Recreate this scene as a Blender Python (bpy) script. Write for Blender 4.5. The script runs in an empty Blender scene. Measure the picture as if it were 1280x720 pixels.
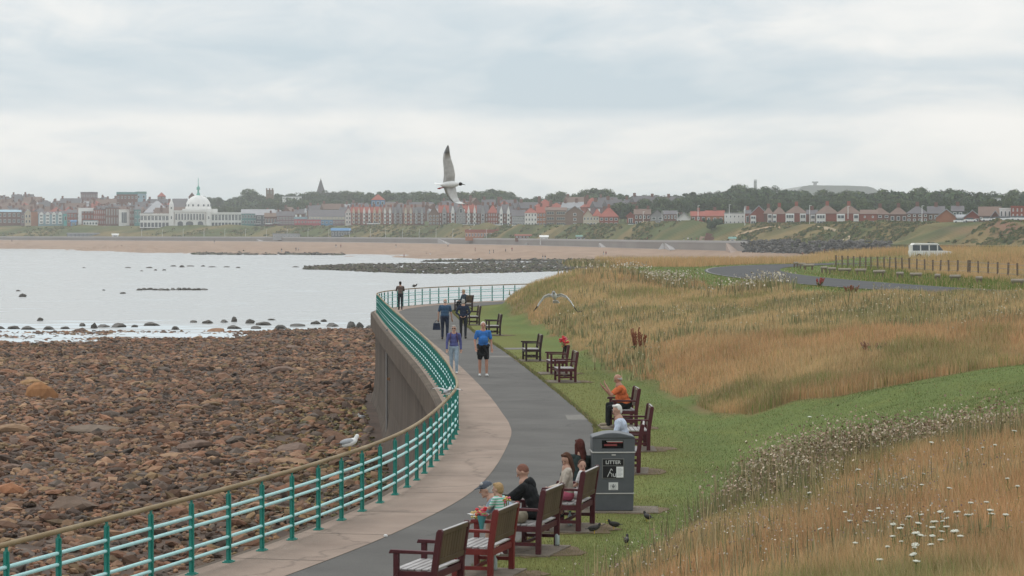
import bpy, bmesh, math, random
import numpy as np
from mathutils import Vector, Matrix, Euler
rnd = random.Random(7)
rng = np.random.default_rng(11)
sc = bpy.context.scene
COL = sc.collection
R = math.radians
F = 3500.0
CZ = 4.8
PITCH = math.atan(72 / F)
def ray(px, py):
    u = (px - 640) / F; v = (360 - py) / F
    cp, sp = math.cos(PITCH), math.sin(PITCH)
    return (u, cp + v * sp, -sp + v * cp)
def gz(px, py, z):
    d = ray(px, py); t = (z - CZ) / d[2]
    return (d[0] * t, d[1] * t, z)
def gd(px, py, Y):
    d = ray(px, py); t = Y / d[1]
    return (d[0] * t, Y, CZ + d[2] * t)
def interp(x, pts):
    xs = [p[0] for p in pts]; ys = [p[1] for p in pts]
    return np.interp(x, xs, ys)
def sstep(x, a, b):
    t = np.clip((x - a) / (b - a), 0, 1); return t * t * (3 - 2 * t)
# cheap smooth noise
_pn = rng.random((64, 64))
def vnoise(x, y):
    x = np.asarray(x, float); y = np.asarray(y, float)
    xi = np.floor(x).astype(int); yi = np.floor(y).astype(int)
    fx = x - xi; fy = y - yi
    fx = fx * fx * (3 - 2 * fx); fy = fy * fy * (3 - 2 * fy)
    a = _pn[xi % 64, yi % 64]; b = _pn[(xi + 1) % 64, yi % 64]
    c = _pn[xi % 64, (yi + 1) % 64]; d = _pn[(xi + 1) % 64, (yi + 1) % 64]
    return (a * (1 - fx) + b * fx) * (1 - fy) + (c * (1 - fx) + d * fx) * fy
def fbm(x, y, o=3):
    s = 0; a = .5; t = 0
    for i in range(o):
        s = s + a * vnoise(np.asarray(x) * 2 ** i + 17.3 * i, np.asarray(y) * 2 ** i + 5.1 * i); t += a; a *= .5
    return s / t

# ---------------------------------------------------------------- materials
_m = {}
def srgb(r, g, b):
    f = lambda c: (c / 255 / 12.92) if c / 255 <= .04045 else ((c / 255 + .055) / 1.055) ** 2.4
    return (f(r), f(g), f(b))
def mat(name, c1, c2=None, scale=3.0, rough=.75, bump=0.0, bscale=None, metal=0.0, spec=.3, attr=None, stretch=None, c3=None, detail=5, contrast=.25, coord='Object'):
    if name in _m: return _m[name]
    m = bpy.data.materials.new(name); m.use_nodes = True
    nt = m.node_tree; N = nt.nodes; L = nt.links
    b = N['Principled BSDF']
    b.inputs['Roughness'].default_value = rough; b.inputs['Metallic'].default_value = metal
    b.inputs['Specular IOR Level'].default_value = spec
    tc = N.new('ShaderNodeTexCoord'); mp = N.new('ShaderNodeMapping')
    if stretch: mp.inputs['Scale'].default_value = stretch
    L.new(tc.outputs[coord], mp.inputs[0])
    if c2 is None: c2 = tuple(min(1, x * 1.18) for x in c1); 
    nz = N.new('ShaderNodeTexNoise'); nz.inputs['Scale'].default_value = scale; nz.inputs['Detail'].default_value = detail
    L.new(mp.outputs[0], nz.inputs[0])
    rp = N.new('ShaderNodeValToRGB'); e = rp.color_ramp.elements
    e[0].position = .5 - contrast; e[1].position = .5 + contrast
    e[0].color = (*c1, 1); e[1].color = (*c2, 1)
    if c3 is not None:
        x = e.new(.5); x.color = (*c3, 1)
    L.new(nz.outputs[0], rp.inputs[0])
    out = rp.outputs[0]
    if attr:
        at = N.new('ShaderNodeAttribute'); at.attribute_name = attr
        mx = N.new('ShaderNodeMix'); mx.data_type = 'RGBA'; mx.blend_type = 'MULTIPLY'; mx.inputs[0].default_value = 1
        L.new(at.outputs['Color'], mx.inputs[6]); L.new(out, mx.inputs[7]); out = mx.outputs[2]
    L.new(out, b.inputs['Base Color'])
    if bump:
        n2 = N.new('ShaderNodeTexNoise'); n2.inputs['Scale'].default_value = bscale or scale * 4; n2.inputs['Detail'].default_value = 4
        L.new(mp.outputs[0], n2.inputs[0])
        bp = N.new('ShaderNodeBump'); bp.inputs['Strength'].default_value = min(1, bump); bp.inputs['Distance'].default_value = .02 if bump <= 1 else .02 * bump
        L.new(n2.outputs[0], bp.inputs['Height']); L.new(bp.outputs[0], b.inputs['Normal'])
    _m[name] = m
    return m

# ---------------------------------------------------------------- object helpers
def tag(o, label=None, cat=None, group=None, kind=None):
    if label: o['label'] = label
    if cat: o['category'] = cat
    if group: o['group'] = group
    if kind: o['kind'] = kind
    return o
def empty(name, loc=(0, 0, 0), rz=0.0, scale=1.0, label=None, cat=None, group=None):
    o = bpy.data.objects.new(name, None); COL.objects.link(o)
    o.location = loc; o.rotation_euler = (0, 0, rz); o.scale = (scale,) * 3; o.empty_display_size = .2
    return tag(o, label, cat, group)
KIDS = {}
def link(name, me, parent=None):
    o = bpy.data.objects.new(name, me); COL.objects.link(o)
    if parent: 
        o.parent = parent; KIDS.setdefault(parent.name, []).append(o)
    return o
def copy_tree(o, parent=None):
    c = o.copy(); COL.objects.link(c)
    if parent: c.parent = parent; KIDS.setdefault(parent.name, []).append(c)
    for ch in KIDS.get(o.name, []): copy_tree(ch, c)
    return c
class MB:
    def __init__(s): s.v = []; s.f = []; s.mi = []; s.cur = 0; s.sm = []; s.smooth = False; s.M = None
    def _add(s, vs, fs):
        n = len(s.v)
        if s.M is not None: vs = [tuple(s.M @ Vector(v)) for v in vs]
        s.v += [tuple(v) for v in vs]
        for f in fs: s.f.append([i + n for i in f]); s.mi.append(s.cur); s.sm.append(s.smooth)
    def box(s, x0, x1, y0, y1, z0, z1, taper=0.0):
        t = taper
        vs = [(x0, y0, z0), (x1, y0, z0), (x1, y1, z0), (x0, y1, z0), (x0 + t, y0 + t, z1), (x1 - t, y0 + t, z1), (x1 - t, y1 - t, z1), (x0 + t, y1 - t, z1)]
        s._add(vs, [(3, 2, 1, 0), (4, 5, 6, 7), (0, 1, 5, 4), (1, 2, 6, 5), (2, 3, 7, 6), (3, 0, 4, 7)])
        return s
    def cbox(s, c, d, taper=0.0):
        return s.box(c[0] - d[0] / 2, c[0] + d[0] / 2, c[1] - d[1] / 2, c[1] + d[1] / 2, c[2] - d[2] / 2, c[2] + d[2] / 2, taper)
    def prism(s, pts, d0, d1, axis='y'):
        n = len(pts)
        mk = {'y': lambda p, d: (p[0], d, p[1]), 'x': lambda p, d: (d, p[0], p[1]), 'z': lambda p, d: (p[0], p[1], d)}[axis]
        vs = [mk(p, d0) for p in pts] + [mk(p, d1) for p in pts]
        fs = [tuple(range(n))[::-1], tuple(range(n, 2 * n))] + [(i, (i + 1) % n, n + (i + 1) % n, n + i) for i in range(n)]
        if axis == 'y': fs = [tuple(reversed(f)) for f in fs]
        s._add(vs, fs); return s
    def tube(s, pts, r, seg=8, cap=True):
        pts = [Vector(p) for p in pts]; n = len(pts)
        rs = r if isinstance(r, (list, tuple)) else [r] * n
        vs = []; fs = []
        up = Vector((0, 0, 1))
        for i, p in enumerate(pts):
            t = (pts[min(i + 1, n - 1)] - pts[max(i - 1, 0)]).normalized()
            a = t.cross(up)
            if a.length < 1e-3: a = t.cross(Vector((1, 0, 0)))
            a.normalize(); b = a.cross(t).normalized()
            for k in range(seg):
                th = 2 * math.pi * k / seg
                vs.append(p + (a * math.cos(th) + b * math.sin(th)) * rs[i])
        for i in range(n - 1):
            for k in range(seg):
                k2 = (k + 1) % seg
                fs.append((i * seg + k, i * seg + k2, (i + 1) * seg + k2, (i + 1) * seg + k))
        if cap:
            fs.append(tuple(range(seg))[::-1]); fs.append(tuple((n - 1) * seg + k for k in range(seg)))
        s._add(vs, fs); return s
    def lathe(s, prof, seg=16, c=(0, 0, 0), axis='z'):
        vs = []; fs = []; n = len(prof)
        for r, z in prof:
            for k in range(seg):
                th = 2 * math.pi * k / seg
                q = (r * math.cos(th), r * math.sin(th), z)
                if axis == 'y': q = (q[0], q[2], q[1])
                if axis == 'x': q = (q[2], q[0], q[1])
                vs.append((q[0] + c[0], q[1] + c[1], q[2] + c[2]))
        for i in range(n - 1):
            for k in range(seg):
                k2 = (k + 1) % seg
                f = (i * seg + k, i * seg + k2, (i + 1) * seg + k2, (i + 1) * seg + k)
                fs.append(f if axis != 'y' else tuple(reversed(f)))
        fs.append(tuple(range(seg))[::-1]); fs.append(tuple((n - 1) * seg + k for k in range(seg)))
        s._add(vs, fs); return s
    def ell(s, c, rad, seg=12, rings=8, rot=None):
        c = Vector(c); vs = []; fs = []
        for i in range(rings + 1):
            ph = math.pi * i / rings
            for k in range(seg):
                th = 2 * math.pi * k / seg
                p = Vector((rad[0] * math.sin(ph) * math.cos(th), rad[1] * math.sin(ph) * math.sin(th), rad[2] * math.cos(ph)))
                if rot is not None: p = rot @ p
                vs.append(c + p)
        for i in range(rings):
            for k in range(seg):
                k2 = (k + 1) % seg
                fs.append((i * seg + k, (i + 1) * seg + k, (i + 1) * seg + k2, i * seg + k2))
        s._add(vs, fs); return s
    def cap(s, p0, p1, r0, r1, seg=10, rings=4, flat=1.0):
        p0 = Vector(p0); p1 = Vector(p1); t = (p1 - p0)
        L = t.length
        if L < 1e-6: t = Vector((0, 0, 1)); L = 1e-6
        t.normalize()
        q = t.to_track_quat('Z', 'Y')
        prof = []
        for i in range(rings + 1):
            a = -math.pi / 2 + (math.pi / 2) * i / rings
            prof.append((max(1e-4, r0 * math.cos(a)), r0 * math.sin(a)))
        for i in range(rings + 1):
            a = (math.pi / 2) * i / rings
            prof.append((max(1e-4, r1 * math.cos(a)), L + r1 * math.sin(a)))
        vs = []; fs = []
        for r, z in prof:
            for k in range(seg):
                th = 2 * math.pi * k / seg
                vs.append(p0 + q @ Vector((r * math.cos(th), r * flat * math.sin(th), z)))
        n = len(prof)
        for i in range(n - 1):
            for k in range(seg):
                k2 = (k + 1) % seg
                fs.append((i * seg + k, i * seg + k2, (i + 1) * seg + k2, (i + 1) * seg + k))
        fs.append(tuple(range(seg))[::-1]); fs.append(tuple((n - 1) * seg + k for k in range(seg)))
        s._add(vs, fs); return s
    def build(s, name, mats, parent=None, bevel=0.0):
        me = bpy.data.meshes.new(name)
        me.from_pydata(s.v, [], s.f)
        if not isinstance(mats, (list, tuple)): mats = [mats]
        for m in mats: me.materials.append(m)
        me.polygons.foreach_set('material_index', s.mi)
        me.polygons.foreach_set('use_smooth', s.sm)
        me.update()
        o = link(name, me, parent)
        if bevel:
            b = o.modifiers.new('Bevel', 'BEVEL'); b.width = bevel; b.segments = 2; b.limit_method = 'ANGLE'
        return o
def np_mesh(name, V, Fc, m, parent=None, col=None, smooth=False, nper=3):
    """V (n,3), Fc (k,nper) int arrays"""
    me = bpy.data.meshes.new(name)
    V = np.ascontiguousarray(V, dtype=np.float32); Fc = np.ascontiguousarray(Fc, dtype=np.int32)
    me.vertices.add(len(V)); me.vertices.foreach_set('co', V.ravel())
    k = len(Fc)
    me.loops.add(k * nper); me.loops.foreach_set('vertex_index', Fc.ravel())
    me.polygons.add(k)
    me.polygons.foreach_set('loop_start', np.arange(0, k * nper, nper, dtype=np.int32))
    if smooth: me.polygons.foreach_set('use_smooth', np.ones(k, dtype=bool))
    else: me.polygons.foreach_set('use_smooth', np.zeros(k, dtype=bool))
    me.update(calc_edges=True)
    if col is not None:
        a = me.attributes.new('Col', 'FLOAT_COLOR', 'POINT')
        c4 = np.ones((len(V), 4), dtype=np.float32); c4[:, :3] = col
        a.data.foreach_set('color', c4.ravel())
    me.materials.append(m)
    return link(name, me, parent)
def grid_faces(nr, nc):
    i = np.arange(nr - 1)[:, None]; j = np.arange(nc - 1)[None, :]
    a = (i * nc + j).ravel()
    return np.stack([a, a + 1, a + nc + 1, a + nc], 1)
def catmull(pts, n=12):
    out = []
    P = [pts[0]] + list(pts) + [pts[-1]]
    for i in range(1, len(P) - 2):
        p0, p1, p2, p3 = [np.array(P[i + k], float) for k in (-1, 0, 1, 2)]
        for k in range(n):
            t = k / n
            out.append(.5 * ((2 * p1) + (-p0 + p2) * t + (2 * p0 - 5 * p1 + 4 * p2 - p3) * t * t + (-p0 + 3 * p1 - 3 * p2 + p3) * t ** 3))
    out.append(np.array(P[-2], float))
    return np.array(out)
def resample(P, step):
    seg = np.linalg.norm(np.diff(P, axis=0), axis=1); L = np.concatenate([[0], np.cumsum(seg)])
    s = np.arange(0, L[-1], step)
    return np.stack([np.interp(s, L, P[:, i]) for i in range(P.shape[1])], 1)
def offset_line(P, d):
    """offset 2D polyline to the left of travel by d"""
    T = np.gradient(P, axis=0); T /= np.linalg.norm(T, axis=1)[:, None] + 1e-9
    Nn = np.stack([-T[:, 1], T[:, 0]], 1)
    return P + Nn * d
# ================================================================ camera / render
cam = bpy.data.cameras.new('camera'); camo = bpy.data.objects.new('camera', cam); COL.objects.link(camo)
camo.location = (0, 0, CZ); camo.rotation_euler = (math.pi / 2 - PITCH, 0, 0)
cam.sensor_width = 36; cam.lens = F / 1280 * 36; cam.clip_end = 20000; cam.clip_start = .5
sc.camera = camo
sc.view_settings.view_transform = 'Standard'; sc.view_settings.look = 'None'; sc.view_settings.gamma = 1; sc.view_settings.exposure = 0.0
sc.render.engine = 'CYCLES'
sc.cycles.volume_bounces = 1; sc.cycles.max_bounces = 6; sc.cycles.diffuse_bounces = 3; sc.cycles.glossy_bounces = 2

# ================================================================ sky
SUN_EL, SUN_AZ = R(48), R(-25)     # azimuth from +Y towards +X
w = bpy.data.worlds.new("World"); sc.world = w; w.use_nodes = True
nt = w.node_tree; N = nt.nodes; L = nt.links
for n in list(N): N.remove(n)
wo = N.new('ShaderNodeOutputWorld'); bgS = N.new('ShaderNodeBackground'); bgC = N.new('ShaderNodeBackground'); mixS = N.new('ShaderNodeMixShader')
sky = N.new('ShaderNodeTexSky'); sky.sky_type = 'NISHITA'; sky.sun_disc = False; sky.sun_elevation = SUN_EL; sky.sun_rotation = SUN_AZ
L.new(sky.outputs[0], bgS.inputs[0]); bgS.inputs[1].default_value = .12
tc = N.new('ShaderNodeTexCoord'); sep = N.new('ShaderNodeSeparateXYZ'); L.new(tc.outputs['Generated'], sep.inputs[0])
def math_(op, a, b=None, c=None):
    n = N.new('ShaderNodeMath'); n.operation = op
    for i, x in enumerate((a, b, c)):
        if x is None: continue
        if isinstance(x, (int, float)): n.inputs[i].default_value = x
        else: L.new(x, n.inputs[i])
    return n.outputs[0]
zc = math_('ADD', math_('MAXIMUM', sep.outputs[2], 0.0), .06)
cx = math_('DIVIDE', sep.outputs[0], zc); cy = math_('DIVIDE', sep.outputs[1], zc)
comb = N.new('ShaderNodeCombineXYZ'); L.new(cx, comb.inputs[0]); L.new(cy, comb.inputs[1])
def noise(scale, detail, loc=(0, 0, 0), sc3=(1, 1, 1), rough=.5, dist=0.0):
    mp = N.new('ShaderNodeMapping'); mp.inputs['Location'].default_value = loc; mp.inputs['Scale'].default_value = sc3
    L.new(comb.outputs[0], mp.inputs[0])
    n = N.new('ShaderNodeTexNoise'); n.inputs['Scale'].default_value = scale; n.inputs['Detail'].default_value = detail; n.inputs['Roughness'].default_value = rough
    n.inputs['Distortion'].default_value = dist
    L.new(mp.outputs[0], n.inputs[0]); return n.outputs[0]
def noise_dir(scale, detail, sc3, loc, rough=.5, dist=.3):
    mp = N.new('ShaderNodeMapping'); mp.inputs['Location'].default_value = loc; mp.inputs['Scale'].default_value = sc3
    L.new(tc.outputs['Generated'], mp.inputs[0])
    n = N.new('ShaderNodeTexNoise'); n.inputs['Scale'].default_value = scale; n.inputs['Detail'].default_value = detail; n.inputs['Roughness'].default_value = rough; n.inputs['Distortion'].default_value = dist
    L.new(mp.outputs[0], n.inputs[0]); return n.outputs[0]
n1_ = noise(.85, 3, (3.1, 1.7, 0), (.8, .8, 1), .42, .3)
n1 = noise_dir(1.0, 5, (6.5, 2.0, 26), (2.3, 0, 1.4), .52, .5)
n2 = noise_dir(1.0, 5, (22, 5, 70), (5.1, 0, 3.2), .55, .6)
cl = math_('ADD', math_('MULTIPLY', n1, .75), math_('MULTIPLY', n2, .25))
rp = N.new('ShaderNodeValToRGB'); e = rp.color_ramp.elements
e[0].position = .36; e[0].color = (.56, .66, .73, 1)
e[1].position = .68; e[1].color = (.97, .955, .93, 1)
x = e.new(.47); x.color = (.70, .76, .80, 1)
x = e.new(.57); x.color = (.87, .88, .875, 1)
def mr_(a, b, c, d_):
    n = N.new('ShaderNodeMapRange'); n.interpolation_type = 'SMOOTHSTEP'
    for i_, v_ in enumerate((a, b, c, d_)): n.inputs[i_ + 1].default_value = v_
    L.new(zw, n.inputs[0]); return n.outputs[0]
zw = math_('ADD', sep.outputs[2], math_('MULTIPLY', math_('SUBTRACT', n2, .5), .012))
lay = math_('ADD', math_('ADD', mr_(.012, .024, .03, .085), mr_(.037, .046, 0, -.165)), mr_(.060, .082, 0, .10))
L.new(math_('ADD', cl, lay), rp.inputs[0])
# overcast: the vault is brighter towards the zenith than at the horizon
zen = N.new('ShaderNodeMapRange'); zen.inputs[1].default_value = .08; zen.inputs[2].default_value = .7; zen.inputs[3].default_value = 1.0; zen.inputs[4].default_value = 1.6
L.new(sep.outputs[2], zen.inputs[0])
L.new(rp.outputs[0], bgC.inputs[0]); L.new(zen.outputs[0], bgC.inputs[1])
mixS.inputs[0].default_value = .93
L.new(bgS.outputs[0], mixS.inputs[1]); L.new(bgC.outputs[0], mixS.inputs[2]); L.new(mixS.outputs[0], wo.inputs[0])
sl = bpy.data.lights.new('sun', 'SUN'); sl.energy = .75; sl.angle = R(14); sl.color = (1, .96, .9)
so = bpy.data.objects.new('sun', sl); COL.objects.link(so)
d = Vector((math.sin(SUN_AZ) * math.cos(SUN_EL), math.cos(SUN_AZ) * math.cos(SUN_EL), math.sin(SUN_EL)))
so.rotation_euler = d.to_track_quat('Z', 'Y').to_euler()

# ================================================================ haze
hm = bpy.data.materials.new('haze'); hm.use_nodes = True; hn = hm.node_tree
hn.nodes.remove(hn.nodes['Principled BSDF'])
pv = hn.nodes.new('ShaderNodeVolumePrincipled'); pv.inputs['Color'].default_value = (.97, .985, .99, 1); pv.inputs['Density'].default_value = HAZE = .00013; pv.inputs['Anisotropy'].default_value = .2
hn.links.new(pv.outputs[0], hn.nodes['Material Output'].inputs['Volume'])
mb = MB(); mb.box(-4200, 4200, -30, 8500, -13, 75)
hz = mb.build('haze', hm); tag(hz, kind='stuff')

# ================================================================ plan curves
RAIL = [(-9.4, 20), (-7.2, 28.5), (-6.0, 33), (-3.97, 40.8), (-2.85, 46), (-2.05, 51.2), (-1.62, 57), (-1.33, 64.9), (-1.36, 69), (-1.54, 73), (-1.98, 81.4), (-2.98, 96.6), (-4.4, 115.6), (-6.16, 139), (-7.5, 158), (-7.95, 166), (-7.3, 174), (-5.0, 183), (-.55, 191.5), (2, 195), (4.5, 197.5)]
RC = catmull(RAIL, 14)
rx = lambda Y: np.interp(Y, RC[:, 1], RC[:, 0])
AR = [(-5.6, 24), (-3.6, 30), (-1.5, 36), (-.87, 38), (-.4, 40.8), (.3, 43.8), (.85, 47), (1.42, 52), (1.82, 60), (1.95, 66), (1.93, 71.2), (.95, 89.8), (-.42, 112.8), (-1.8, 132), (-3.3, 160), (-3.5, 167), (-2.9, 174), (-1.4, 180), (1.0, 187.5), (4.5, 192.5)]
AC = catmull(AR, 14)
TOE = [(0, -11), (20, -3), (30, -.3), (36, .9), (39, 1.5), (43, 2.6), (48, 3.7), (54, 4.9), (60, 5.3), (70, 5.3), (78, 4.6), (90, 3.5), (111, 2.3), (140, .9), (165, -.7), (173, -.9), (178, -.1), (184, 1.5), (190, 3.2), (195, 4.6), (200, 5.2), (400, 8)]
toe = lambda Y: interp(Y, TOE)
LBP = [(196, 3.5), (200, 5), (230, 7), (300, 10), (345, 14), (400, 30)]
def lb(Y):
    Y = np.asarray(Y, float)
    return np.where(Y < 197, rx(Y) + .25, interp(Y, LBP))
ROADC = resample(catmull([(40, 70), (33.5, 105), (27, 135), (21.6, 165), (18.6, 195), (18.6, 225), (22, 252), (30, 272), (44, 286), (70, 300)], 12), 1.0)
def dist_line(X, Y, P):
    X = np.asarray(X, float); Y = np.asarray(Y, float)
    sh = X.shape; x = X.ravel(); y = Y.ravel(); best = np.full(x.shape, 1e9)
    Q = P[::3]
    for q in Q: best = np.minimum(best, np.hypot(x - q[0], y - q[1]))
    return best.reshape(sh)
def H(X, Y):
    X = np.asarray(X, float); Y = np.asarray(Y, float)
    s = np.maximum(X - toe(Y), 0)
    f = sstep(Y, 65, 130); f = f
    A = interp(Y, [(0, 2.7), (30, 2.35), (38, 2.32), (56, 2.42), (72, 2.7), (200, 2.7)]) - 1.28 * f + .56 * sstep(X, 10, 16) * sstep(Y, 80, 120) + .95 * sstep(Y, 140, 172) * (1 - sstep(X, 6.0, 9.5)); k = 6 - 3.6 * sstep(Y, 80, 165)
    b = A * (1 - np.exp(-s / k))
    b = b + (fbm(X * .16 + 3, Y * .10, 3) - .5) * .6 * np.clip(s / 4, 0, 1)
    b = b + (fbm(X * .7, Y * .45, 2) - .5) * .22 * np.clip(s / 1.5, 0, 1)
    w = sstep(Y - (200 - 8 * (X - 6.6)), 2, 34)
    pl = 1.4 + .55 * sstep(Y, 255, 275) * sstep(X, 30, 36) + (fbm(X * .04, Y * .04) - .5) * .3 + .006 * np.maximum(Y - 240, 0) * sstep(X, 32, 45)
    h = b * (1 - w) + pl * w
    rd = sstep(dist_line(X, Y, ROADC), 3.3, 7.0)
    h = h * rd + (1.5 + 0 * h) * (1 - rd) * 1 if False else h * rd + (1 - rd) * 1.5
    h = np.where(Y > 300, h - sstep(Y, 300 + np.clip(X - 25, 0, 25), 385) * 11, h)
    return h
def band(X, Y):
    up = interp(X, [(3, 73), (5, 69.5), (8, 67.5), (12.3, 66.5), (25, 58), (60, 44)]); lo = interp(X, [(3, 44), (4.8, 51), (7, 50), (9.8, 47.5), (25, 38), (60, 28)])
    return sstep(Y, lo - .4, lo + .4) * (1 - sstep(Y, up - .5, up + .5))
def mow(X, Y):
    n = (fbm(X * .6, Y * .35, 2) - .5) * 1.1
    s = X - toe(Y) + n
    a = 1 - sstep(s, .1, .5)
    return np.maximum(a, band(X, Y + n))
def roadside(X, Y):
    dr = dist_line(X, Y, ROADC)
    g = 1 - sstep(dr, 6.0, 8.5)
    n = (fbm(X * .3, Y * .2, 2) - .5)
    patch = sstep(X, 6.5, 8) * (1 - sstep(X, 17, 19)) * sstep(Y - (200 - 8 * (X - 6.6)), -4 + n * 20, 4 + n * 20) * (1 - sstep(Y, 258, 266))
    isl = sstep(X - interp(Y, [(100, 33), (165, 22), (195, 21), (225, 22), (270, 30)]), 0, 1) * (1 - sstep(X - interp(Y, [(100, 41), (165, 32), (225, 31), (270, 33)]), 0, 2.5)) * sstep(Y, 60, 90) * (1 - sstep(Y, 268, 276))
    return np.maximum(np.maximum(g, patch), isl * .9)

# ================================================================ near terrain
Ys = np.concatenate([np.arange(-28, 30, 2.0), np.arange(30, 90, .4), np.arange(90, 200, .8), np.arange(200, 404, 2.5)])
cs = np.concatenate([[0.0, 0.001], np.arange(.4, 22, .4), np.geomspace(22, 160, 46)])
YY, CC = np.meshgrid(Ys, cs, indexing='ij')
XX = lb(YY) + CC
XX = np.where(YY < 20, lb(np.full_like(YY, 20.0)) - (20 - YY) * .25 + CC, XX)
ZZ = H(XX, YY)
onpath = XX < (np.interp(YY, AC[:, 1], AC[:, 0]) - .12)
ZZ = np.where(onpath & (YY < 194), -.05, ZZ)
ZZ[:, 0] = -8.0
MW = mow(XX, YY); GS = roadside(XX, YY)
nn = fbm(XX * .35, YY * .25, 3); n2_ = fbm(XX * 1.7 + 9, YY * 1.1, 2)
lawn = np.array([.12, .155, .048])[None, None] * (1 + (nn - .5)[..., None] * .5) + np.array([.03, .012, .0]) * np.clip(n2_ - .5, 0, 1)[..., None] * 2
# yellowish, drier lawn beside the asphalt
ed = 1 - sstep(XX - np.interp(YY, AC[:, 1], AC[:, 0]) + (nn - .5) * 2, .6, 2.6)
lawn = lawn * (1 - .6 * ed[..., None]) + np.array([.17, .165, .05]) * .6 * ed[..., None]
mead = np.array([.20, .145, .07])[None, None] * (.75 + nn[..., None] * .5)
mead = mead * (1 - np.clip((n2_ - .5) * 2, 0, .6)[..., None]) + np.array([.09, .11, .035]) * np.clip((n2_ - .5) * 2, 0, .6)[..., None]
grn = np.array([.115, .155, .045])[None, None] * (.8 + nn[..., None] * .4)
C = mead * (1 - GS[..., None]) + grn * GS[..., None]
C = C * (1 - MW[..., None]) + lawn * MW[..., None]
gm = mat('ground_mat', (.8, .8, .8), (1.15, 1.12, 1.1), scale=9, rough=.95, bump=1, bscale=40, attr='Col', spec=.1, contrast=.2)
V = np.stack([XX, YY, ZZ], -1).reshape(-1, 3)
o = np_mesh('ground', V, grid_faces(*XX.shape)[:, :], gm, col=C.reshape(-1, 3), smooth=True, nper=4); tag(o, kind='structure')

# ================================================================ promenade paths and wall
def ribbon(name, A, B, z, m, kind='structure'):
    n = min(len(A), len(B)); V = np.zeros((2 * n, 3)); V[0::2, :2] = A[:n]; V[1::2, :2] = B[:n]; V[:, 2] = z
    i = np.arange(n - 1) * 2
    Fc = np.stack([i, i + 1, i + 3, i + 2], 1)
    o = np_mesh(name, V, Fc, m, nper=4); tag(o, kind=kind); return o
RS = resample(RC, .5)
outer = offset_line(RS, .16); inner = offset_line(RS, -1.3)
conc = mat('pink_concrete', (.25, .185, .145), (.32, .245, .195), scale=1.3, rough=.9, bump=.6, bscale=60, c3=(.285, .215, .17), contrast=.3)
aspm = mat('asphalt', (.095, .089, .082), (.13, .123, .112), scale=.8, rough=.9, bump=.8, bscale=70, contrast=.3)
ribbon('promenade_kerb_strip', outer, inner, .012, conc)
def crack(m, sc_, thr, dark, big):
    nt_ = m.node_tree; b_ = nt_.nodes['Principled BSDF']; src = b_.inputs['Base Color'].links[0].from_socket
    tc_ = nt_.nodes.new('ShaderNodeTexCoord'); vo = nt_.nodes.new('ShaderNodeTexVoronoi'); vo.feature = 'DISTANCE_TO_EDGE'; vo.inputs['Scale'].default_value = sc_
    nd = nt_.nodes.new('ShaderNodeTexNoise'); nd.inputs['Scale'].default_value = 1.5; nd.inputs['Detail'].default_value = 4
    va = nt_.nodes.new('ShaderNodeVectorMath'); va.operation = 'ADD'; nt_.links.new(tc_.outputs['Object'], nd.inputs[0]); nt_.links.new(tc_.outputs['Object'], va.inputs[0]); nt_.links.new(nd.outputs['Color'], va.inputs[1]); nt_.links.new(va.outputs[0], vo.inputs['Vector'])
    mr1 = nt_.nodes.new('ShaderNodeMapRange'); mr1.inputs[1].default_value = 0; mr1.inputs[2].default_value = thr; mr1.inputs[3].default_value = dark; mr1.inputs[4].default_value = 1; nt_.links.new(vo.outputs['Distance'], mr1.inputs[0])
    n3_ = nt_.nodes.new('ShaderNodeTexNoise'); n3_.inputs['Scale'].default_value = big; n3_.inputs['Detail'].default_value = 6; nt_.links.new(tc_.outputs['Object'], n3_.inputs[0])
    mr2 = nt_.nodes.new('ShaderNodeMapRange'); mr2.inputs[1].default_value = .3; mr2.inputs[2].default_value = .7; mr2.inputs[3].default_value = .86; mr2.inputs[4].default_value = 1.12; nt_.links.new(n3_.outputs[0], mr2.inputs[0])
    mu = nt_.nodes.new('ShaderNodeMath'); mu.operation = 'MULTIPLY'; nt_.links.new(mr1.outputs[0], mu.inputs[0]); nt_.links.new(mr2.outputs[0], mu.inputs[1])
    vm = nt_.nodes.new('ShaderNodeVectorMath'); vm.operation = 'SCALE'; nt_.links.new(src, vm.inputs[0]); nt_.links.new(mu.outputs[0], vm.inputs['Scale']); nt_.links.new(vm.outputs[0], b_.inputs['Base Color'])
crack(conc, .18, .012, .72, .55); crack(aspm, .28, .012, .75, .35)
jm_ = MB()
for i in range(8, len(RS) - 6, 7):
    a = outer[i]; b_ = inner[i]; t_ = (RS[i + 1] - RS[i - 1]); t_ = t_ / np.linalg.norm(t_) * .012
    jm_._add([(*(a - t_), .0155), (*(b_ - t_), .0155), (*(b_ + t_), .0155), (*(a + t_), .0155)], [(0, 1, 2, 3)])
tag(jm_.build('strip_joints', mat('joint_dark', (.11, .085, .07), rough=.95)), kind='structure')
# asphalt: between inner strip edge and right edge, matched by arc fraction
def reparam(P, n):
    seg = np.linalg.norm(np.diff(P, axis=0), axis=1); Lc = np.concatenate([[0], np.cumsum(seg)]); s = np.linspace(0, Lc[-1], n)
    return np.stack([np.interp(s, Lc, P[:, i]) for i in range(2)], 1)
ACn = AC
k0 = np.argmin(np.abs(inner[:, 1] - 24)); k1 = np.argmin(np.hypot(inner[:, 0] - 4.2, inner[:, 1] - 195.8))
ribbon('promenade_path', reparam(inner[k0:k1], 500) , reparam(ACn, 500), .006, aspm)
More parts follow.
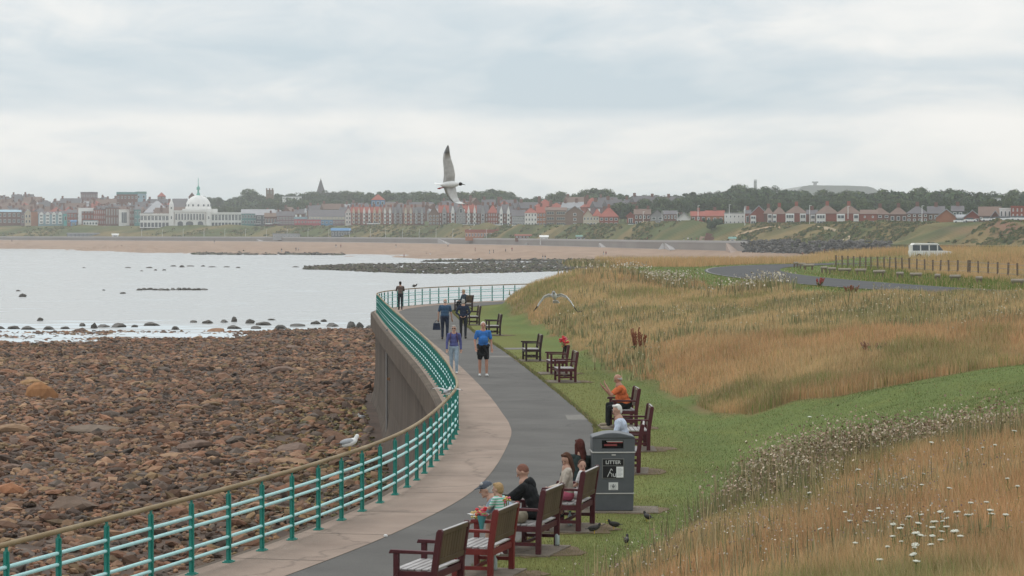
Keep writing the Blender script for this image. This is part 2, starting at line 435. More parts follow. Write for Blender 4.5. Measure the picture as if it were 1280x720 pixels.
# worn patches on the path
pm = mat('path_patch_mat', (.14, .13, .115), (.20, .185, .165), scale=5, rough=.95)
for (px, py, wx, wy) in ((722, 522, .55, 1.0), (642, 436, .9, .8), (630, 446, 1.0, .7), (663, 438, .5, .6)):
    g = gz(px, py, 0)
    m_ = MB(); m_.prism([(g[0] - wx * .5, g[1] - wy), (g[0] + wx * .5, g[1] - wy * .9), (g[0] + wx * .42, g[1] + wy), (g[0] - wx * .55, g[1] + wy * .9)], .007, .010, 'z')
    tag(m_.build('path_patch', pm), kind='structure')
# sea wall profile swept under the outer edge
wallm = mat('weathered_concrete', (.055, .040, .029), (.135, .10, .073), scale=.55, rough=.9, bump=1, bscale=5, c3=(.088, .066, .048), stretch=(1, 1, .35), contrast=.22)
wallt = mat('wall_top_concrete', (.065, .046, .032), (.135, .10, .07), scale=.7, rough=.9, bump=.6, bscale=18)
wroot = empty('sea_wall', (0, 0, 0), label='brown weathered concrete sea wall carrying the turquoise railing above the rocks', cat='sea wall')
def sweep(name, prof, m, parent, sub=1):
    W = RS[::sub]; cols = []
    for off, z in prof:
        Q = offset_line(W, off); cols.append(np.concatenate([Q, np.full((len(Q), 1), z)], 1))
    V = np.stack(cols, 1).reshape(-1, 3)
    return np_mesh(name, V, grid_faces(len(W), len(prof)), m, parent=parent, nper=4)
sweep('ledge', [(.159, .011), (.16, .004), (.32, -.01), (.36, -.05), (.36, -.85), (.30, -.95), (.08, -.96)], wallt, wroot)
sweep('wall_face', [(.10, -.955), (.08, -2.4), (.10, -3.6), (.2, -4.6), (.45, -5.4), (.7, -6.4)], wallm, wroot)
# ribs under the ledge / formwork lines
pillar = MB()
for dpos in np.arange(100, 180, 9.0):
    i = np.argmin(np.abs(np.cumsum(np.r_[0, np.linalg.norm(np.diff(RS, axis=0), axis=1)]) - dpos - 5))
    p = RS[i]; q = offset_line(RS, 1)[i] - p
    a = p + q * .2; b = p + q * .58; tv = np.array([-q[1], q[0]]) * .16
    pillar.prism([tuple(a - tv), tuple(a + tv), tuple(b + tv), tuple(b - tv)], -5.6, -.965, 'z')

ob_ = RS[np.argmin(np.abs(RS[:, 1] - 136))]
# drain pipe with brackets on the wall
g = gd(483.5, 415, 133.5); mbp = MB(); mbp.tube([(g[0], g[1], .1), (g[0], g[1], -5.9)], .055, 8)
dp = mbp.build('drain_pipe', mat('grey_steel', (.22, .21, .2), rough=.5)); tag(dp, 'thin grey drain pipe running down the outer face of the sea wall', 'pipe')
mbp = MB(); mbp.box(g[0], g[0] + .7, g[1] - .05, g[1] + .05, -2.35, -2.22); mbp.build('bracket', mat('rust', (.25, .13, .06), rough=.8), dp)

# ================================================================ railing
teal = mat('teal_paint', (.010, .18, .14), (.022, .25, .20), scale=5, rough=.45, spec=.5)
teal_sheen = mat('teal_paint_sky_sheen', (.34, .62, .61), (.42, .70, .69), scale=6, rough=.35, spec=.6)  # teal lightened: sky reflection on the rail tops is put into the colour
hrm = mat('handrail_wood', (.19, .125, .055), (.30, .23, .13), scale=1.3, rough=.6, bump=.4, bscale=30, c3=(.24, .17, .085))
rail = empty('promenade_railing', (RS[0][0], RS[0][1], 0), label='long turquoise metal railing with brown handrail curving along the sea edge', cat='railing')
RP = resample(RC, 1.5)
rail.location = (0, 0, 0)
pts = [(p[0], p[1], 1.085) for p in resample(RC, .5)]
m_ = MB(); m_.smooth = True; m_.tube(pts, .034, 10); m_.build('handrail', hrm, rail)
for zz in (.815, .675, .385, .235):
    m_ = MB(); m_.smooth = True; m_.tube([(p[0], p[1], zz) for p in resample(RC, .75)], .025, 8); m_.build('rail', teal_sheen, rail)
m_ = MB()
m_.prism([(-.05, 0), (.05, 0), (.045, .98), (.0, 1.06), (-.045, .98)], -.012, .012, 'y')
m_.prism([(-.012, 0), (.012, 0), (.012, .96), (-.012, .96)], -.036, .036, 'y') if False else m_.box(-.011, .011, -.036, .036, 0, 1.0)
m_.box(-.11, .11, -.06, .06, .013, .03); m_.box(-.07, .07, -.045, .045, .03, .045)
for zz in (.815, .675, .385, .235): m_.box(-.034, .034, -.03, .03, zz - .035, zz + .035)
m_.cbox((0, 0, 1.05), (.07, .02, .02))
post0 = m_.build('post', teal, rail)
T = np.gradient(RP, axis=0); ang = np.arctan2(T[:, 1], T[:, 0])
order = [i for i in range(len(RP)) if RP[i][1] > 26][:]
rest = []
first = True
cnt = 0
restmb = MB()
for i in order:
    if cnt < 100:
        o = post0 if cnt == 0 else post0.copy()
        if cnt: COL.objects.link(o); o.parent = rail
        o.location = (RP[i][0], RP[i][1], 0); o.rotation_euler = (0, 0, ang[i]); cnt += 1
    else:
        restmb.M = Matrix.Translation((RP[i][0], RP[i][1], 0)) @ Matrix.Rotation(ang[i], 4, 'Z')
        restmb.prism([(-.05, 0), (.05, 0), (.045, .98), (.0, 1.06), (-.045, .98)], -.012, .012, 'y'); restmb.box(-.11, .11, -.06, .06, .013, .03); restmb.box(-.011, .011, -.036, .036, 0, 1.0)
if restmb.v: tag(restmb.build('post', teal, rail), kind='stuff')
print('posts', len(order))

# road with verge line
roadm = mat('road_asphalt', (.085, .085, .086), (.115, .115, .116), scale=.5, spec=.05, rough=1.0)
RL = offset_line(ROADC, 3.1); RR = offset_line(ROADC, -3.1)
ribbon('road', RL, RR, 1.53, roadm)
kerbm = mat('kerb_stone', (.20, .195, .18), rough=.8)
ribbon('road_edge_line', offset_line(ROADC, 3.0), offset_line(ROADC, 2.85), 1.536, kerbm)
# ================================================================ sea
SEA = -6.0
seam = bpy.data.materials.new('sea_water'); seam.use_nodes = True
nt2 = seam.node_tree; b = nt2.nodes['Principled BSDF']; b.inputs['Base Color'].default_value = (.32, .32, .305, 1); b.inputs['Roughness'].default_value = .15; b.inputs['IOR'].default_value = 1.33
tc2 = nt2.nodes.new('ShaderNodeTexCoord')
def nz2(scale, detail, st):
    mp = nt2.nodes.new('ShaderNodeMapping'); mp.inputs['Scale'].default_value = st; nt2.links.new(tc2.outputs['Object'], mp.inputs[0])
    n = nt2.nodes.new('ShaderNodeTexNoise'); n.inputs['Scale'].default_value = scale; n.inputs['Detail'].default_value = detail; nt2.links.new(mp.outputs[0], n.inputs[0]); return n.outputs[0]
bp = nt2.nodes.new('ShaderNodeBump'); bp.inputs['Strength'].default_value = .14; bp.inputs['Distance'].default_value = .03
nt2.links.new(nz2(.8, 3, (.4, 1, 1)), bp.inputs['Height']); nt2.links.new(bp.outputs[0], b.inputs['Normal'])
# foam: white broken water close to the near shore and thin lines further out
sp = nt2.nodes.new('ShaderNodeSeparateXYZ'); nt2.links.new(tc2.outputs['Object'], sp.inputs[0])
mr = nt2.nodes.new('ShaderNodeMapRange'); mr.inputs[1].default_value = 345; mr.inputs[2].default_value = 300; mr.inputs[3].default_value = 0; mr.inputs[4].default_value = .30
nt2.links.new(sp.outputs[1], mr.inputs[0])
fn = nz2(.22, 5, (.35, 1, 1)); ad = nt2.nodes.new('ShaderNodeMath'); ad.operation = 'ADD'; nt2.links.new(fn, ad.inputs[0]); nt2.links.new(mr.outputs[0], ad.inputs[1])
fr = nt2.nodes.new('ShaderNodeMapRange'); fr.inputs[1].default_value = .60; fr.inputs[2].default_value = .74; nt2.links.new(ad.outputs[0], fr.inputs[0])
mxf = nt2.nodes.new('ShaderNodeMix'); mxf.data_type = 'RGBA'; mxf.inputs[6].default_value = (.32, .32, .305, 1); mxf.inputs[7].default_value = (.55, .60, .62, 1)
nt2.links.new(fr.outputs[0], mxf.inputs[0]); nt2.links.new(mxf.outputs[2], b.inputs['Base Color'])
rr = nt2.nodes.new('ShaderNodeMapRange'); rr.inputs[3].default_value = .22; rr.inputs[4].default_value = .9; nt2.links.new(fr.outputs[0], rr.inputs[0]); nt2.links.new(rr.outputs[0], b.inputs['Roughness'])
Xs = np.linspace(-4000, 4000, 3); Yv = np.array([-25., 300, 8000])
A, B_ = np.meshgrid(Xs, Yv)
V = np.stack([A, B_, np.full_like(A, SEA)], -1).reshape(-1, 3)
tag(np_mesh('sea', V, grid_faces(3, 3), seam, nper=4), kind='structure')

# ================================================================ foreshore base and rocks
def fore(X, Y):
    d = rx(np.minimum(Y, 166)) - X
    z = -5.55 - .55 * sstep(Y, 200, 300) - .9 * sstep(Y, 298, 312) - (1 - sstep(d, 2, 25)) * -.35
    return z + (fbm(X * .09, Y * .07, 3) - .5) * 1.0 * (1 - sstep(Y, 285, 303) * .75) + (fbm(X * .02 + 5, Y * .03, 2) - .5) * .8 * (1 - sstep(Y, 260, 303))
ys = np.linspace(-20, 330, 220); xs = np.linspace(-110, 4, 150)
A, B_ = np.meshgrid(ys, xs, indexing='ij')
keep = B_ < (rx(np.clip(A, 20, 168)) + .6)
Zf = fore(B_, A)
B2 = np.minimum(B_, rx(np.clip(A, 20, 190)) + .3)
fm = mat('foreshore_shingle', (.045, .028, .02), (.11, .07, .048), scale=1.1, rough=.9, bump=1, bscale=6, detail=8)
V = np.stack([B2, A, Zf], -1).reshape(-1, 3)
tag(np_mesh('foreshore', V, grid_faces(*A.shape)[:, ::-1], fm, nper=4, smooth=True), kind='structure')

def rock_templates(sub, n, seed, flat=.55, amp=.28):
    out = []
    for i in range(n):
        r_ = random.Random(seed + i)
        bm = bmesh.new(); bmesh.ops.create_icosphere(bm, subdivisions=sub, radius=1)
        planes = []
        for _ in range(9):
            v = Vector((r_.gauss(0, 1), r_.gauss(0, 1), r_.gauss(0, 1))).normalized(); planes.append((v, r_.uniform(.55, .85)))
        for v in bm.verts:
            p = v.co.copy()
            for nrm, dd in planes:
                q = p.dot(nrm)
                if q > dd: p = p - nrm * (q - dd)
            p *= 1 + r_.uniform(-amp, amp) * .25
            v.co = Vector((p.x * 1.25, p.y * .9, p.z * flat))
        V = np.array([v.co[:] for v in bm.verts]); Fc = np.array([[v.index for v in f.verts] for f in bm.faces])
        out.append((V, Fc)); bm.free()
    return out
PAL = np.array([[.29, .15, .09], [.31, .18, .11], [.22, .125, .08], [.19, .13, .10], [.32, .20, .12], [.11, .072, .052], [.25, .13, .08], [.14, .11, .09], [.25, .165, .09]])
def scatter(name, P, size, temps, m, flatz=1.0, pal=PAL, tone=None):
    n = len(P); Vs = []; Fs = []; Cs = []; off = 0
    tid = rng.integers(0, len(temps), n); rz = rng.random(n) * 6.283
    tilt = rng.normal(0, .22, (n, 2)); pc = pal[rng.integers(0, len(pal), n)] * (0.42 + rng.random((n, 1)) * .72)
    if tone is not None: pc = pc * tone[:, None] if tone.ndim == 1 else pc * tone
    zs = (.7 + rng.random(n) * .7) * flatz
    for t, (TV, TF) in enumerate(temps):
        k = np.where(tid == t)[0]
        if len(k) == 0: continue
        v = TV[None] * size[k][:, None, None] * np.stack([np.ones(len(k)), np.ones(len(k)), zs[k]], 1)[:, None, :]
        v[..., 2] += v[..., 0] * tilt[k, 0][:, None] + v[..., 1] * tilt[k, 1][:, None]
        c, s = np.cos(rz[k])[:, None], np.sin(rz[k])[:, None]
        x = v[..., 0] * c - v[..., 1] * s; y = v[..., 0] * s + v[..., 1] * c
        v = np.stack([x, y, v[..., 2]], -1) + P[k][:, None, :]
        Vs.append(v.reshape(-1, 3)); Fs.append((TF[None] + (np.arange(len(k)) * len(TV))[:, None, None] + off).reshape(-1, 3)); off += len(k) * len(TV)
        Cs.append(np.repeat(pc[k], len(TV), 0))
    return np_mesh(name, np.concatenate(Vs), np.concatenate(Fs), m, col=np.concatenate(Cs), nper=3)
rockm = mat('rock_mat', (.68, .66, .64), (1.2, 1.18, 1.15), scale=3, rough=.88, bump=1, bscale=9, attr='Col', spec=.25, contrast=.3)
def sample_fore(n, y0, y1):
    Y = np.sqrt(rng.random(n) * (y1 ** 2 - y0 ** 2) + y0 ** 2); xl = -.195 * Y - 3; xr = rx(np.clip(Y, 20, 168)) - .9 + np.where(Y > 168, (Y - 168) * .05, 0)
    X = xl + (xr - xl) * rng.random(n)
    return X, Y
t1 = rock_templates(1, 10, 100); t2 = rock_templates(2, 8, 200, .6)
X, Y = sample_fore(42000, 78, 303); Z = fore(X, Y)
green = (1 - sstep(rx(np.clip(Y, 20, 168)) - X, 1, 9)) * (Y < 170)
tn = np.stack([1 - .15 * green, 1 + .12 * green, 1 - .25 * green], 1) * (.8 + .45 * fbm(X * .12, Y * .05, 2))[:, None]
o = scatter('foreshore_stones', np.stack([X, Y, Z + .02], 1), rng.uniform(.08, .20, len(X)) , t1, rockm, tone=tn); tag(o, 'brown and grey stones covering the foreshore below the sea wall', 'stones', kind='stuff')
X, Y = sample_fore(17000, 78, 302); Z = fore(X, Y)
tn = (.75 + .5 * fbm(X * .12 + 3, Y * .05, 2))
o2 = scatter('foreshore_rocks', np.stack([X, Y, Z + .05], 1), .13 + .32 * rng.random(len(X)) ** 3, t1, rockm, tone=tn); tag(o2, 'larger brown rocks lying thick over the foreshore', 'rocks', kind='stuff')
# individual boulders
btm = []
for i, (TV, TF) in enumerate(t2):
    me = bpy.data.meshes.new('boulder'); me.from_pydata([tuple(v) for v in TV], [], [tuple(f) for f in TF])
    c = PAL[i % len(PAL)] * 1.0
    a = me.attributes.new('Col', 'FLOAT_COLOR', 'POINT'); a.data.foreach_set('color', np.tile([*c, 1.0], len(TV)).astype(np.float32))
    me.materials.append(rockm); btm.append(me)
X, Y = sample_fore(190, 88, 300)
for i in range(190):
    s = rng.uniform(.30, .55) * (1 if rng.random() < .85 else 1.7)
    o = link('boulder', btm[i % 8]); o.location = (X[i], Y[i], float(fore(X[i], Y[i])) + s * .12); o.scale = (s, s * rng.uniform(.7, 1.1), s * rng.uniform(.6, .95)); o.rotation_euler = (rng.normal(0, .15), rng.normal(0, .15), rng.random() * 6.28)
    tag(o, 'angular brown boulder lying among the smaller foreshore stones', 'boulder', 'boulders scattered over the foreshore')
def boulder(px, py, s, sy, sz, c, label, ti=0, rz=0.):
    g = gz(px, py, -5.6)
    me = btm[ti].copy(); me.attributes['Col'].data.foreach_set('color', np.tile([*c, 1.0], len(me.vertices)).astype(np.float32))
    o = link('boulder', me); o.location = (g[0], g[1], float(fore(g[0], g[1])) + s * sz * .3); o.scale = (s, s * sy, s * sz * 1.6); o.rotation_euler = (0, 0, rz)
    tag(o, label, 'boulder')
boulder(52, 503, .85, .8, 1.1, (.36, .18, .08), 'large squarish orange brown boulder standing alone at the left of the shore', 1, .2)
boulder(42, 478, .85, .8, .5, (.36, .22, .11), 'orange brown flat boulder just behind the largest one at the left', 3, .5)
boulder(15, 538, 1.0, .8, .4, (.28, .18, .11), 'wide flat brown boulder at the left edge of the shore', 2, 0.1)
boulder(118, 543, 1.2, .6, .3, (.19, .145, .11), 'long low grey brown slab of rock among the stones', 4, 0)
boulder(10, 628, .75, .8, .6, (.36, .17, .09), 'reddish boulder at the left edge above the handrail', 5, 0)
boulder(90, 650, .95, .6, .5, (.17, .12, .09), 'dark flat brown boulder just beyond the handrail at the left', 6, 0.1)
boulder(492, 528, .5, .8, .8, (.42, .42, .06), 'yellow green weed covered rock at the foot of the sea wall', 0, 0)
boulder(478, 521, .45, .8, .8, (.40, .42, .05), 'smaller yellow green weedy rock beside the wall foot', 7, 0)
# sea edge rocks
darkm = mat('wet_rock', (.028, .024, .02), (.07, .06, .045), scale=2, rough=.6, bump=1, bscale=6)
def wetrock(px, py, wpx, hpx, label=None, group=None, m=darkm, ti=0):
    g = gz(px, py, SEA); ppm = F / g[1]
    me = bpy.data.meshes.new('tidal_rock'); TV, TF = t2[ti]
    me.from_pydata([tuple(v) for v in TV], [], [tuple(f) for f in TF]); me.materials.append(m)
    o = link('tidal_rock', me); o.location = (g[0], g[1], SEA + .02); o.scale = (wpx / 2 / ppm / 1.15, wpx / 2 / ppm * 1.6, hpx / ppm / .6)
    tag(o, label or 'dark wet rock breaking the surface of the water near the stony shore', 'rock', group or 'dark rocks in the shallows')
for i, (px, py, wd, hh) in enumerate([(50, 401, 9, 4), (36, 412, 18, 5), (18, 411, 16, 4), (62, 412, 14, 5), (103, 408, 7, 5), (118, 410, 9, 8), (129, 409, 20, 4), (147, 409, 22, 5), (168, 409, 10, 3), (190, 407, 20, 5), (82, 411, 12, 3), (220, 412, 10, 5), (242, 403, 8, 3), (260, 404, 15, 5), (280, 403, 12, 4), (292, 402, 9, 6), (312, 404, 14, 5), (293, 411, 18, 5), (330, 406, 20, 4), (352, 411, 16, 6), (372, 408, 18, 4), (395, 405, 14, 5), (415, 408, 20, 5), (438, 410, 14, 8), (449, 412, 12, 9), (463, 411, 12, 5), (405, 402, 8, 3), (340, 400, 10, 2), (320, 411, 12, 4), (0, 411, 14, 4)]):
    wetrock(px, py, wd, hh, ti=i % 8)
for i, (px, py, wd, hh) in enumerate([(28, 371, 11, 4), (23, 364, 6, 2), (154, 367, 8, 2), (130, 363, 4, 1.5), (160, 335, 7, 1.5), (187, 335, 9, 2), (177, 339, 5, 1.3), (194, 338, 5, 1.5), (205, 338, 6, 1.5), (105, 335, 4, 1.2), (217, 333, 8, 1.6), (228, 334, 7, 3), (238, 333, 9, 1.5), (254, 333, 6, 2), (265, 334, 14, 1.5), (297, 335, 7, 1.5), (283, 334, 9, 1.2), (370, 334, 9, 1.5), (390, 335, 8, 1.5)]):
    wetrock(px, py, wd, hh, 'small dark rock standing out of the calm sea', 'dark rocks far out in the calm water', ti=i % 8)
for i, px in enumerate(list(range(174, 238, 7)) + list(range(243, 257, 6))):
    wetrock(px, 362.5 + rng.uniform(-.4, .4), 9, 2.2 + rng.random(), 'low dark rock in the straight reef line out at sea', 'rocks of the straight reef line', ti=i % 8)
# mid reef (one mass of weedy rocks)
def reef(name, poly, n, sz, label, pal, flat=.8):
    """poly : px, py0(top), py1(bottom)"""
    P = []; S = []
    pxs = [p[0] for p in poly]
    for _ in range(n):
        px = rng.uniform(pxs[0], pxs[-1]); a = np.interp(px, pxs, [p[1] for p in poly]); b_ = np.interp(px, pxs, [p[2] for p in poly])
        py = rng.uniform(a, b_); g = gz(px, py, SEA)
        if fbm(g[0] * .03, g[1] * .012, 2) < .33: continue
        P.append((g[0], g[1], SEA + rng.uniform(-.15, .12))); S.append(rng.uniform(*sz))
    o = scatter(name, np.array(P), np.array(S), t1, rockm, flatz=flat, pal=pal); tag(o, label, 'reef', kind='stuff')
gp_ = np.array([[.08, .065, .045], [.10, .09, .05], [.12, .095, .07], [.07, .08, .035], [.05, .04, .035]])
reef('tidal_reef', [(380, 334, 337), (410, 332, 337.5), (430, 330.5, 338.5), (470, 330, 340.5), (520, 329.5, 342), (560, 329.5, 342.5), (640, 328, 341), (700, 327, 339), (760, 324, 336)], 5200, (.35, .85), 'brown weedy reef of low rocks exposed beyond the promenade', gp_)
reef('tidal_reef', [(530, 326.5, 327.5), (560, 325.5, 327.5), (640, 325, 327.2), (760, 323, 326)], 700, (.8, 1.6), 'thin far strip of weedy rocks in front of the sand', gp_, .4)
reef('tidal_reef', [(240, 317, 318.3), (300, 315.5, 318.8), (350, 316, 318.6), (430, 317.6, 319.2)], 500, (1.0, 1.8), 'thin dark band of rocks at the edge of the far sand', gp_, .6)
reef('tidal_reef', [(-20, 308, 309.4), (40, 308.4, 309.6), (100, 308.6, 309.6)], 260, (1.2, 2.0), 'dark line of rocks at the far left sand edge', gp_, .6)
# ================================================================ far land
DW = [(-900, 2100), (0, 1820), (320, 1700), (480, 1550), (640, 1350), (800, 1120), (960, 1000), (1120, 900), (1280, 800), (1600, 660), (2400, 560)]
Dw = lambda px: interp(px, DW)
UX = lambda px: (px - 640) / F
def far_h(px, D):
    w_ = Dw(px); t = D - w_; X = UX(px) * D
    z = np.interp(t, [0, 10, 46, 62], [.3, .5, 7.1, 7.4])
    slope = interp(px, [(0, .036), (250, .034), (330, .026), (640, .022), (960, .018), (1300, .014)])
    z = np.where(t > 62, 7.4 + np.minimum(t - 62, 520) * slope, z)
    rough_ = (fbm(X * .035, D * .05, 3) - .5) * 6.0 * sstep(t, 10, 25) * (1 - sstep(t, 44, 60))
    z = z + rough_
    # sand flats: sea edge follows what the tide leaves
    return z
pxs = np.unique(np.concatenate([np.linspace(-800, 2200, 300), np.linspace(-20, 1300, 1100)]))
ts = np.concatenate([np.array([-900, -700, -600, -500, -400, -300, -200, -100, -50, -1.0, 0.0, 8]), np.arange(11, 62, 2.5), np.array([63, 80, 110, 160, 240, 340, 480, 700, 950, 1300, 2500, 5000])])
PX, TT = np.meshgrid(pxs, ts, indexing='ij')
# sea-edge distance as seen in the photograph: sand meets water at y
edge_y = [(-900, 310), (0, 311), (100, 313), (200, 316), (320, 319), (480, 321), (640, 325), (760, 326), (1000, 320), (1300, 315)]
De = lambda px: (CZ + 6) * F / (interp(px, edge_y) - 288)
PXf = pxs[:, None]
W_ = Dw(PXf); E_ = np.maximum(De(PXf), 560) * np.ones_like(W_)
E_ = np.minimum(E_, W_ - 40)
rows_t = [-400, -60, 0.0, .25, .5, .75, .999]
Dl = []
Zl = []
STOP = lambda px: interp(px, [(0, 4.8), (480, 4.2), (800, 3.8), (1000, 3.2)])
for f_ in (-1.2, -.3, 0, .07, .14, .21, .28, .35, .42, .5, .6, .75, .9, .999):
    D_ = E_ + (W_ - E_) * f_
    z = -6 + STOP(PXf) * np.where(f_ > 0, f_, f_ * 3) + 0 * D_
    z = z + (fbm(UX(PXf) * D_ * .010, D_ * .03 + 5, 3) - .5) * (7.0 * (1 - sstep(f_, .25, .7)) if f_ > -.2 else .5) * (1 if f_ < .8 else .2)
    Dl.append(D_); Zl.append(z)
for t in ts[10:]:
    D_ = W_ + t; Dl.append(D_); Zl.append(far_h(PXf, D_))
D2 = np.concatenate(Dl, 1); Z2 = np.concatenate(Zl, 1); P2 = np.repeat(PXf, D2.shape[1], 1); T2 = D2 - W_
X2 = UX(P2) * D2
nn = fbm(X2 * .022, D2 * .07, 4); n3 = fbm(X2 * .11 + 7, D2 * .13, 3)
sand = np.array([.31, .215, .155]) * (.85 + .3 * nn[..., None])
cl_g = np.array([.085, .10, .038]); cl_t = np.array([.21, .155, .07]); cl_b = np.array([.06, .06, .03]); red = np.array([.20, .11, .075])
k1_ = np.clip((nn - .42) * 3.2, 0, 1)[..., None]; k2_ = np.clip((n3 - .55) * 4, 0, 1)[..., None]
cliff = (cl_g * (1 - k1_) + cl_t * k1_) * (1 - .5 * k2_) + cl_b * .5 * k2_
rr_ = (sstep(P2, 1090, 1160) * np.clip((fbm(X2 * .035 + T2 * .02, T2 * .01, 2) - .42) * 5, 0, 1) * (1 - sstep(T2, 40, 50)))[..., None]
cliff = cliff * (1 - rr_) + red * rr_
town = np.array([.09, .11, .045]) * np.ones_like(cliff)
pave = np.array([.24, .22, .21]) * np.ones_like(cliff)
C2 = np.where((T2 < -.5)[..., None], sand, np.where(((T2 < 9) & (P2 < 935))[..., None], pave, np.where((T2 < 63)[..., None], cliff, town)))
fgm = mat('far_ground_mat', (.85, .85, .85), (1.1, 1.1, 1.1), scale=.15, rough=.95, attr='Col', spec=.05)
V = np.stack([X2, D2, Z2], -1).reshape(-1, 3)
tag(np_mesh('far_shore_terrain', V, grid_faces(*X2.shape)[:, ::-1], fgm, col=C2.reshape(-1, 3), smooth=False, nper=4), kind='structure')
# bramble and grass clumps on the far cliff, one mass nobody could count
Vs = []; Cs = []
nS = 9000
px_ = rng.uniform(-60, 1340, nS); t_ = rng.uniform(9, 60, nS); D_ = Dw(px_) + t_; x_ = UX(px_) * D_
kk = (fbm(x_ * .03 + 3, D_ * .06, 3) + rng.normal(0, .06, nS)) > .585
px_, D_, x_ = px_[kk], D_[kk], x_[kk]; z_ = far_h(px_, D_); n_ = len(px_); w_s = rng.uniform(.6, 2.2, n_); h_s = rng.uniform(.25, .8, n_)
pal_ = np.array([[.08, .10, .038], [.11, .125, .05], [.16, .14, .065], [.22, .17, .085], [.07, .085, .035]])
for q in range(3):
    a = rng.random(n_) * 6.28; dx = np.cos(a) * w_s; dy = np.sin(a) * w_s
    V_ = np.stack([np.stack([x_ - dx, D_ - dy, z_ - .4], 1), np.stack([x_ + dx, D_ + dy, z_ - .4], 1), np.stack([x_ + dx * .6, D_ + dy * .6, z_ + h_s], 1), np.stack([x_ - dx * .5, D_ - dy * .5, z_ + h_s * .8], 1)], 1)
    Vs.append(V_.reshape(-1, 3)); Cs.append(np.repeat(1.25 * pal_[rng.integers(0, 5, n_)], 4, 0))
Vs = np.concatenate(Vs); sfm = mat('cliff_scrub', (.8, .8, .8), (1.2, 1.2, 1.2), scale=.8, rough=.95, attr='Col', spec=.05)
tag(np_mesh('cliff_scrub', Vs, np.arange(len(Vs)).reshape(-1, 4), sfm, col=np.concatenate(Cs), nper=4), 'olive and straw coloured scrub covering the far cliff', 'scrub', kind='stuff')
# far promenade wall
fw = mat('far_wall_concrete', (.22, .19, .175), (.30, .27, .245), scale=.05, rough=.9)
ft = mat('far_coping', (.36, .34, .33), rough=.9)
wp = np.linspace(-100, 935, 130)
WL = np.stack([UX(wp) * (Dw(wp) - 1.5), Dw(wp) - 1.5], 1)
def wallstrip(name, P, z0, z1, th, m, parent=None):
    Q = offset_line(P, th); n = len(P)
    V = np.zeros((n, 4, 3)); V[:, 0, :2] = P; V[:, 0, 2] = z0; V[:, 1, :2] = P; V[:, 1, 2] = z1; V[:, 2, :2] = Q; V[:, 2, 2] = z1; V[:, 3, :2] = Q; V[:, 3, 2] = z0
    return np_mesh(name, V.reshape(-1, 3), grid_faces(n, 4), m, parent=parent, nper=4)
fwr = empty('far_sea_wall', (0, 0, 0), label='long low grey concrete sea wall behind the far sandy beach', cat='sea wall')
wallstrip('wall_face', WL, -4.2, .2, 1.2, fw, fwr); wallstrip('coping', offset_line(WL, -.15), .2, 1.0, .5, ft, fwr)
# rock armour at right
P = []; S = []
for _ in range(900):
    px = rng.uniform(928, 1115); D_ = Dw(px) - rng.uniform(-4, 6); t_ = rng.uniform(0, 1)
    P.append((UX(px) * D_, Dw(px) - 6 + t_ * 9, -3.4 + t_ * 4.6 + rng.uniform(-.3, .3))); S.append(rng.uniform(.6, 1.2))
o = scatter('rock_armour', np.array(P), np.array(S), t1, rockm, pal=np.array([[.10, .095, .09], [.15, .14, .13], [.07, .065, .06]])); tag(o, 'band of dark grey armour boulders at the foot of the far cliff', 'rocks', kind='stuff')

# ---------------------------------------------------------------- buildings
WC = {}
def fm_(name, c, var=1.12, rough=.85):
    return mat(name, tuple(x * .9 for x in c), tuple(min(1, x * var) for x in c), scale=.35, rough=rough)
red_ = fm_('red_brick', (.27, .085, .060)); redd = fm_('dark_brick', (.17, .085, .065)); brown = fm_('brown_brick', (.20, .135, .10)); orange = fm_('orange_brick', (.36, .15, .08))
white = fm_('white_render', (.72, .71, .68)); cream = fm_('cream_render', (.55, .49, .38)); grey = fm_('grey_render', (.30, .30, .30)); dgrey = fm_('dark_cladding', (.10, .115, .125))
slate = fm_('slate_roof', (.13, .12, .125)); brt = fm_('brown_tiles', (.175, .115, .09)); redt = fm_('red_tiles', (.30, .085, .06)); lgrey = fm_('pale_roof', (.32, .32, .33)); tealr = fm_('teal_cladding', (.10, .24, .24)); blue = fm_('blue_cladding', (.09, .22, .38)); turq = fm_('turquoise_render', (.10, .45, .42)); pblue = fm_('pale_blue_render', (.30, .42, .48)); pink = fm_('red_fascia', (.42, .10, .12)); purp = fm_('violet_brick', (.20, .13, .14)); greenr = fm_('green_roof', (.16, .28, .24))
wfr = fm_('window_frame', (.78, .78, .76)); gla = mat('window_glass', (.06, .08, .09), (.11, .13, .14), scale=.3, rough=.15, spec=.6)
MM = dict(red=red_, redd=redd, brown=brown, orange=orange, white=white, cream=cream, grey=grey, dgrey=dgrey, slate=slate, brt=brt, redt=redt, lgrey=lgrey, teal=tealr, blue=blue, turq=turq, pblue=pblue, pink=pink, purp=purp, greenr=greenr)
def window(root, x, z, w_, h_, y=0.0, frame=wfr, name='window', shared={}):
    key = (round(w_, 1), round(h_, 1), frame.name)
    if key not in shared:
        m_ = MB(); m_.cur = 0; m_.box(-w_ / 2, w_ / 2, -.10, .02, 0, h_)
        m_.cur = 1
        n = max(1, round(w_ / 1.1)); g = .13; pw = (w_ - g * (n + 1)) / n
        for i in range(n): m_.box(-w_ / 2 + g + i * (pw + g), -w_ / 2 + g + i * (pw + g) + pw, -.14, -.09, g, h_ - g)
        o = m_.build(name, [frame, gla], root); shared[key] = o.data
    else: o = link(name, shared[key], root)
    o.location = (x, y, z); return o
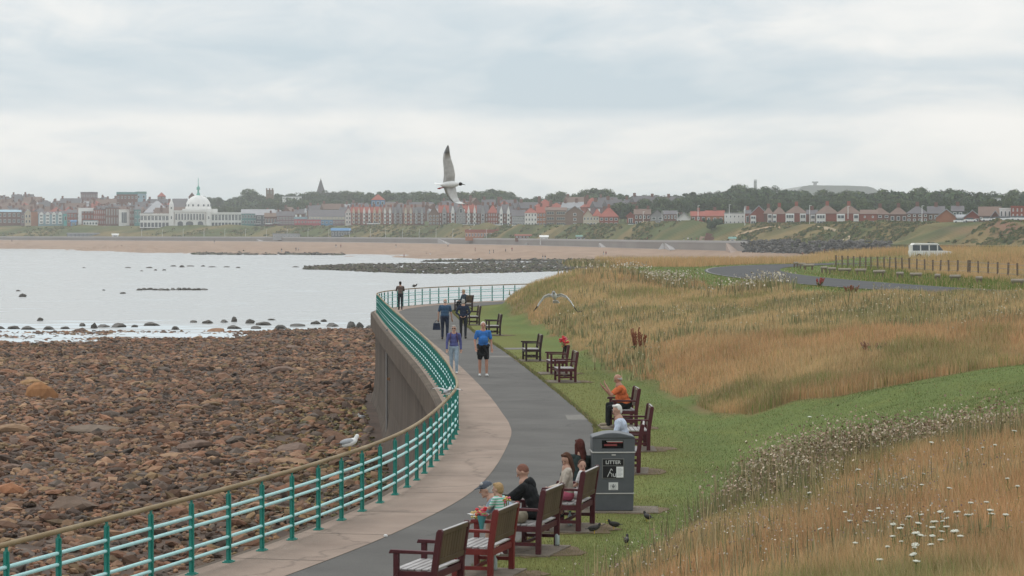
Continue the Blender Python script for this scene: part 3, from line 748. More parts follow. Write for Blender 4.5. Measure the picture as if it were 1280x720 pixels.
def roof_mesh(m_, w_, d_, h, rh, kind, ov=.35, y0=0.0):
    x0, x1, a, b_ = -w_ / 2 - ov, w_ / 2 + ov, y0 - ov, y0 + d_ + ov
    if kind == 'flat': m_.box(x0 + .2, x1 - .2, a + .2, b_ - .2, h, h + max(rh, .4))
    elif kind == 'side':   # ridge parallel to the front
        m_.prism([(a, h), (b_, h), ((a + b_) / 2, h + rh)], x0, x1, 'x')
    elif kind == 'front':  # gable faces the viewer
        m_.prism([(x0, h), (x1, h), (0, h + rh)], a, b_, 'y')
    elif kind == 'hip':
        k = min(w_, d_) / 2 * .92
        vs = [(x0, a, h), (x1, a, h), (x1, b_, h), (x0, b_, h)]
        rl = max(0.1, (w_ - 2 * k) / 2)
        my = (a + b_) / 2
        vs += [(-rl, my, h + rh), (rl, my, h + rh)]
        m_._add(vs, [(3, 2, 1, 0), (0, 1, 5, 4), (2, 3, 4, 5), (1, 2, 5), (3, 0, 4)])
def bld(x0, x1, yb, ye, yr, kind, wall, roof, label, win=(0, 0), depth=9.0, name='house', cat='house', dD=75, wh=.55, ww=.55, chim=0, group=None, extra=None, wframe=None, rz=None, parts=True, gablewin=0, bay=None):
    """x0..x1 pixel span, yb base, ye eaves, yr ridge (photo pixels)"""
    xc = (x0 + x1) / 2; D = float(Dw(xc)) + dD
    b_ = gd(xc, yb, D); ppm = F / D
    zb = b_[2]; gzv = float(far_h(np.array(xc), np.array(D)))
    w_ = (x1 - x0) / ppm; he = (yb - ye) / ppm; rh = (ye - yr) / ppm
    root = empty(name, (b_[0], b_[1], zb), rz if rz is not None else -UX(xc), label=label, cat=cat, group=group)
    m_ = MB(); m_.box(-w_ / 2, w_ / 2, 0, depth, min(-1.5, gzv - zb - 1.0), he)
    if kind == 'front': m_.prism([(-w_ / 2, he + .002), (w_ / 2, he + .002), (0, he + rh * .985)], .06, depth - .06, 'y')
    m_.build('wall', MM[wall], root)
    m2 = MB()
    if kind == 'front':
        ov = .5; t = .35; xx = w_ / 2
        sl_ = math.hypot(xx, rh)
        for sg in (-1, 1):
            m2.prism([(sg * (xx + ov), he - rh / xx * ov), (0, he + rh), (0, he + rh + t), (sg * (xx + ov), he - rh / xx * ov + t)][::sg], -ov, depth + ov, 'y')
    else: roof_mesh(m2, w_, depth, he + .004, rh, kind)
    r_ = m2.build('roof', MM[roof], root)
    for c in range(chim):
        m3 = MB(); cxx = 0 if chim == 1 else (-w_ / 2 + 1 + (w_ - 2) * c / (chim - 1))
        m3.box(cxx - .6, cxx + .6, depth / 2 - .45, depth / 2 + .45, he + rh * .5, he + rh + 1.4)
        
        m3.build('chimney', MM['redd' if wall != 'red' else 'red'], r_)
    nc, nr = win
    if nr:
        fh = he / nr
        for r0 in range(nr):
            for c in range(nc):
                window(root, -w_ / 2 + w_ * (c + .5) / nc, r0 * fh + fh * (1 - wh) / 2, w_ / nc * ww, fh * wh, frame=wframe or wfr)
    if bay:
        for bx, bw, bm_ in bay:  # fractional position, fractional width
            m3 = MB(); m3.box((bx - bw / 2) * w_, (bx + bw / 2) * w_, -.9, -.003, min(-1.5, gzv - zb - 1.0), he - .1)
            bo = m3.build('bay', MM[bm_], root)
            for r0 in range(2):
                wd = window(bo, bx * w_, he / 2 * r0 + .35, bw * w_ * .86, he / 2 * .62, y=-.9)
    if gablewin: window(root, 0, he + rh * .12, 1.6, rh * .4)
    if extra: extra(root, w_, he, rh, ppm)
    return root
def dormers(n, m1, roof='front', pitch=.5):
    def f_(root, w_, he, rh, ppm):
        for i in range(n):
            x = -w_ / 2 + w_ * (i + .5) / n; dw = w_ / n * pitch
            m_ = MB(); m_.box(x - dw / 2, x + dw / 2, -.9, 2.5, 0, he + .3)
            m_.prism([(x - dw / 2 - .2, he + .304), (x + dw / 2 + .2, he + .304), (x, he + rh * .95)], -1.0, 4.5, 'y')
            o = m_.build('gabled_bay', MM[m1], root)
            for k in range(3): window(o, x, he / 3 * k + .6, dw * .7, he / 3 * .6, y=-.9)
    return f_
E = bld
E(-14, 26, 280, 265, 262, 'side', 'redd', 'pblue', 'long brick terrace with blue grey roof at the far left edge of the town', (7, 2), 10, chim=2)
E(26, 31, 280, 268, 263, 'front', 'purp', 'slate', 'narrow violet brick house at the left of the cream gabled one', (1, 2))
E(31, 39, 280, 267, 262, 'front', 'cream', 'white', 'narrow cream house with a white edged gable in the far left row', (2, 2))
E(39, 48, 280, 265, 264, 'flat', 'orange', 'brown', 'plain orange brown block beside the cream gabled house', (0, 0))
E(48, 79, 280, 268, 264.5, 'side', 'pblue', 'slate', 'grey roofed row with tall white framed windows left of the turquoise block', (0, 0), 10, extra=dormers(4, 'white', pitch=.62))
E(79.5, 84, 277.5, 268, 267.5, 'flat', 'turq', 'turq', 'small bright turquoise block between brick houses', (1, 1), name='shop', cat='building')
E(84, 96, 280, 266, 262, 'side', 'red', 'slate', 'small red brick house behind the blue beach kiosk', (3, 2), chim=1)
E(88.5, 95.5, 283, 277, 275, 'side', 'blue', 'blue', 'small bright blue kiosk at the top of the left beach slope', (1, 1), dD=60, name='kiosk', cat='kiosk', depth=5)
def lframe(root, w_, he, rh, ppm):
    m_ = MB(); m_.box(-w_ / 2, w_ / 2, -1.2, -.004, he - 1.7, he + .6); m_.box(-w_ / 2, -w_ / 2 + 2.2, -1.2, -.004, 0, he - 1.704)
    m_.build('portal_frame', MM['white'], root)
E(98, 117, 281, 261, 260, 'flat', 'red', 'lgrey', 'red brick block wrapped by a white angular frame in the left of town', (5, 3), 12, extra=lframe, name='apartment_block', cat='building', ww=.4)
E(104, 122, 282, 276.5, 275.5, 'flat', 'white', 'pblue', 'low white glazed pavilion in front of the white framed block', (5, 1), 6, dD=62, name='pavilion', cat='building', ww=.75)
E(117, 132, 281, 262, 261, 'flat', 'red', 'slate', 'long red brick hotel wing with small windows beside the white framed block', (6, 3), 14, name='hotel', cat='building', ww=.35)
E(132, 148, 281, 260, 259, 'flat', 'redd', 'slate', 'dark red brick hotel wing with tall narrow pale windows', (5, 2), 14, name='hotel', cat='building', ww=.35, wh=.7)
E(148.5, 162, 281.5, 262.5, 262, 'flat', 'white', 'white', 'plain white cube building with one glass panel', (1, 1), 12, name='white_block', cat='building', ww=.5, wh=.72)
E(162, 168, 281, 258, 257, 'flat', 'redd', 'slate', 'narrow brown brick block right of the white cube', (2, 3), 12, ww=.4)
E(168, 176, 280, 262, 258, 'side', 'teal', 'slate', 'dark teal block beside the white domed hall', (2, 2), 12, name='block', cat='building')
E(146, 172, 266, 243, 240, 'flat', 'redd', 'teal', 'tall red brick block with a teal top storey on the skyline', (6, 3), 20, dD=330, name='apartment_block', cat='building', ww=.4, wh=.4)
E(170, 183, 266, 242, 239.5, 'flat', 'pblue', 'greenr', 'pale blue tower end of the tall block with green roof on the skyline', (2, 3), 18, dD=338, name='apartment_block', cat='building', ww=.4, wh=.4)
E(101, 122, 262, 241.5, 240, 'flat', 'purp', 'slate', 'flat roofed dark block on the hilltop left of the tall red and teal one', (7, 3), 16, dD=400, name='apartment_block', cat='building', ww=.4, wh=.4)
E(180, 213, 268, 266, 250.5, 'hip', 'dgrey', 'lgrey', 'big pale grey hipped hall roof behind the left wing of the domed hall', (0, 0), 45, dD=110, name='hall', cat='hall')
E(216, 234, 268, 264, 248, 'side', 'purp', 'slate', 'dark slate roofed hall behind the dome', (0, 0), 30, dD=125, name='hall', cat='hall')
E(236, 244, 250, 246, 241, 'front', 'redd', 'redt', 'small red roofed gable peeping out left of the dome', (1, 1), dD=420)
E(197, 207, 250, 245.5, 240.5, 'hip', 'redd', 'redt', 'red pyramid roofed house on the skyline above the grey hall roof', (2, 1), dD=420)
# --- white domed hall
def domed_hall():
    xc = 242; D = float(Dw(xc)) + 66; b_ = gd(xc, 281, D); ppm = F / D; q = 1 / ppm
    root = empty('domed_hall', b_, -UX(xc), label='white domed seaside hall with green spire, towers and long glazed wings', cat='hall')
    X = lambda px: (px - xc) * q
    Zp = lambda py: (281 - py) * q
    W_ = MM['white']
    m_ = MB(); m_.box(X(218), X(257), 0, 18, -2, Zp(265)); m_.build('main_block', W_, root)
    m_ = MB(); m_.box(X(217.5), X(257.5), -.5, .8, Zp(265) + .01, Zp(263)); m_.build('parapet', W_, root)
    m_ = MB(); m_.box(X(228), X(266), 1.5, 17, Zp(265) + .012, Zp(261)); m_.box(X(264), X(272), 2, 12, -2, Zp(261)); m_.build('upper_tier', W_, root)
    for i in range(10):
        x = X(220.5 + i * 3.7); window(root, x, Zp(275), 1.15, Zp(267) - Zp(275))
    for i in range(11):
        m_ = MB(); m_.lathe([(.28, Zp(275.5)), (.22, Zp(267))], 8, (X(218.8 + i * 3.7), -.45, 0)); m_.build('column', W_, root)
    am = MM['dgrey']
    for xx, ww_ in ((225.5, 3.4), (237, 4.5), (250.5, 3.4)):
        m_ = MB(); hh = Zp(276.5); r_ = ww_ * q
        m_.prism([(X(xx) - r_, -1.5), (X(xx) + r_, -1.5)] + [(X(xx) + r_ * math.cos(a), hh * .45 + hh * .5 * math.sin(a)) for a in np.linspace(0, math.pi, 9)], -.12, -.03, 'y'); m_.build('arch_opening', am, root)
    # dome
    r = 16 * q; cx_ = X(248); cy_ = 14
    dm = MB(); dm.smooth = True
    dm.lathe([(r * 1.02, Zp(263)), (r * 1.02, Zp(259.5)), (r, Zp(259))] + [(r * math.cos(a), Zp(259) + r * .96 * math.sin(a)) for a in np.linspace(0.05, 1.5, 12)], 32, (cx_, cy_, 0))
    d_ = dm.build('dome', W_, root)
    for a in np.linspace(-1.3, 1.3, 7):
        m_ = MB(); m_.ell((cx_ + math.sin(a) * r * .995, cy_ - math.cos(a) * r * .995, Zp(256.5)), (.6, .5, .75), 10, 6); m_.build('round_window', am, d_)
    m_ = MB(); z0 = Zp(244)
    m_.lathe([(1.4, z0 - .6), (1.1, z0 + .9), (.6, z0 + 2.0), (.55, z0 + 3.6), (1.2, z0 + 3.8), (1.0, z0 + 5.2), (.25, z0 + 6.2), (.12, z0 + 11.5)], 12, (cx_, cy_, 0)); m_.build('spire', fm_('copper_green', (.14, .40, .33)), d_)
    for xa, xb, yt, yp in ((211.5, 217.5, 258, 249.5), (257.5, 264, 264, 259)):
        m_ = MB(); m_.box(X(xa), X(xb), -1.6, 3.0, -2, Zp(yt)); c_ = (X((xa + xb) / 2), .7, 0); rr0 = (xb - xa) / 2 * q
        m_.lathe([(rr0 * .95, Zp(yt) + .003), (rr0 * .9, Zp(yt - 3.2)), (rr0 * .55, Zp((yt + yp) / 2 - 1.6)), (.15, Zp(yp))], 10, c_)
        t_ = m_.build('tower', W_, root)
        window(t_, c_[0], Zp(274), 1.0, 2.0, y=-1.6); window(t_, c_[0], Zp(yt + 3.6), 1.0, 1.6, y=-1.6) if yt < 260 else None
    for xa, xb, ytop, n in ((175.5, 211.5, 267.5, 8), (264, 301.5, 266, 9)):
        m_ = MB(); m_.box(X(xa), X(xb), .4, 12, -2, Zp(ytop)); m_.box(X(xa) - .2, X(xb) + (-.2 if xa < 200 else .2), -.1, .396, Zp(ytop + 1.4), Zp(ytop - .6)); wg = m_.build('wing', W_, root)
        for i in range(n):
            xx = X(xa + (xb - xa) * (i + .5) / n); wq = (xb - xa) / n * q
            window(wg, xx, Zp(275.5), wq * .78, Zp(ytop + 2.2) - Zp(275.5), y=.4)
            m_ = MB(); m_.box(xx - wq * .36, xx + wq * .36, .31, .392, -1.4, Zp(278.3)); m_.build('opening', am, wg)
    return root
domed_hall()
E(302, 320, 281, 267, 261.5, 'side', 'teal', 'lgrey', 'teal clad building with pale roof right of the domed hall', (5, 2), 12, name='leisure_building', cat='building', ww=.6)
E(320, 343, 281, 269, 261.5, 'side', 'dgrey', 'lgrey', 'dark shed with a wide pale grey roof right of the teal building', (3, 2), 16, name='shed', cat='shed', ww=.5)
E(331, 346, 282, 271, 266, 'side', 'redd', 'brown', 'low brown brick house in front of the pale shed roof', (4, 1), 8, dD=66, chim=1)
E(346, 368, 281, 270, 264, 'side', 'purp', 'slate', 'brown terrace with dark windows left of the pale blue shop', (6, 2), 10, chim=2)
E(368, 384, 281, 274, 271, 'flat', 'pink', 'pblue', 'shop with red front and pale blue fascia', (4, 1), 10, dD=70, name='shop', cat='shop', wh=.35)
E(384, 401, 281, 274.5, 273.5, 'flat', 'pink', 'lgrey', 'row of red shop fronts right of the pale blue fascia', (5, 1), 10, dD=70, name='shop', cat='shop', wh=.3)
E(386, 433, 274, 271, 262, 'side', 'cream', 'slate', 'long cream parade under a wide slate roof', (12, 1), 16, dD=90, name='parade', cat='building', ww=.5)
E(401, 416, 281, 275, 274.5, 'flat', 'blue', 'grey', 'dark blue shop front in the cream parade', (3, 1), 8, dD=72, name='shop', cat='shop', wh=.4)
E(416, 431, 281, 275, 274.4, 'flat', 'purp', 'lgrey', 'violet shop front at the right end of the cream parade', (4, 1), 8, dD=72, name='shop', cat='shop', wh=.4)
E(432, 439, 280, 265, 259.5, 'front', 'white', 'pink', 'white turreted corner house with red roof left of the gabled terrace', (2, 3), 9, chim=1)
xs_ = [439, 452, 465, 478, 491, 504, 517, 531]
adj = ['leftmost', 'second', 'third', 'fourth', 'fifth', 'sixth', 'rightmost']
for i in range(7):
    wl = ['red', 'red', 'orange', 'red', 'redd', 'red', 'redd'][i]
    E(xs_[i], xs_[i + 1] - .2, 280, 266 + (i > 3) * .5, 258.5, 'side', wl, ['redt', 'redt', 'redt', 'brt', 'slate', 'brt', 'slate'][i], adj[i] + ' house of the red terrace with white gabled bays left of the flying gull', (3, 3), 10, chim=2, extra=dormers(2, ['cream', 'white', 'cream', 'white', 'grey', 'cream', 'grey'][i], pitch=.42), wh=.4, ww=.3, name='terraced_house', group='red terrace left of the gull')
E(536, 549, 281, 268, 258, 'front', 'brown', 'brt', 'brown gabled house between the two red terraces', (3, 3), 11, chim=1)
E(549, 562, 282, 266, 256, 'side', 'redd', 'redt', 'red gabled house at the left end of the second terrace', (4, 3), 11, chim=2, extra=dormers(1, 'grey', pitch=.4), ww=.3)
E(562, 570, 282, 266, 256.5, 'side', 'red', 'slate', 'slate roofed house just below the tail of the gull', (2, 3), 11, chim=1, extra=dormers(1, 'white', pitch=.5), ww=.3)
E(570, 582, 282, 268, 254, 'front', 'grey', 'lgrey', 'house with the big pale steep gable in the second terrace', (3, 3), 12, gablewin=1)
E(582, 597, 282, 266, 256, 'side', 'redd', 'redt', 'dark brick house right of the big pale gable', (4, 3), 11, chim=2, extra=dormers(2, 'white', pitch=.35), ww=.3)
E(597, 610, 282, 267, 256, 'side', 'redd', 'slate', 'dark brick slate roofed house with one white bay', (4, 3), 11, chim=1, extra=dormers(1, 'grey', pitch=.35), ww=.3)
E(610, 622, 282, 266, 256, 'hip', 'red', 'redt', 'red house with a red hipped roof near the end of the second terrace', (4, 3), 11, chim=1, ww=.4)
E(622, 640, 283, 267, 257, 'side', 'redd', 'slate', 'dark house with two white gabled bays at the right end of the second terrace', (5, 3), 11, chim=2, extra=dormers(2, 'white', pitch=.4), ww=.3)
E(640, 656, 283, 270, 262, 'side', 'grey', 'slate', 'small grey rendered terrace left of the orange one', (5, 2), 10, chim=1)
E(656, 671, 283, 266, 259.5, 'hip', 'white', 'redt', 'white and red house with a red roof by the grey terrace', (4, 3), 10, chim=1)
E(671, 682, 283, 266, 257.5, 'side', 'orange', 'redt', 'orange brick house with an orange red roof', (3, 3), 10, chim=1)
E(682, 694, 283.5, 263, 259, 'side', 'brown', 'brt', 'left half of the brown flats with cream window panels', (1, 3), 12, ww=.75, wframe=MM['cream'], name='flats', cat='flats')
E(694, 708, 283.5, 263, 259, 'side', 'brown', 'brt', 'middle of the brown flats with cream window panels', (1, 3), 12, ww=.75, wframe=MM['cream'], name='flats', cat='flats')
E(708, 729, 283.5, 265, 258, 'front', 'brown', 'lgrey', 'brown gable end of the flats outlined by a pale roof edge', (1, 3), 14, dD=72, ww=.16, name='flats', cat='flats')
E(729, 741, 283.5, 270, 262, 'front', 'cream', 'redt', 'cream house with a red roof right of the brown gable', (3, 2), 10)
E(741, 752, 283.5, 270, 261, 'hip', 'cream', 'redt', 'second cream and red house right of the brown gable', (3, 2), 10)
E(749, 773, 283, 271, 259, 'hip', 'red', 'redt', 'red brick house with a wide red hipped roof beside dark trees', (4, 2), 12, chim=1, ww=.6)
E(783.5, 793, 282.5, 270, 266, 'front', 'red', 'redt', 'small red brick gable among the dark trees', (1, 1), 8)
E(793, 813, 282, 268, 261, 'side', 'redd', 'brt', 'dark brick house half hidden by trees', (4, 2), 10, chim=2)
E(813, 830, 282, 270, 263, 'front', 'grey', 'slate', 'grey gabled house behind the white poles', (2, 2), 10)
E(830, 846, 282, 268, 263, 'side', 'redd', 'slate', 'dark brown house left of the white gabled one', (4, 2), 10)
E(846, 864, 282, 274, 266, 'front', 'white', 'lgrey', 'white house with pale gable roof on the cliff top', (3, 2), 10)
E(864, 882, 282, 270, 264, 'side', 'red', 'redt', 'low red brick house right of the white gabled one', (3, 2), 10, chim=1)
E(882, 905, 280, 270, 263, 'side', 'orange', 'redt', 'orange brick house with red roof near the cliff stairs', (3, 1), 10, chim=1, ww=.4)
E(905.5, 931, 281.5, 267, 266, 'flat', 'white', 'grey', 'plain white flat fronted house on the cliff top', (5, 2), 10, ww=.4, wh=.4)
E(931, 938, 281, 267, 262, 'side', 'red', 'slate', 'narrow red brick end house right of the plain white one', (1, 1), 10, chim=1)
E(937, 960, 281, 269, 257.5, 'front', 'red', 'lgrey', 'red brick house with a steep gable edged in white', (0, 0), 11, bay=[(-.3, .3, 'white')])
E(955, 966, 280.5, 267, 259, 'hip', 'redd', 'brt', 'dark tiled house with white bays behind the steep gable', (0, 0), 10, bay=[(.15, .5, 'white')], chim=1)
E(966, 982, 280.5, 267.5, 258, 'hip', 'red', 'brt', 'red brick house with hipped brown roof and left corner bay', (0, 0), 11, chim=1, bay=[(-.36, .3, 'white')])
E(982, 1009, 281.5, 266.5, 256.5, 'hip', 'red', 'brt', 'wide red brick semi with white bays at both ends under a hipped roof', (0, 0), 11, chim=1, bay=[(-.3, .4, 'white'), (.3, .28, 'white')])
E(1009, 1021, 281.5, 268, 262, 'side', 'redd', 'slate', 'low link house with white bays left of the tall hipped house', (0, 0), 9, chim=1, bay=[(.1, .5, 'white')])
E(1020, 1048, 282, 267, 256, 'hip', 'red', 'brt', 'tall red brick house with wide white bay and hipped grey roof', (0, 0), 11, chim=1, bay=[(-.28, .42, 'white')])
E(1046, 1076, 282, 267, 256, 'hip', 'red', 'brt', 'red brick house with wide white bay right of the tall hipped house', (0, 0), 11, chim=1, bay=[(-.33, .34, 'white'), (.3, .22, 'white')])
E(1076, 1096, 282, 267.5, 262, 'side', 'red', 'brt', 'lower red brick house with a single white window on the right', (2, 2), 10, ww=.22, wh=.35)
E(1088, 1112, 279, 268, 259, 'hip', 'redd', 'brt', 'dark brick house behind the low white garden wall', (3, 2), 10, dD=100, chim=1)
E(1084, 1109, 283, 277.5, 277, 'flat', 'cream', 'lgrey', 'long low cream garage below the brick houses', (4, 1), 6, dD=66, name='garage', cat='garage', wh=.4, ww=.5)
E(1112, 1134, 278, 268, 258.5, 'hip', 'redd', 'brt', 'dark brick bungalow with a hipped roof and chimney left of the pole', (3, 1), 10, dD=95, chim=1)
E(1133, 1160, 277.5, 267, 257, 'hip', 'redd', 'slate', 'brown brick house with a grey hipped roof behind the tall pole', (4, 2), 11, dD=95, chim=1)
E(1160, 1180, 276, 267, 257.5, 'side', 'brown', 'slate', 'slate roofed house with a brick gable at the back', (3, 1), 10, dD=110, chim=1)
E(1170, 1196, 277, 272, 262, 'front', 'orange', 'lgrey', 'wide low orange brick gable with pale roof edges', (0, 0), 12, dD=72)
E(1190, 1204, 276, 264, 257, 'side', 'dgrey', 'slate', 'dark house behind the low orange gable', (2, 2), 10, dD=110, chim=1)
E(1196, 1208, 278, 272, 268, 'side', 'white', 'lgrey', 'small white cottage between two brick gables', (3, 1), 9)
E(1205, 1226, 278, 272, 263.5, 'front', 'red', 'lgrey', 'red brick gable with white framed porch', (2, 1), 12, ww=.5)
E(1224, 1250, 276, 270, 258, 'side', 'brown', 'brt', 'long brown roofed bungalow at the right of town', (5, 1), 12)
E(1238, 1250, 277, 272, 264, 'front', 'redd', 'lgrey', 'small dark red gable in front of the long brown roof', (0, 0), 9, dD=66)
E(1249.5, 1264, 273, 261.5, 261, 'flat', 'white', 'white', 'white framed flat roofed house near the right edge', (3, 1), 10, wh=.6)
E(1264, 1290, 273, 259, 258, 'flat', 'red', 'redt', 'tall flat red brick building at the right edge of town', (5, 2), 12, ww=.3)
# skyline and landmark buildings
def church():
    D = 2250; b_ = gd(401, 250, D); q = D / F
    r_ = empty('church', b_, 0, label='dark stone church with a tall pointed spire on the skyline', cat='church')
    m_ = MB(); m_.box(-3.5,3.5,-3.5,3.5,-8,4.2); m_.build('tower', MM['brown'], r_)
    m_ = MB(); m_.lathe([(4.3, 4.0), (2.6, 9.0), (.12, 17.2)], 8); s_ = m_.build('spire', MM['slate'], r_)
    m_ = MB(); m_.box(3.502, 22, -5, 5, -7, 1); m_.prism([(-5.5, 1.0), (5.5, 1.0), (0, 6)], 3.502, 22, 'x'); m_.build('nave', MM['slate'], r_)
church()
def tower(x0, x1, yb, yt, lab, w_='brown', D=2200):
    b_ = gd((x0 + x1) / 2, yb, D); q = D / F; wd = (x1 - x0) * q; h = (yb - yt) * q
    r_ = empty('church_tower', b_, 0, label=lab, cat='tower')
    m_ = MB(); m_.box(-wd / 2, wd / 2, 0, wd, -6, h); m_.build('tower_wall', MM[w_], r_)
    m_ = MB()
    for sx in (-1, 0, 1): m_.box(sx * wd * .4 - wd * .1, sx * wd * .4 + wd * .1, -.2, .8, h + .003, h + 1.4)
    m_.build('battlements', MM[w_], r_)
    for sx in (-.22, .22): window(r_, sx * wd, h * .62, wd * .16, h * .22)
tower(332.5, 341.5, 249, 237.5, 'square dark stone church tower with battlements on the skyline')
tower(942.5, 946, 240, 226.5, 'thin pale concrete tower block above the right hand wood', 'grey', 2300)
E(353, 377, 249.5, 246, 245, 'flat', 'white', 'lgrey', 'long low white building among skyline trees left of the spire', (6, 1), 10, dD=440, name='school', cat='building', wh=.4)
E(464, 481, 258, 250, 243, 'hip', 'blue', 'redt', 'blue walled house with a red pyramid roof behind the terrace', (3, 1), 12, dD=200)
E(1240, 1251, 252, 248.5, 248, 'flat', 'white', 'lgrey', 'small white building half hidden in the right hand wood', (3, 1), 8, dD=300, name='house', cat='house')
# back rows of roofs climbing the hill behind the front row : every one a house of its own
protos = []
for i, (wl, rf, kd, w0, dp, h0, rh0) in enumerate([('redd', 'slate', 'side', 8, 8, 5.5, 3.2), ('purp', 'slate', 'side', 11, 8, 5.5, 3), ('redd', 'brt', 'front', 7, 10, 5.5, 3.4), ('brown', 'brt', 'side', 14, 9, 6, 3.2), ('red', 'redt', 'hip', 9, 9, 5.5, 3.5), ('grey', 'lgrey', 'side', 10, 8, 5, 2.6), ('redd', 'slate', 'side', 16, 9, 6, 3.4)]):
    pr = []
    m_ = MB(); m_.box(-w0 / 2, w0 / 2, 0, dp, -4, h0)
    if kd == 'front': m_.prism([(-w0 / 2, h0 + .002), (w0 / 2, h0 + .002), (0, h0 + rh0 * .96)], .06, dp - .06, 'y')
    m2 = MB()
    if kd == 'front':
        for sg in (-1, 1): m2.prism([(sg * (w0 / 2 + .4), h0 - .3), (0, h0 + rh0), (0, h0 + rh0 + .3), (sg * (w0 / 2 + .4), h0)][::sg], -.4, dp + .4, 'y')
    else: roof_mesh(m2, w0, dp, h0 + .004, rh0, kd)
    m3 = MB(); m3.box(-w0 / 2 + .6, -w0 / 2 + 2.0, dp / 2 - .5, dp / 2 + .5, h0 + rh0 * .4, h0 + rh0 + 1.6)
    m4 = MB()
    for k in range(int(w0 / 3)):
        for r0 in (0.6, 3.2): m4.box(-w0 / 2 + 1 + k * 3, -w0 / 2 + 2.3 + k * 3, -.07, .02, r0 + .2, r0 + 1.7)
    protos.append((m_, MM[wl], m2, MM[rf], m3, m4, w0))
pmesh = []
for (m_, a, m2, b2, m3, m4, w0) in protos:
    e0 = empty('hillside_house'); p1 = m_.build('wall', a, e0); p2 = m2.build('roof', b2, e0); p3 = m3.build('chimney', MM['redd'], p2); p4 = m4.build('windows', wfr, e0); pmesh.append((e0, w0))
used = set()
def back(px, D, zoff=0.0, k=None, sc_=1.0, rz=0.0):
    k = rnd.randrange(len(pmesh)) if k is None else k
    e0 = pmesh[k][0]
    e = e0 if k not in used else copy_tree(e0); used.add(k)
    zz = float(far_h(np.array(px), np.array(D)))
    e.location = (UX(px) * D, D, zz + zoff); e.scale = (sc_, sc_, sc_ * rnd.uniform(.9, 1.15)); e.rotation_euler = (0, 0, rz)
    return e, k
kinds = ['red brick hillside house with slate roof', 'violet brick hillside house with slate roof', 'brick hillside house with its gable to the sea', 'long brown brick hillside house with tiled roof', 'red hipped roof house on the hillside', 'grey house with pale roof on the hillside', 'long brick terrace block with slate roof on the hill']
nb = 0
for row, (dd, step) in enumerate([(115, 11), (165, 10), (225, 10), (290, 10), (360, 9), (440, 9), (530, 8)]):
    px = -12 + rnd.uniform(0, 6)
    while px < 245:
        D = float(Dw(px)) + dd + rnd.uniform(-12, 12)
        lim = interp(px, [(0, 600), (45, 600), (60, 420), (75, 380), (95, 430), (140, 500), (200, 400), (245, 300)])
        if dd < lim:
            e, k = back(px, D, rnd.uniform(-.5, 1.5), rz=rnd.choice([0, 0, .4, -.5, 1.3]))
            tag(e, kinds[k] + ' above the left of the town', 'house', 'houses climbing the left hillside: ' + kinds[k]); nb += 1
        px += step + rnd.uniform(-2, 3)
for (a, b2, dd, step, sc_) in [(410, 640, 190, 12, 1.0), (440, 640, 300, 12, 1.0), (640, 780, 200, 14, 1.0), (690, 860, 330, 16, .9), (330, 440, 170, 13, 1.0)]:
    px = a
    while px < b2:
        e, k = back(px, float(Dw(px)) + dd + rnd.uniform(-10, 10), rnd.uniform(0, 1.5), sc_=sc_, rz=rnd.choice([0, .3, -.3]))
        tag(e, kinds[k] + ' showing over the seafront row', 'house', 'roofs behind the seafront: ' + kinds[k]); nb += 1
        px += step + rnd.uniform(-2, 4)
print('back houses', nb)

# ---------------------------------------------------------------- trees
leafm = mat('far_foliage', (.7, .7, .7), (1.25, 1.25, 1.2), scale=.6, rough=.9, attr='Col', spec=.1, contrast=.2)
barkm = mat('bark', (.07, .05, .035), rough=.9)
def crown_arrays(seed, w_, h, n, leaf, pal, base=0.0):
    r_ = np.random.default_rng(seed)
    nl = 9
    lob = np.stack([r_.uniform(-.55, .55, nl) * w_ / 2, r_.uniform(-.5, .5, nl) * w_ / 2, base + h * r_.uniform(.25, .8, nl)], 1); lr = r_.uniform(.28, .46, nl) * w_ / 2 * 1.25
    lob[0] = (0, 0, base + h * .55); lr[0] = w_ * .33
    k = r_.integers(0, nl, n); d = r_.normal(size=(n, 3)); d /= np.linalg.norm(d, axis=1)[:, None]
    rad = lr[k] * (.72 + .32 * r_.random(n))
    c = lob[k] + d * rad[:, None] * np.array([1, 1, .85])
    t = r_.normal(size=(n, 3)); t -= d * (t * d).sum(1)[:, None] * .7; t /= np.linalg.norm(t, axis=1)[:, None]
    b_ = np.cross(d, t); s = leaf * (.6 + .8 * r_.random(n))[:, None]
    V = np.stack([c - t * s, c + b_ * s * .8, c + t * s, c - b_ * s * .8], 1).reshape(-1, 3)
    Fc = np.arange(n * 4).reshape(-1, 4)
    C = pal[r_.integers(0, len(pal), n)] * (.75 + .5 * r_.random((n, 1)))
    return V, Fc, np.repeat(C, 4, 0)
fpal = np.array([[.04, .068, .03], [.055, .085, .035], [.07, .10, .04], [.035, .06, .035]])
tproto = []
for i, (w_, h, pl) in enumerate([(11, 10, fpal), (14, 12, fpal * 1.1), (8, 12, fpal * .85), (12, 9, fpal * np.array([1.2, 1.1, .9])), (16, 13, fpal * .95)]):
    V, Fc, C = crown_arrays(50 + i, w_, h, 1500, .5, pl, 2.0)
    e0 = empty('tree'); cr = np_mesh('crown', V, Fc, leafm, parent=e0, col=C, nper=4)
    m_ = MB(); m_.tube([(0, 0, -3), (0.1, 0, 1.5), (0, .1, h * .5)], [.35, .3, .15], 7); m_.tube([(0, 0, 2), (w_ * .2, .3, h * .55)], [.18, .08], 6); m_.tube([(0, 0, 2.4), (-w_ * .2, -.3, h * .6)], [.18, .08], 6); m_.build('trunk', barkm, e0)
    tproto.append(e0)
tused = set()
tk = ['rounded green tree', 'broad dark green tree', 'tall narrow dark tree', 'low spreading olive green tree', 'large full crowned tree']
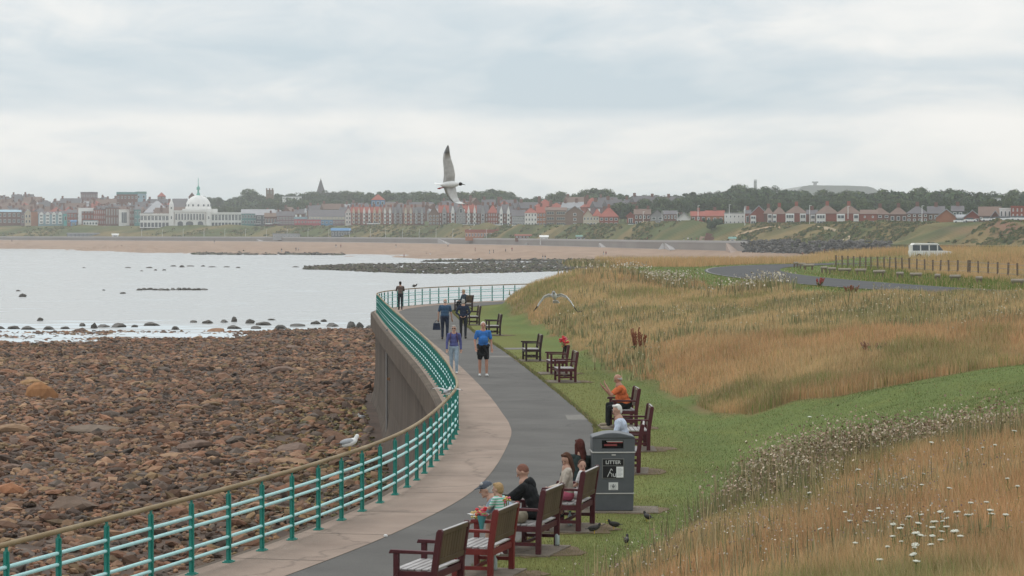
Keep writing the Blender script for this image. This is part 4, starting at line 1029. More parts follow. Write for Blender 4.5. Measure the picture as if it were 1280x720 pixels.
def tree(px, D, ytop, k=None, where='on the skyline behind the town', group='skyline trees'):
    k = rnd.randrange(5) if k is None else k
    e0 = tproto[k]; e = e0 if k not in tused else copy_tree(e0); tused.add(k)
    zg = float(far_h(np.array(px), np.array(D))); zt = gd(px, ytop, D)[2]; hh = [12, 14, 14, 11, 15][k]
    s = (zt - zg) / hh
    s2 = min(max(s, .5), 1.5)
    e.location = (UX(px) * D, D, zt - hh * s2); e.scale = (s2 * rnd.uniform(.9, 1.2), s2, s2); e.rotation_euler = (0, 0, rnd.uniform(0, 6.28))
    tag(e, tk[k] + ' ' + where, 'tree', group + ': ' + tk[k])
SKY = [(250, 246), (262, 244.5), (275, 244), (290, 246), (300, 243), (310, 236), (318, 235), (326, 240), (345, 243), (350, 239), (357, 242), (363, 239), (372, 237.5), (380, 241), (388, 239.5), (396, 236.5), (408, 241), (418, 238.5), (430, 238.5), (438, 237), (448, 239.5), (458, 241), (466, 237.5), (480, 234.5), (492, 237), (505, 237), (516, 236), (530, 235.5), (540, 239), (552, 239.5), (560, 237), (575, 240), (588, 240), (600, 239), (607, 236), (616, 232.5), (625, 238), (634, 240), (645, 243), (660, 245), (675, 243), (690, 242), (704, 239.5), (715, 241), (725, 240), (735, 237), (748, 231.5), (757, 236), (768, 240.5), (780, 239.5), (792, 241.5), (805, 241), (820, 241), (840, 241), (862, 237), (880, 239), (895, 237.5), (912, 231), (922, 230.5), (932, 230.5), (945, 232), (960, 231), (972, 235), (984, 233.5), (995, 235), (1010, 238), (1025, 237), (1040, 236), (1050, 237), (1062, 238), (1075, 239), (1090, 238), (1106, 236.5), (1120, 237), (1132, 236.5), (1146, 234.5), (1160, 237), (1174, 234), (1184, 234), (1196, 233.5), (1208, 235.5), (1222, 237), (1235, 238), (1250, 238.5), (1264, 237), (1280, 236), (1296, 237), (1312, 235)]
for px, yt in SKY:
    tree(px + rnd.uniform(-2, 2), float(Dw(px)) + rnd.uniform(520, 640), yt)
# middle distance trees between the roofs
for (a, b_, dd, yt, n) in [(250, 345, 250, 256, 12), (325, 440, 300, 249, 12), (440, 640, 460, 241, 16), (640, 700, 330, 249, 8), (700, 870, 380, 246, 18), (765, 800, 110, 253, 5), (775, 850, 150, 258, 10), (800, 960, 260, 247, 18), (960, 1300, 420, 243, 30), (960, 1300, 300, 249, 30), (960, 1300, 200, 254, 22), (880, 905, 60, 270, 4)]:
    for i in range(n):
        px = a + (b_ - a) * (i + rnd.uniform(.1, .9)) / n
        tree(px, float(Dw(px)) + dd + rnd.uniform(-25, 25), yt + rnd.uniform(-1.5, 2), where='among the roofs behind the seafront', group='trees among the roofs')
# wood that reads as one mass behind
Vs = []; Fs = []; Cs = []; off = 0
for i in range(420):
    px = rnd.uniform(248, 1340); D = float(Dw(px)) + rnd.uniform(380, 700)
    V, Fc, C = crown_arrays(900 + i % 40, rnd.uniform(10, 15), rnd.uniform(9, 12), 330, 1.0, fpal)
    lim = float(np.interp(px, [s[0] for s in SKY], [s[1] for s in SKY])) + 2.5
    zt = gd(px, lim, D)[2]; zg = float(far_h(np.array(px), np.array(D)))
    V = V + np.array([UX(px) * D, D, min(zg + rnd.uniform(0, 2), zt - 12)])
    Vs.append(V); Fs.append(Fc + off); Cs.append(C); off += len(V)
tag(np_mesh('woodland', np.concatenate(Vs), np.concatenate(Fs), leafm, col=np.concatenate(Cs), nper=4), 'dark green wood massed on the rising ground behind the town', 'woodland', kind='stuff')
# pale hill beyond
hp = np.array([(gd(a, 240, 4200)[0], gd(a, b_, 4200)[2]) for a, b_ in [(985, 246), (1003, 233), (1012, 231.5), (1060, 232), (1085, 233), (1092, 235), (1110, 246)]])
m_ = MB(); m_.prism([tuple(p) for p in hp], 4200, 4500, 'y'); tag(m_.build('distant_hill', fm_('pale_hill', (.20, .20, .19))), kind='structure')
g = gd(1019, 231.5, 4210); mq = MB(); mq.box(g[0] - 2.4, g[0] + 2.4, 4210, 4214, g[2] - 3, g[2] + 3.4); mq.box(g[0] - 4.5, g[0] + 4.5, 4209, 4215, g[2] + 3.404, g[2] + 5.6); tag(mq.build('water_tower', MM['grey']), 'small water tower on the pale hill behind the wood', 'tower')

# ---------------------------------------------------------------- beach front details
polem = mat('white_pole', (.70, .70, .68), rough=.5)
def pole(px, yb, yt, dD, lab, r=.12, grp=None):
    D = float(Dw(px)) + dD; g = gd(px, yb, D); t = gd(px, yt, D)[2]
    m_ = MB(); m_.tube([(0, 0, -1.0), (0, 0, t - g[2])], [r, r * .6], 6); m_.box(-.12, .7, -.1, .1, t - g[2], t - g[2] + .12)
    o = m_.build('lamp_post', polem); o.location = g; tag(o, lab, 'lamp post', grp)
for px in list(range(177, 480, 26)) + list(range(482, 620, 21)): pole(px, 297, 286.5, 5, 'pale lamp post on the far lower promenade', grp='lamp posts along the far promenade', r=.1)
for px, yb, yt in ((804, 281, 265), (827.5, 281, 264), (846.5, 280, 266), (872.5, 281, 257), (911.5, 270, 256), (931, 280, 258), (1012, 282, 257), (1060, 270, 258), (1152.5, 281, 257.5)):
    pole(px, yb, yt, 55, 'tall white pole standing along the clifftop road', grp='tall white poles on the cliff top', r=.14)
def small(name, cat, px, yb, w_, h, lab, wall='white', roof=None, dD=4, kind='side', win=(1, 1), depth=4, z=None):
    return bld(px - w_ / 2, px + w_ / 2, yb, yb - h * .7, yb - h, kind, wall, roof or wall, lab, win, depth, name=name, cat=cat, dD=dD)
small('lifeguard_hut', 'hut', 680, 302, 10, 8, 'white lifeguard hut with two dark windows on the far promenade', win=(2, 1))
small('beach_shelter', 'shelter', 724, 300, 7, 6, 'small pale green topped shelter on the far promenade', 'grey', 'greenr')
small('beach_shelter', 'shelter', 915.5, 304, 8, 8, 'small green roofed shelter above the end of the far sea wall', 'cream', 'greenr')
small('beach_cafe', 'cafe', 426, 296, 24, 11, 'low blue roofed beach cafe set into the grassy slope', 'dgrey', 'blue', win=(6, 1), depth=8, dD=12)
small('beach_pavilion', 'pavilion', 604, 297, 45, 10, 'long orange and white beach pavilion below the second terrace', 'orange', 'redt', win=(12, 1), depth=8, dD=14, kind='flat')
small('beach_huts', 'huts', 655, 298, 22, 5, 'low red roofed row of huts left of the lifeguard hut', 'redd', 'redt', win=(5, 1), dD=9)
small('promenade_shed', 'shed', 104, 296, 40, 5, 'low dark row of sheds with pale doors on the left far promenade', 'dgrey', 'lgrey', win=(8, 1), dD=10, kind='flat')
small('sun_shelter', 'shelter', 144, 297, 8, 5, 'small white shelter at the foot of the left grassy slope', 'white', 'white')
small('sun_shelter', 'shelter', 358, 297, 34, 5, 'pale low shelter row on the promenade left of the beach cafe', 'grey', 'lgrey', win=(8, 1), kind='flat')
def ramp(px0, y0, px1, y1, w_, m, lab, D0=0, name='beach_ramp', cat='ramp'):
    Da = float(Dw(px0)) + D0; a = gd(px0, y0, Da); b_ = gd(px1, y1, float(Dw(px1)) - 6)
    m_ = MB(); wd = w_ / 2
    m_._add([(a[0] - wd, a[1], a[2]), (a[0] + wd, a[1], a[2]), (b_[0] + wd, b_[1], b_[2]), (b_[0] - wd, b_[1], b_[2]), (a[0] - wd, a[1] + .5, a[2] - 4), (a[0] + wd, a[1] + .5, a[2] - 4), (b_[0] + wd, b_[1] + .5, b_[2] - 4), (b_[0] - wd, b_[1] + .5, b_[2] - 4)], [(0, 1, 2, 3), (7, 6, 5, 4), (0, 4, 5, 1), (1, 5, 6, 2), (2, 6, 7, 3), (3, 7, 4, 0)])
    tag(m_.build(name, m), lab, cat)
ramp(551, 298, 566, 307, 3.2, ft, 'pale ramp from the far promenade down to the sand below the second terrace', 3)
ramp(322, 297, 330, 303, 3.2, ft, 'pale ramp at the left part of the far sea wall', 3)
ramp(661, 303, 652, 311, 2.0, ft, 'narrow pale steps by the orange boat', 0)
ramp(752, 304, 757, 311, 2.4, ft, 'pale steps in the far wall left of the pair of walkers', 0)
ramp(831, 304, 826, 312, 2.0, ft, 'left one of two crossing pale stairways in the far wall', 0)
ramp(834, 304, 841, 312, 2.0, ft, 'right one of two crossing pale stairways in the far wall', 0)
ramp(915, 304, 922, 318, 4.5, fm_('pinkish_slip', (.36, .27, .22)), 'pinkish slipway where the sea wall ends at the rock armour', 2, 'slipway')
stm = fm_('stair_concrete', (.42, .30, .24))
def slope_slab(px, yt, yb, w_, m, lab, name='cliff_stairs'):
    D1 = float(Dw(px)) + 47; D0 = float(Dw(px)) + 10; a = gd(px + 4, yt, D1); b_ = gd(px, yb, D0)
    m_ = MB(); n = 14
    for i in range(n):
        t = i / n; t2 = (i + 1) / n
        x = b_[0] + (a[0] - b_[0]) * t; y = b_[1] + (a[1] - b_[1]) * t; z = b_[2] + (a[2] - b_[2]) * t
        m_.box(x - w_ / 2, x + w_ / 2, y, y + (a[1] - b_[1]) / n - .01, z - 2.5, z + .5)
    tag(m_.build(name, m), lab, 'stairs')
slope_slab(878, 287, 303, 2.4, stm, 'pale pink stairs climbing the far cliff')
slope_slab(886, 286, 302, 3.4, MM['redd'], 'dark red stepped terraces beside the pale cliff stairs', 'cliff_terrace')
# sandy tracks on the right slope
def patchstrip(name, pts, w_, m):
    P = []
    for px, py in pts:
        # find D where terrain projects at py
        Ds = float(Dw(px)) + np.linspace(8, 75, 120); zz = far_h(np.full(120, px), Ds); yy = 288 + (CZ - zz) / Ds * F
        k = int(np.argmin(np.abs(yy - py))); P.append((UX(px) * Ds[k], Ds[k], zz[k] + .5))
    m_ = MB()
    for i in range(len(P) - 1):
        a, b_ = P[i], P[i + 1]
        m_._add([(a[0], a[1] - w_, a[2] - .6), (b_[0], b_[1] - w_, b_[2] - .6), (b_[0], b_[1] + w_, b_[2] + .5), (a[0], a[1] + w_, a[2] + .5)], [(0, 1, 2, 3)])
    tag(m_.build(name, m), kind='structure')
trk = fm_('sandy_track', (.42, .32, .20))
patchstrip('sandy_path', [(1022, 286), (1035, 287), (1046, 290), (1048, 293)], 1.6, trk)
patchstrip('sandy_path', [(1056, 293), (1062, 296), (1060, 300), (1054, 303)], 2.2, trk)
patchstrip('sandy_path', [(920, 297), (935, 292), (955, 287), (975, 285)], 2.6, fm_('sandy_bank', (.34, .23, .13)))
# orange boat
g = gz(647, 312, -4.2); m_ = MB()
m_.prism([(-2.6, .1), (-1.9, 0), (1.9, 0), (2.6, .35), (2.3, 1.1), (-2.4, 1.0)], -.8, .8, 'y'); m_.box(-.6, .7, -.6, .6, 1.104, 1.6, .1)
o = m_.build('inflatable_boat', mat('orange_rubber', (.75, .16, .02), rough=.5)); o.location = (g[0], g[1], -4.3); tag(o, 'bright orange inflatable boat on the sand by the narrow steps', 'boat')
# cars on the far clifftop road
def far_car_mesh(c):
    r_ = empty('parked_car'); m_ = MB(); m_.prism([(-2.1, .35), (2.1, .35), (2.1, .8), (1.6, .95), (-2.0, .98), (-2.15, .8)], -.85, .85, 'y'); m_.build('body', c, r_, bevel=.05)
    m_ = MB(); m_.prism([(-1.6, .984), (1.2, .984), (.7, 1.5), (-1.2, 1.5)], -.75, .75, 'y'); m_.build('cabin', gla, r_, bevel=.04)
    for sx in (-1.3, 1.3):
        m_ = MB(); m_.lathe([(.33, -.88), (.33, .88)], 12, (sx, 0, .33), 'y'); m_.build('wheel', MM['dgrey'], r_)
    return r_
carw = far_car_mesh(mat('white_car_paint', (.75, .75, .74), rough=.3)); card = far_car_mesh(mat('silver_car_paint', (.35, .37, .39), rough=.3))
first = {0: True, 1: True}
for i, (px, yb) in enumerate([(563, 282), (572, 282.6), (580, 282.5), (590, 283), (597, 283), (607, 283), (613, 283), (622, 283), (632, 283), (640, 283.4), (645, 283.5), (685, 284), (709, 284), (731, 284), (740, 284), (791, 283), (322, 281), (336, 281), (346, 280), (463, 281), (470, 281), (1235, 277), (1243, 277), (1250, 276.5), (1257, 276.5), (1264, 276.3), (1271, 276), (1278, 276), (1213, 278), (1200, 279)]):
    k = 0 if rnd.random() < .72 or px > 1200 else 1
    src = (carw, card)[k]; e = src if first[k] else copy_tree(src); first[k] = False
    D = float(Dw(px)) + 63; g = gd(px, yb, D); e.location = g; e.rotation_euler = (0, 0, -UX(px))
    tag(e, ('white' if k == 0 else 'silver') + ' car parked on the far clifftop road', 'car', ('white' if k == 0 else 'silver') + ' cars parked along the clifftop road')
# ================================================================ grass and wild plants
def hit(px, py, lo=25, hi=330):
    u, a, b_ = ray(px, py); Ds = np.linspace(lo, hi, 2400); X = u / a * Ds; Z = CZ + b_ / a * Ds
    Hh = np.where(X > toe(Ds), H(X, Ds), 0.0); k = np.where(Z < Hh)[0]
    if len(k) == 0: return (X[-1], Ds[-1], Hh[-1])
    return (X[k[0]], Ds[k[0]], Hh[k[0]])
grassm = mat('dry_grass', (.85, .85, .85), (1.15, 1.15, 1.15), scale=1.5, rough=.8, attr='Col', spec=.15)
grassm.node_tree.nodes['Principled BSDF'].inputs['Subsurface Weight'].default_value = 0.0
def blades(name, X, Y, Z, h, w_, col, lean=.35, seg=2):
    n = len(X); a = rng.random(n) * 6.283; wx = np.cos(a) * w_ / 2; wy = np.sin(a) * w_ / 2 * .4
    # mostly face across the view so that they read
    la = rng.random(n) * 6.283; ll = h * lean * rng.random(n); dx = np.cos(la) * ll; dy = np.sin(la) * ll
    wx = np.abs(wx) * .6 + w_ * .25
    b0 = np.stack([X - wx, Y - wy, Z - .04], 1); b1 = np.stack([X + wx, Y + wy, Z - .04], 1)
    m0 = np.stack([X - wx * .75 + dx * .35, Y - wy + dy * .35, Z + h * .55], 1); m1 = np.stack([X + wx * .75 + dx * .35, Y + wy + dy * .35, Z + h * .55], 1)
    t = np.stack([X + dx, Y + dy, Z + h * (1 - .15 * rng.random(n))], 1)
    if seg == 2:
        V = np.stack([b0, b1, m1, m0, t], 1).reshape(-1, 3); o5 = np.arange(n)[:, None] * 5
        Fc = np.concatenate([o5 + np.array([0, 1, 2]), o5 + np.array([0, 2, 3]), o5 + np.array([3, 2, 4])], 0)
        C = np.repeat(col, 5, 0)
    else:
        V = np.stack([b0, b1, t], 1).reshape(-1, 3); Fc = np.arange(n)[:, None] * 3 + np.array([0, 1, 2]); C = np.repeat(col, 3, 0)
    return np_mesh(name, V, Fc, grassm, col=C, nper=3)
def sample(n, d0, d1, p=1.5, umax=.205, umin=-.03):
    p = p + .0013; q = rng.random(n); e = 1 - p; D = (d0 ** e + q * (d1 ** e - d0 ** e)) ** (1 / e)
    return (umin + (umax - umin) * rng.random(n)) * D, D
STRAW = np.array([.57, .41, .215]); REDB = np.array([.54, .335, .175]); OLIVE = np.array([.27, .25, .115]); GREEN = np.array([.16, .20, .06]); PALE = np.array([.52, .42, .25])
def meadow_colour(X, Y, jitter=True):
    n = len(X)
    a = fbm(X * .16 + 20, Y * .075 + 4, 3); b_ = fbm(X * .33 + 40, Y * .16 + 9, 3); c = fbm(X * .9 + 3, Y * .5 + 2, 2)
    wr = np.clip((a - .42) * 5, 0, 1)[:, None]; wg = np.clip((b_ - .57) * 7, 0, 1)[:, None] * .85
    col = STRAW * (1 - wr) + REDB * wr
    col = col * (1 - .75 * wg) + OLIVE * .75 * wg
    # individual mix
    r_ = rng.random(n)[:, None]
    col = np.where(r_ < .05 + .22 * wg, GREEN * (1 + .5 * rng.random((n, 1))), col)
    col = np.where(r_ > .93, PALE, col)
    col = col * (.78 + .4 * rng.random((n, 1))) * (.82 + .36 * c[:, None])
    return col, wg[:, 0]
def density_ok(X, Y): return (X > toe(Y) + .15) & (mow(X, Y) < .45) & (roadside(X, Y) < .5)
# foreground and middle meadow
for nm, n, d0, d1, p, h0, h1, seg in (('meadow_grass', 380000, 22, 75, 1.3, .20, .42, 2), ('meadow_grass', 460000, 62, 205, 1.3, .20, .42, 2)):
    nt_ = n // 9; X, Y = sample(nt_, d0, d1, p); X = np.repeat(X, 9); Y = np.repeat(Y, 9); sp_ = (.035 + .0016 * Y) * (1 + 2 * (rng.random(len(X)) < .3)); X = X + rng.normal(0, 1, len(X)) * sp_; Y = Y + rng.normal(0, 1, len(X)) * sp_ * 2; k = density_ok(X, Y); X, Y = X[k], Y[k]
    col, wg = meadow_colour(X, Y)
    h = rng.uniform(h0, h1, len(X)) * (.65 + .7 * fbm(X * .5, Y * .3, 2)) * np.where(X - toe(Y) < 1, .7, 1)
    o = blades(nm, X, Y, H(X, Y), h, (.0066 if d0 < 40 else .0046) * (Y / 40) * rng.uniform(.6, 1.4, len(X)), col, seg=2)
    tag(o, 'tall dry golden and reddish meadow grass on the bank', 'grass', kind='stuff')
    print(nm, len(X))
# tall tan grass behind the post fence and at the plateau edge
X, Y = sample(120000, 175, 335, 1.0, .2, .03); k = density_ok(X, Y) & ((Y - (200 - 8 * (X - 6.6)) > 8)); X, Y = X[k], Y[k]
col, wg = meadow_colour(X, Y); col = col * .6 + STRAW * np.array([1.0, .95, .9]) * .4
o = blades('plateau_grass', X, Y, H(X, Y), rng.uniform(.2, .48, len(X)) * np.where(Y > 262, 1.9, 1.0), .05 * rng.uniform(.6, 1.4, len(X)), col, seg=1); tag(o, 'tall straw coloured grass behind the post fence', 'grass', kind='stuff')
# green verge
X, Y = sample(90000, 90, 290, 1.0, .2, .03); k = (roadside(X, Y) > .4) & (dist_line(X, Y, ROADC) > 3.5) & (mow(X, Y) < .5); X, Y = X[k], Y[k]
n = len(X); col = np.array([.15, .195, .05]) * (.6 + .8 * rng.random((n, 1))); col = np.where(rng.random((n, 1)) < .25, STRAW * .8, col)
isl_ = X > interp(Y, [(100, 36), (165, 25), (195, 24), (225, 25), (270, 31)])
o = blades('verge_grass', X, Y, H(X, Y), np.where(isl_, rng.uniform(.15, .5, n), rng.uniform(.05, .16, n)), .035 * rng.uniform(.6, 1.4, n), col, seg=1); tag(o, 'green grass on the road verge', 'grass', kind='stuff')
# mown lawn
X, Y = sample(260000, 33, 110, 1.6, .205, -.06); ax = np.interp(Y, AC[:, 1], AC[:, 0])
k = (mow(X, Y) > .5) & (X > ax + .02) & (Y > 25); X, Y = X[k], Y[k]; n = len(X)
nn_ = fbm(X * .35, Y * .25, 3)
edw = (1 - sstep(X - np.interp(Y, AC[:, 1], AC[:, 0]) + (nn_ - .5) * 2, .6, 2.6))[:, None]
col = np.array([.145, .18, .06]) * (1 + (nn_ - .5)[:, None] * .6) * (1 - edw) + np.array([.19, .185, .065]) * edw
col = col * (.85 + .3 * rng.random((n, 1))); col = np.where(rng.random((n, 1)) < .08, STRAW * .7, col)
o = blades('lawn_grass', X, Y, np.where(X > toe(Y), H(X, Y), 0), rng.uniform(.015, .05, n), .012 * (Y / 40) * rng.uniform(.6, 1.3, n), col, seg=1, lean=.9); tag(o, 'short mown green lawn grass', 'grass', kind='stuff')
print('lawn', n)

EL = AC[(AC[:, 1] > 34) & (AC[:, 1] < 175)]; EL = resample(EL, .02); kx = rng.integers(0, len(EL), 16000)
X = EL[kx, 0] + np.abs(rng.normal(0, .07, len(kx))) - .06 * fbm(EL[kx, 1] * 2.2, EL[kx, 1] * 0, 2); Y = EL[kx, 1] + rng.normal(0, .05, len(kx)); n = len(X)
col = np.array([.14, .165, .06]) * (.7 + .6 * rng.random((n, 1))); col = np.where(rng.random((n, 1)) < .3, STRAW * .6, col)
tag(blades('edge_grass', X, Y, np.zeros(n), rng.uniform(.03, .09, n), .010 * (Y / 40), col, seg=1, lean=.8), 'grass creeping over the asphalt edge', 'grass', kind='stuff')
# weedy clumps with pale seed heads
def weeds(name, X, Y, h, heads, hs, pal, stempal, label, spread=.25, leafn=18):
    Vs = []; Cs = []; n = len(X); Z = H(X, Y)
    # stems/leaves
    k = np.repeat(np.arange(n), leafn); m = len(k)
    x = X[k] + rng.normal(0, spread, m); y = Y[k] + rng.normal(0, spread, m); hh = h[k] * rng.uniform(.4, 1.0, m); z = Z[k]
    w_ = .00022 * y * rng.uniform(.6, 1.6, m)
    t = np.stack([x, y, z + hh], 1) + rng.normal(0, .05, (m, 3))
    V = np.stack([np.stack([x - w_, y, z], 1), np.stack([x + w_, y, z], 1), t], 1).reshape(-1, 3)
    C = np.repeat(stempal[rng.integers(0, len(stempal), m)] * rng.uniform(.6, 1.3, (m, 1)), 3, 0)
    Fc = np.arange(m * 3).reshape(-1, 3)
    # heads: small tilted quads as 2 tris
    k = np.repeat(np.arange(n), heads); m2 = len(k)
    c = np.stack([X[k] + rng.normal(0, spread, m2), Y[k] + rng.normal(0, spread, m2), Z[k] + h[k] * rng.uniform(.7, 1.1, m2)], 1)
    a = rng.normal(size=(m2, 3)); a /= np.linalg.norm(a, axis=1)[:, None]; b_ = rng.normal(size=(m2, 3)); b_ -= a * (a * b_).sum(1)[:, None]; b_ /= np.linalg.norm(b_, axis=1)[:, None]
    s = (hs * (Y[k] / 45) ** .6 * rng.uniform(.5, 1.3, m2))[:, None]
    V2 = np.stack([c - a * s, c + b_ * s, c + a * s, c - b_ * s], 1).reshape(-1, 3)
    o4 = np.arange(m2)[:, None] * 4 + len(V); F2 = np.concatenate([o4 + np.array([0, 1, 2]), o4 + np.array([0, 2, 3])], 0)
    C2 = np.repeat(pal[rng.integers(0, len(pal), m2)] * rng.uniform(.7, 1.2, (m2, 1)), 4, 0)
    o = np_mesh(name, np.concatenate([V, V2]), np.concatenate([Fc, F2]), grassm, col=np.concatenate([C, C2]), nper=3)
    tag(o, label, 'weeds', kind='stuff')
hp_ = np.array([[.46, .36, .26], [.38, .26, .19], [.56, .48, .36], [.30, .22, .15], [.22, .20, .10]])
gp2 = np.array([[.20, .21, .10], [.30, .26, .14], [.42, .33, .19]])
def along(pts, n, sd, jx=.5):
    pts = np.array([hit(*p)[:2] for p in pts]); q = rng.random(n) * (len(pts) - 1); i = q.astype(int); f = (q - i)[:, None]
    P = pts[i] * (1 - f) + pts[np.minimum(i + 1, len(pts) - 1)] * f
    P = P + rng.normal(0, sd, P.shape) * np.array([1, 1.6]); return P[:, 0], P[:, 1]
X, Y = along([(965, 640), (975, 622), (985, 604), (1020, 596), (1080, 582), (1140, 572), (1200, 566), (1285, 560)], 720, .45)
k = X > toe(Y) + .3; X, Y = X[k], Y[k]
weeds('thistle_thicket', X, Y, rng.uniform(.45, .85, len(X)) * (.4 + 1.1 * fbm(X * 1.3, Y * .8, 2)), 13, .021, hp_, gp2, 'thicket of brown and green thistles with pale fluffy seed heads along the crest')
X, Y = sample(900, 28, 66, 1.2, .2, .03); k = density_ok(X, Y) & (fbm(X * .5 + 70, Y * .25, 2) > .54); X, Y = X[k], Y[k]
weeds('seed_head_weeds', X, Y, rng.uniform(.3, .65, len(X)), 9, .014, np.array([[.34, .25, .22], [.5, .45, .36]]), gp2, 'scattered weeds with dusty seed heads among the foreground grass')
X, Y = sample(2600, 75, 205, 1.3, .2, -.01); q_ = fbm(X * .22 + 11, Y * .09 + 3, 3); k = density_ok(X, Y) & (q_ > .53); X, Y = X[k], Y[k]
weeds('meadow_weeds', X, Y, rng.uniform(.3, .6, len(X)), 3, .016, np.array([[.42, .37, .25], [.52, .48, .36], [.30, .27, .15]]), np.array([[.22, .23, .11], [.30, .27, .14], [.42, .34, .19]]), 'green and cream flowering weeds in patches over the middle meadow', spread=.35, leafn=26)
X, Y = along([(640, 362), (665, 352), (700, 345), (740, 333), (765, 330)], 300, 1.0)
k = (X > toe(Y) - .2); X, Y = X[k], Y[k]
weeds('bank_edge_weeds', X, Y, rng.uniform(.3, .65, len(X)), 5, .016, hp_ * .8, gp2, 'rough weeds along the seaward edge of the far bank', leafn=40, spread=.5)
# pale flowering clusters near the ridge
X, Y = along([(800, 352), (835, 356), (860, 352), (880, 350)], 120, 1.6); k = density_ok(X, Y); X, Y = X[k], Y[k]
weeds('pale_flower_bank', X, Y, rng.uniform(.5, .9, len(X)), 12, .026, np.array([[.55, .50, .40], [.48, .42, .32]]), gp2, 'cluster of cream flowering weeds near the crest of the middle bank', spread=.5)
X, Y = along([(950, 366), (975, 362), (1000, 358), (1030, 362), (1080, 368)], 120, 1.3); k = density_ok(X, Y); X, Y = X[k], Y[k]
weeds('pale_flower_bank', X, Y, rng.uniform(.5, .9, len(X)), 12, .026, np.array([[.58, .52, .42], [.48, .42, .32]]), gp2, 'pale flowering clump just below the bend of the road', spread=.5)
# wild carrots: one thing each
umb_m = mat('white_flower', (.62, .62, .52), (.78, .78, .68), scale=30, rough=.8); stm_m = mat('green_stem', (.17, .19, .07), rough=.8)
def carrot_proto(seed, r0):
    r_ = random.Random(seed); e0 = empty('wild_carrot'); h = .55
    m_ = MB(); m_.tube([(0, 0, -.05), (.02, 0, h * .5), (0, 0, h)], .004, 5)
    for k in range(9):
        a = k * .698; rr_ = r0 * .75; m_.tube([(0, 0, h), (math.cos(a) * rr_, math.sin(a) * rr_, h + .035)], .0022, 4)
    for k in range(5):
        a = r_.uniform(0, 6.28); z = r_.uniform(.1, .4); m_.tube([(0, 0, z), (math.cos(a) * .07, math.sin(a) * .07, z + .05), (math.cos(a) * .13, math.sin(a) * .13, z + .03)], [.004, .006, .001], 4)
    m_.build('stem', stm_m, e0)
    m_ = MB()
    for k in range(34):
        a = k * 2.4 + r_.gauss(0, .2); q = math.sqrt(k / 34) * r0 * r_.uniform(.8, 1.12)
        m_.ell((math.cos(a) * q, math.sin(a) * q, h + .04 - q * q * 3 + r_.gauss(0, .003)), (r0 * .15 * r_.uniform(.7, 1.3), r0 * .15, .010), 6, 4)
    m_.build('flower_head', umb_m, e0); return e0
cp = [carrot_proto(i, r_) for i, r_ in enumerate((.045, .034, .026))]; cu = set()
pts_ = [(1211, 629), (1230, 628), (1233, 639), (1235, 643), (1254, 644), (1201, 641), (1212, 646), (1171, 654), (1150, 666), (1142, 669), (1164, 669), (1172, 666), (1197, 664), (1199, 671), (1117, 655), (1128, 678), (1155, 689), (1168, 681), (1143, 686), (1090, 655), (1127, 662), (1088, 611), (1150, 593), (1133, 599), (1180, 611), (1158, 643), (1138, 648), (1140, 655), (1192, 647), (1167, 660), (1133, 694), (1140, 703), (1064, 652), (1066, 679), (1085, 653), (1072, 588), (1074, 607), (1120, 640), (1175, 640), (1182, 653), (1055, 640), (1083, 640), (1098, 636), (1123, 658), (1108, 684), (1118, 672), (1186, 660), (1176, 676), (1147, 677), (1100, 700), (1260, 600), (1272, 608), (1046, 588), (1015, 617), (1036, 660), (1025, 520), (1011, 521), (1150, 607), (1227, 560), (1240, 557), (1265, 540), (1160, 552)]
for i, (px, py) in enumerate(pts_):
    k = rnd.choice([0, 1, 2, 1, 2]) if i > 14 else rnd.choice([0, 0, 1]); src = cp[k]; e = src if k not in cu else copy_tree(src); cu.add(k)
    s = rnd.uniform(.75, 1.05); off = .57 * s
    # place the plant so its head falls where the photo has a flower
    u, a, b_ = ray(px, py); Ds = np.linspace(24, 80, 900); Xr = u / a * Ds; Zr = CZ + b_ / a * Ds; kk = np.where(Zr - off * .72 < H(Xr, Ds))[0][0]
    e.location = (Xr[kk], Ds[kk], float(H(Xr[kk], Ds[kk]))); e.scale = (s, s, s * .72); e.rotation_euler = (rnd.gauss(.06, .1), rnd.gauss(0, .12), rnd.uniform(-.4, .4))
    tag(e, 'wild carrot with a flat white flower head in the foreground meadow', 'wild flower', 'white wild carrots in the foreground meadow')
# dock plants
def dock(px, py, h, c, lab, n=14, sp=.25):
    g = hit(px, py); r_ = random.Random(px); e0 = empty('dock_plant', g, label=lab, cat='plant'); m_ = MB(); m2 = MB()
    for i in range(n):
        a = r_.uniform(0, 6.28); q = sp * math.sqrt(r_.random()); hh = h * r_.uniform(.7, 1.05); x0, y0 = q * .5 * math.cos(a), q * .5 * math.sin(a); x1, y1 = q * 1.3 * math.cos(a), q * 1.3 * math.sin(a)
        m_.tube([(x0, y0, 0), (x1, y1, hh)], [.012, .006], 5)
        for k in range(16):
            t = .45 + .55 * k / 16; m2.ell((x0 + (x1 - x0) * t + r_.gauss(0, .012), y0 + (y1 - y0) * t, hh * t), (.026, .026, .03), 5, 4)
    m_.build('stems', mat('dock_stem', (.16, .07, .04), rough=.9), e0); m2.build('seed_spikes', c, e0)
    m3 = MB()
    for i in range(20):
        a = r_.uniform(0, 6.28); l = r_.uniform(.2, .4); m3._add([(0, 0, .02), (math.cos(a - .2) * l * .6, math.sin(a - .2) * l * .6, l * .8), (math.cos(a) * l, math.sin(a) * l, l * .6), (math.cos(a + .2) * l * .6, math.sin(a + .2) * l * .6, l * .8)], [(0, 1, 2, 3)])
    m3.build('leaves', mat('dock_leaf', (.08, .12, .035), rough=.8), e0)
dm_ = mat('dock_seed', (.20, .075, .04), (.28, .11, .06), scale=20, rough=.9)
dock(797, 443, .95, dm_, 'clump of dark red brown dock spikes standing alone in the middle meadow')
dock(1092, 447, .45, mat('dock_pale', (.26, .15, .09), rough=.9), 'paler brown dock plant in the golden grass at the right', 6, .4)
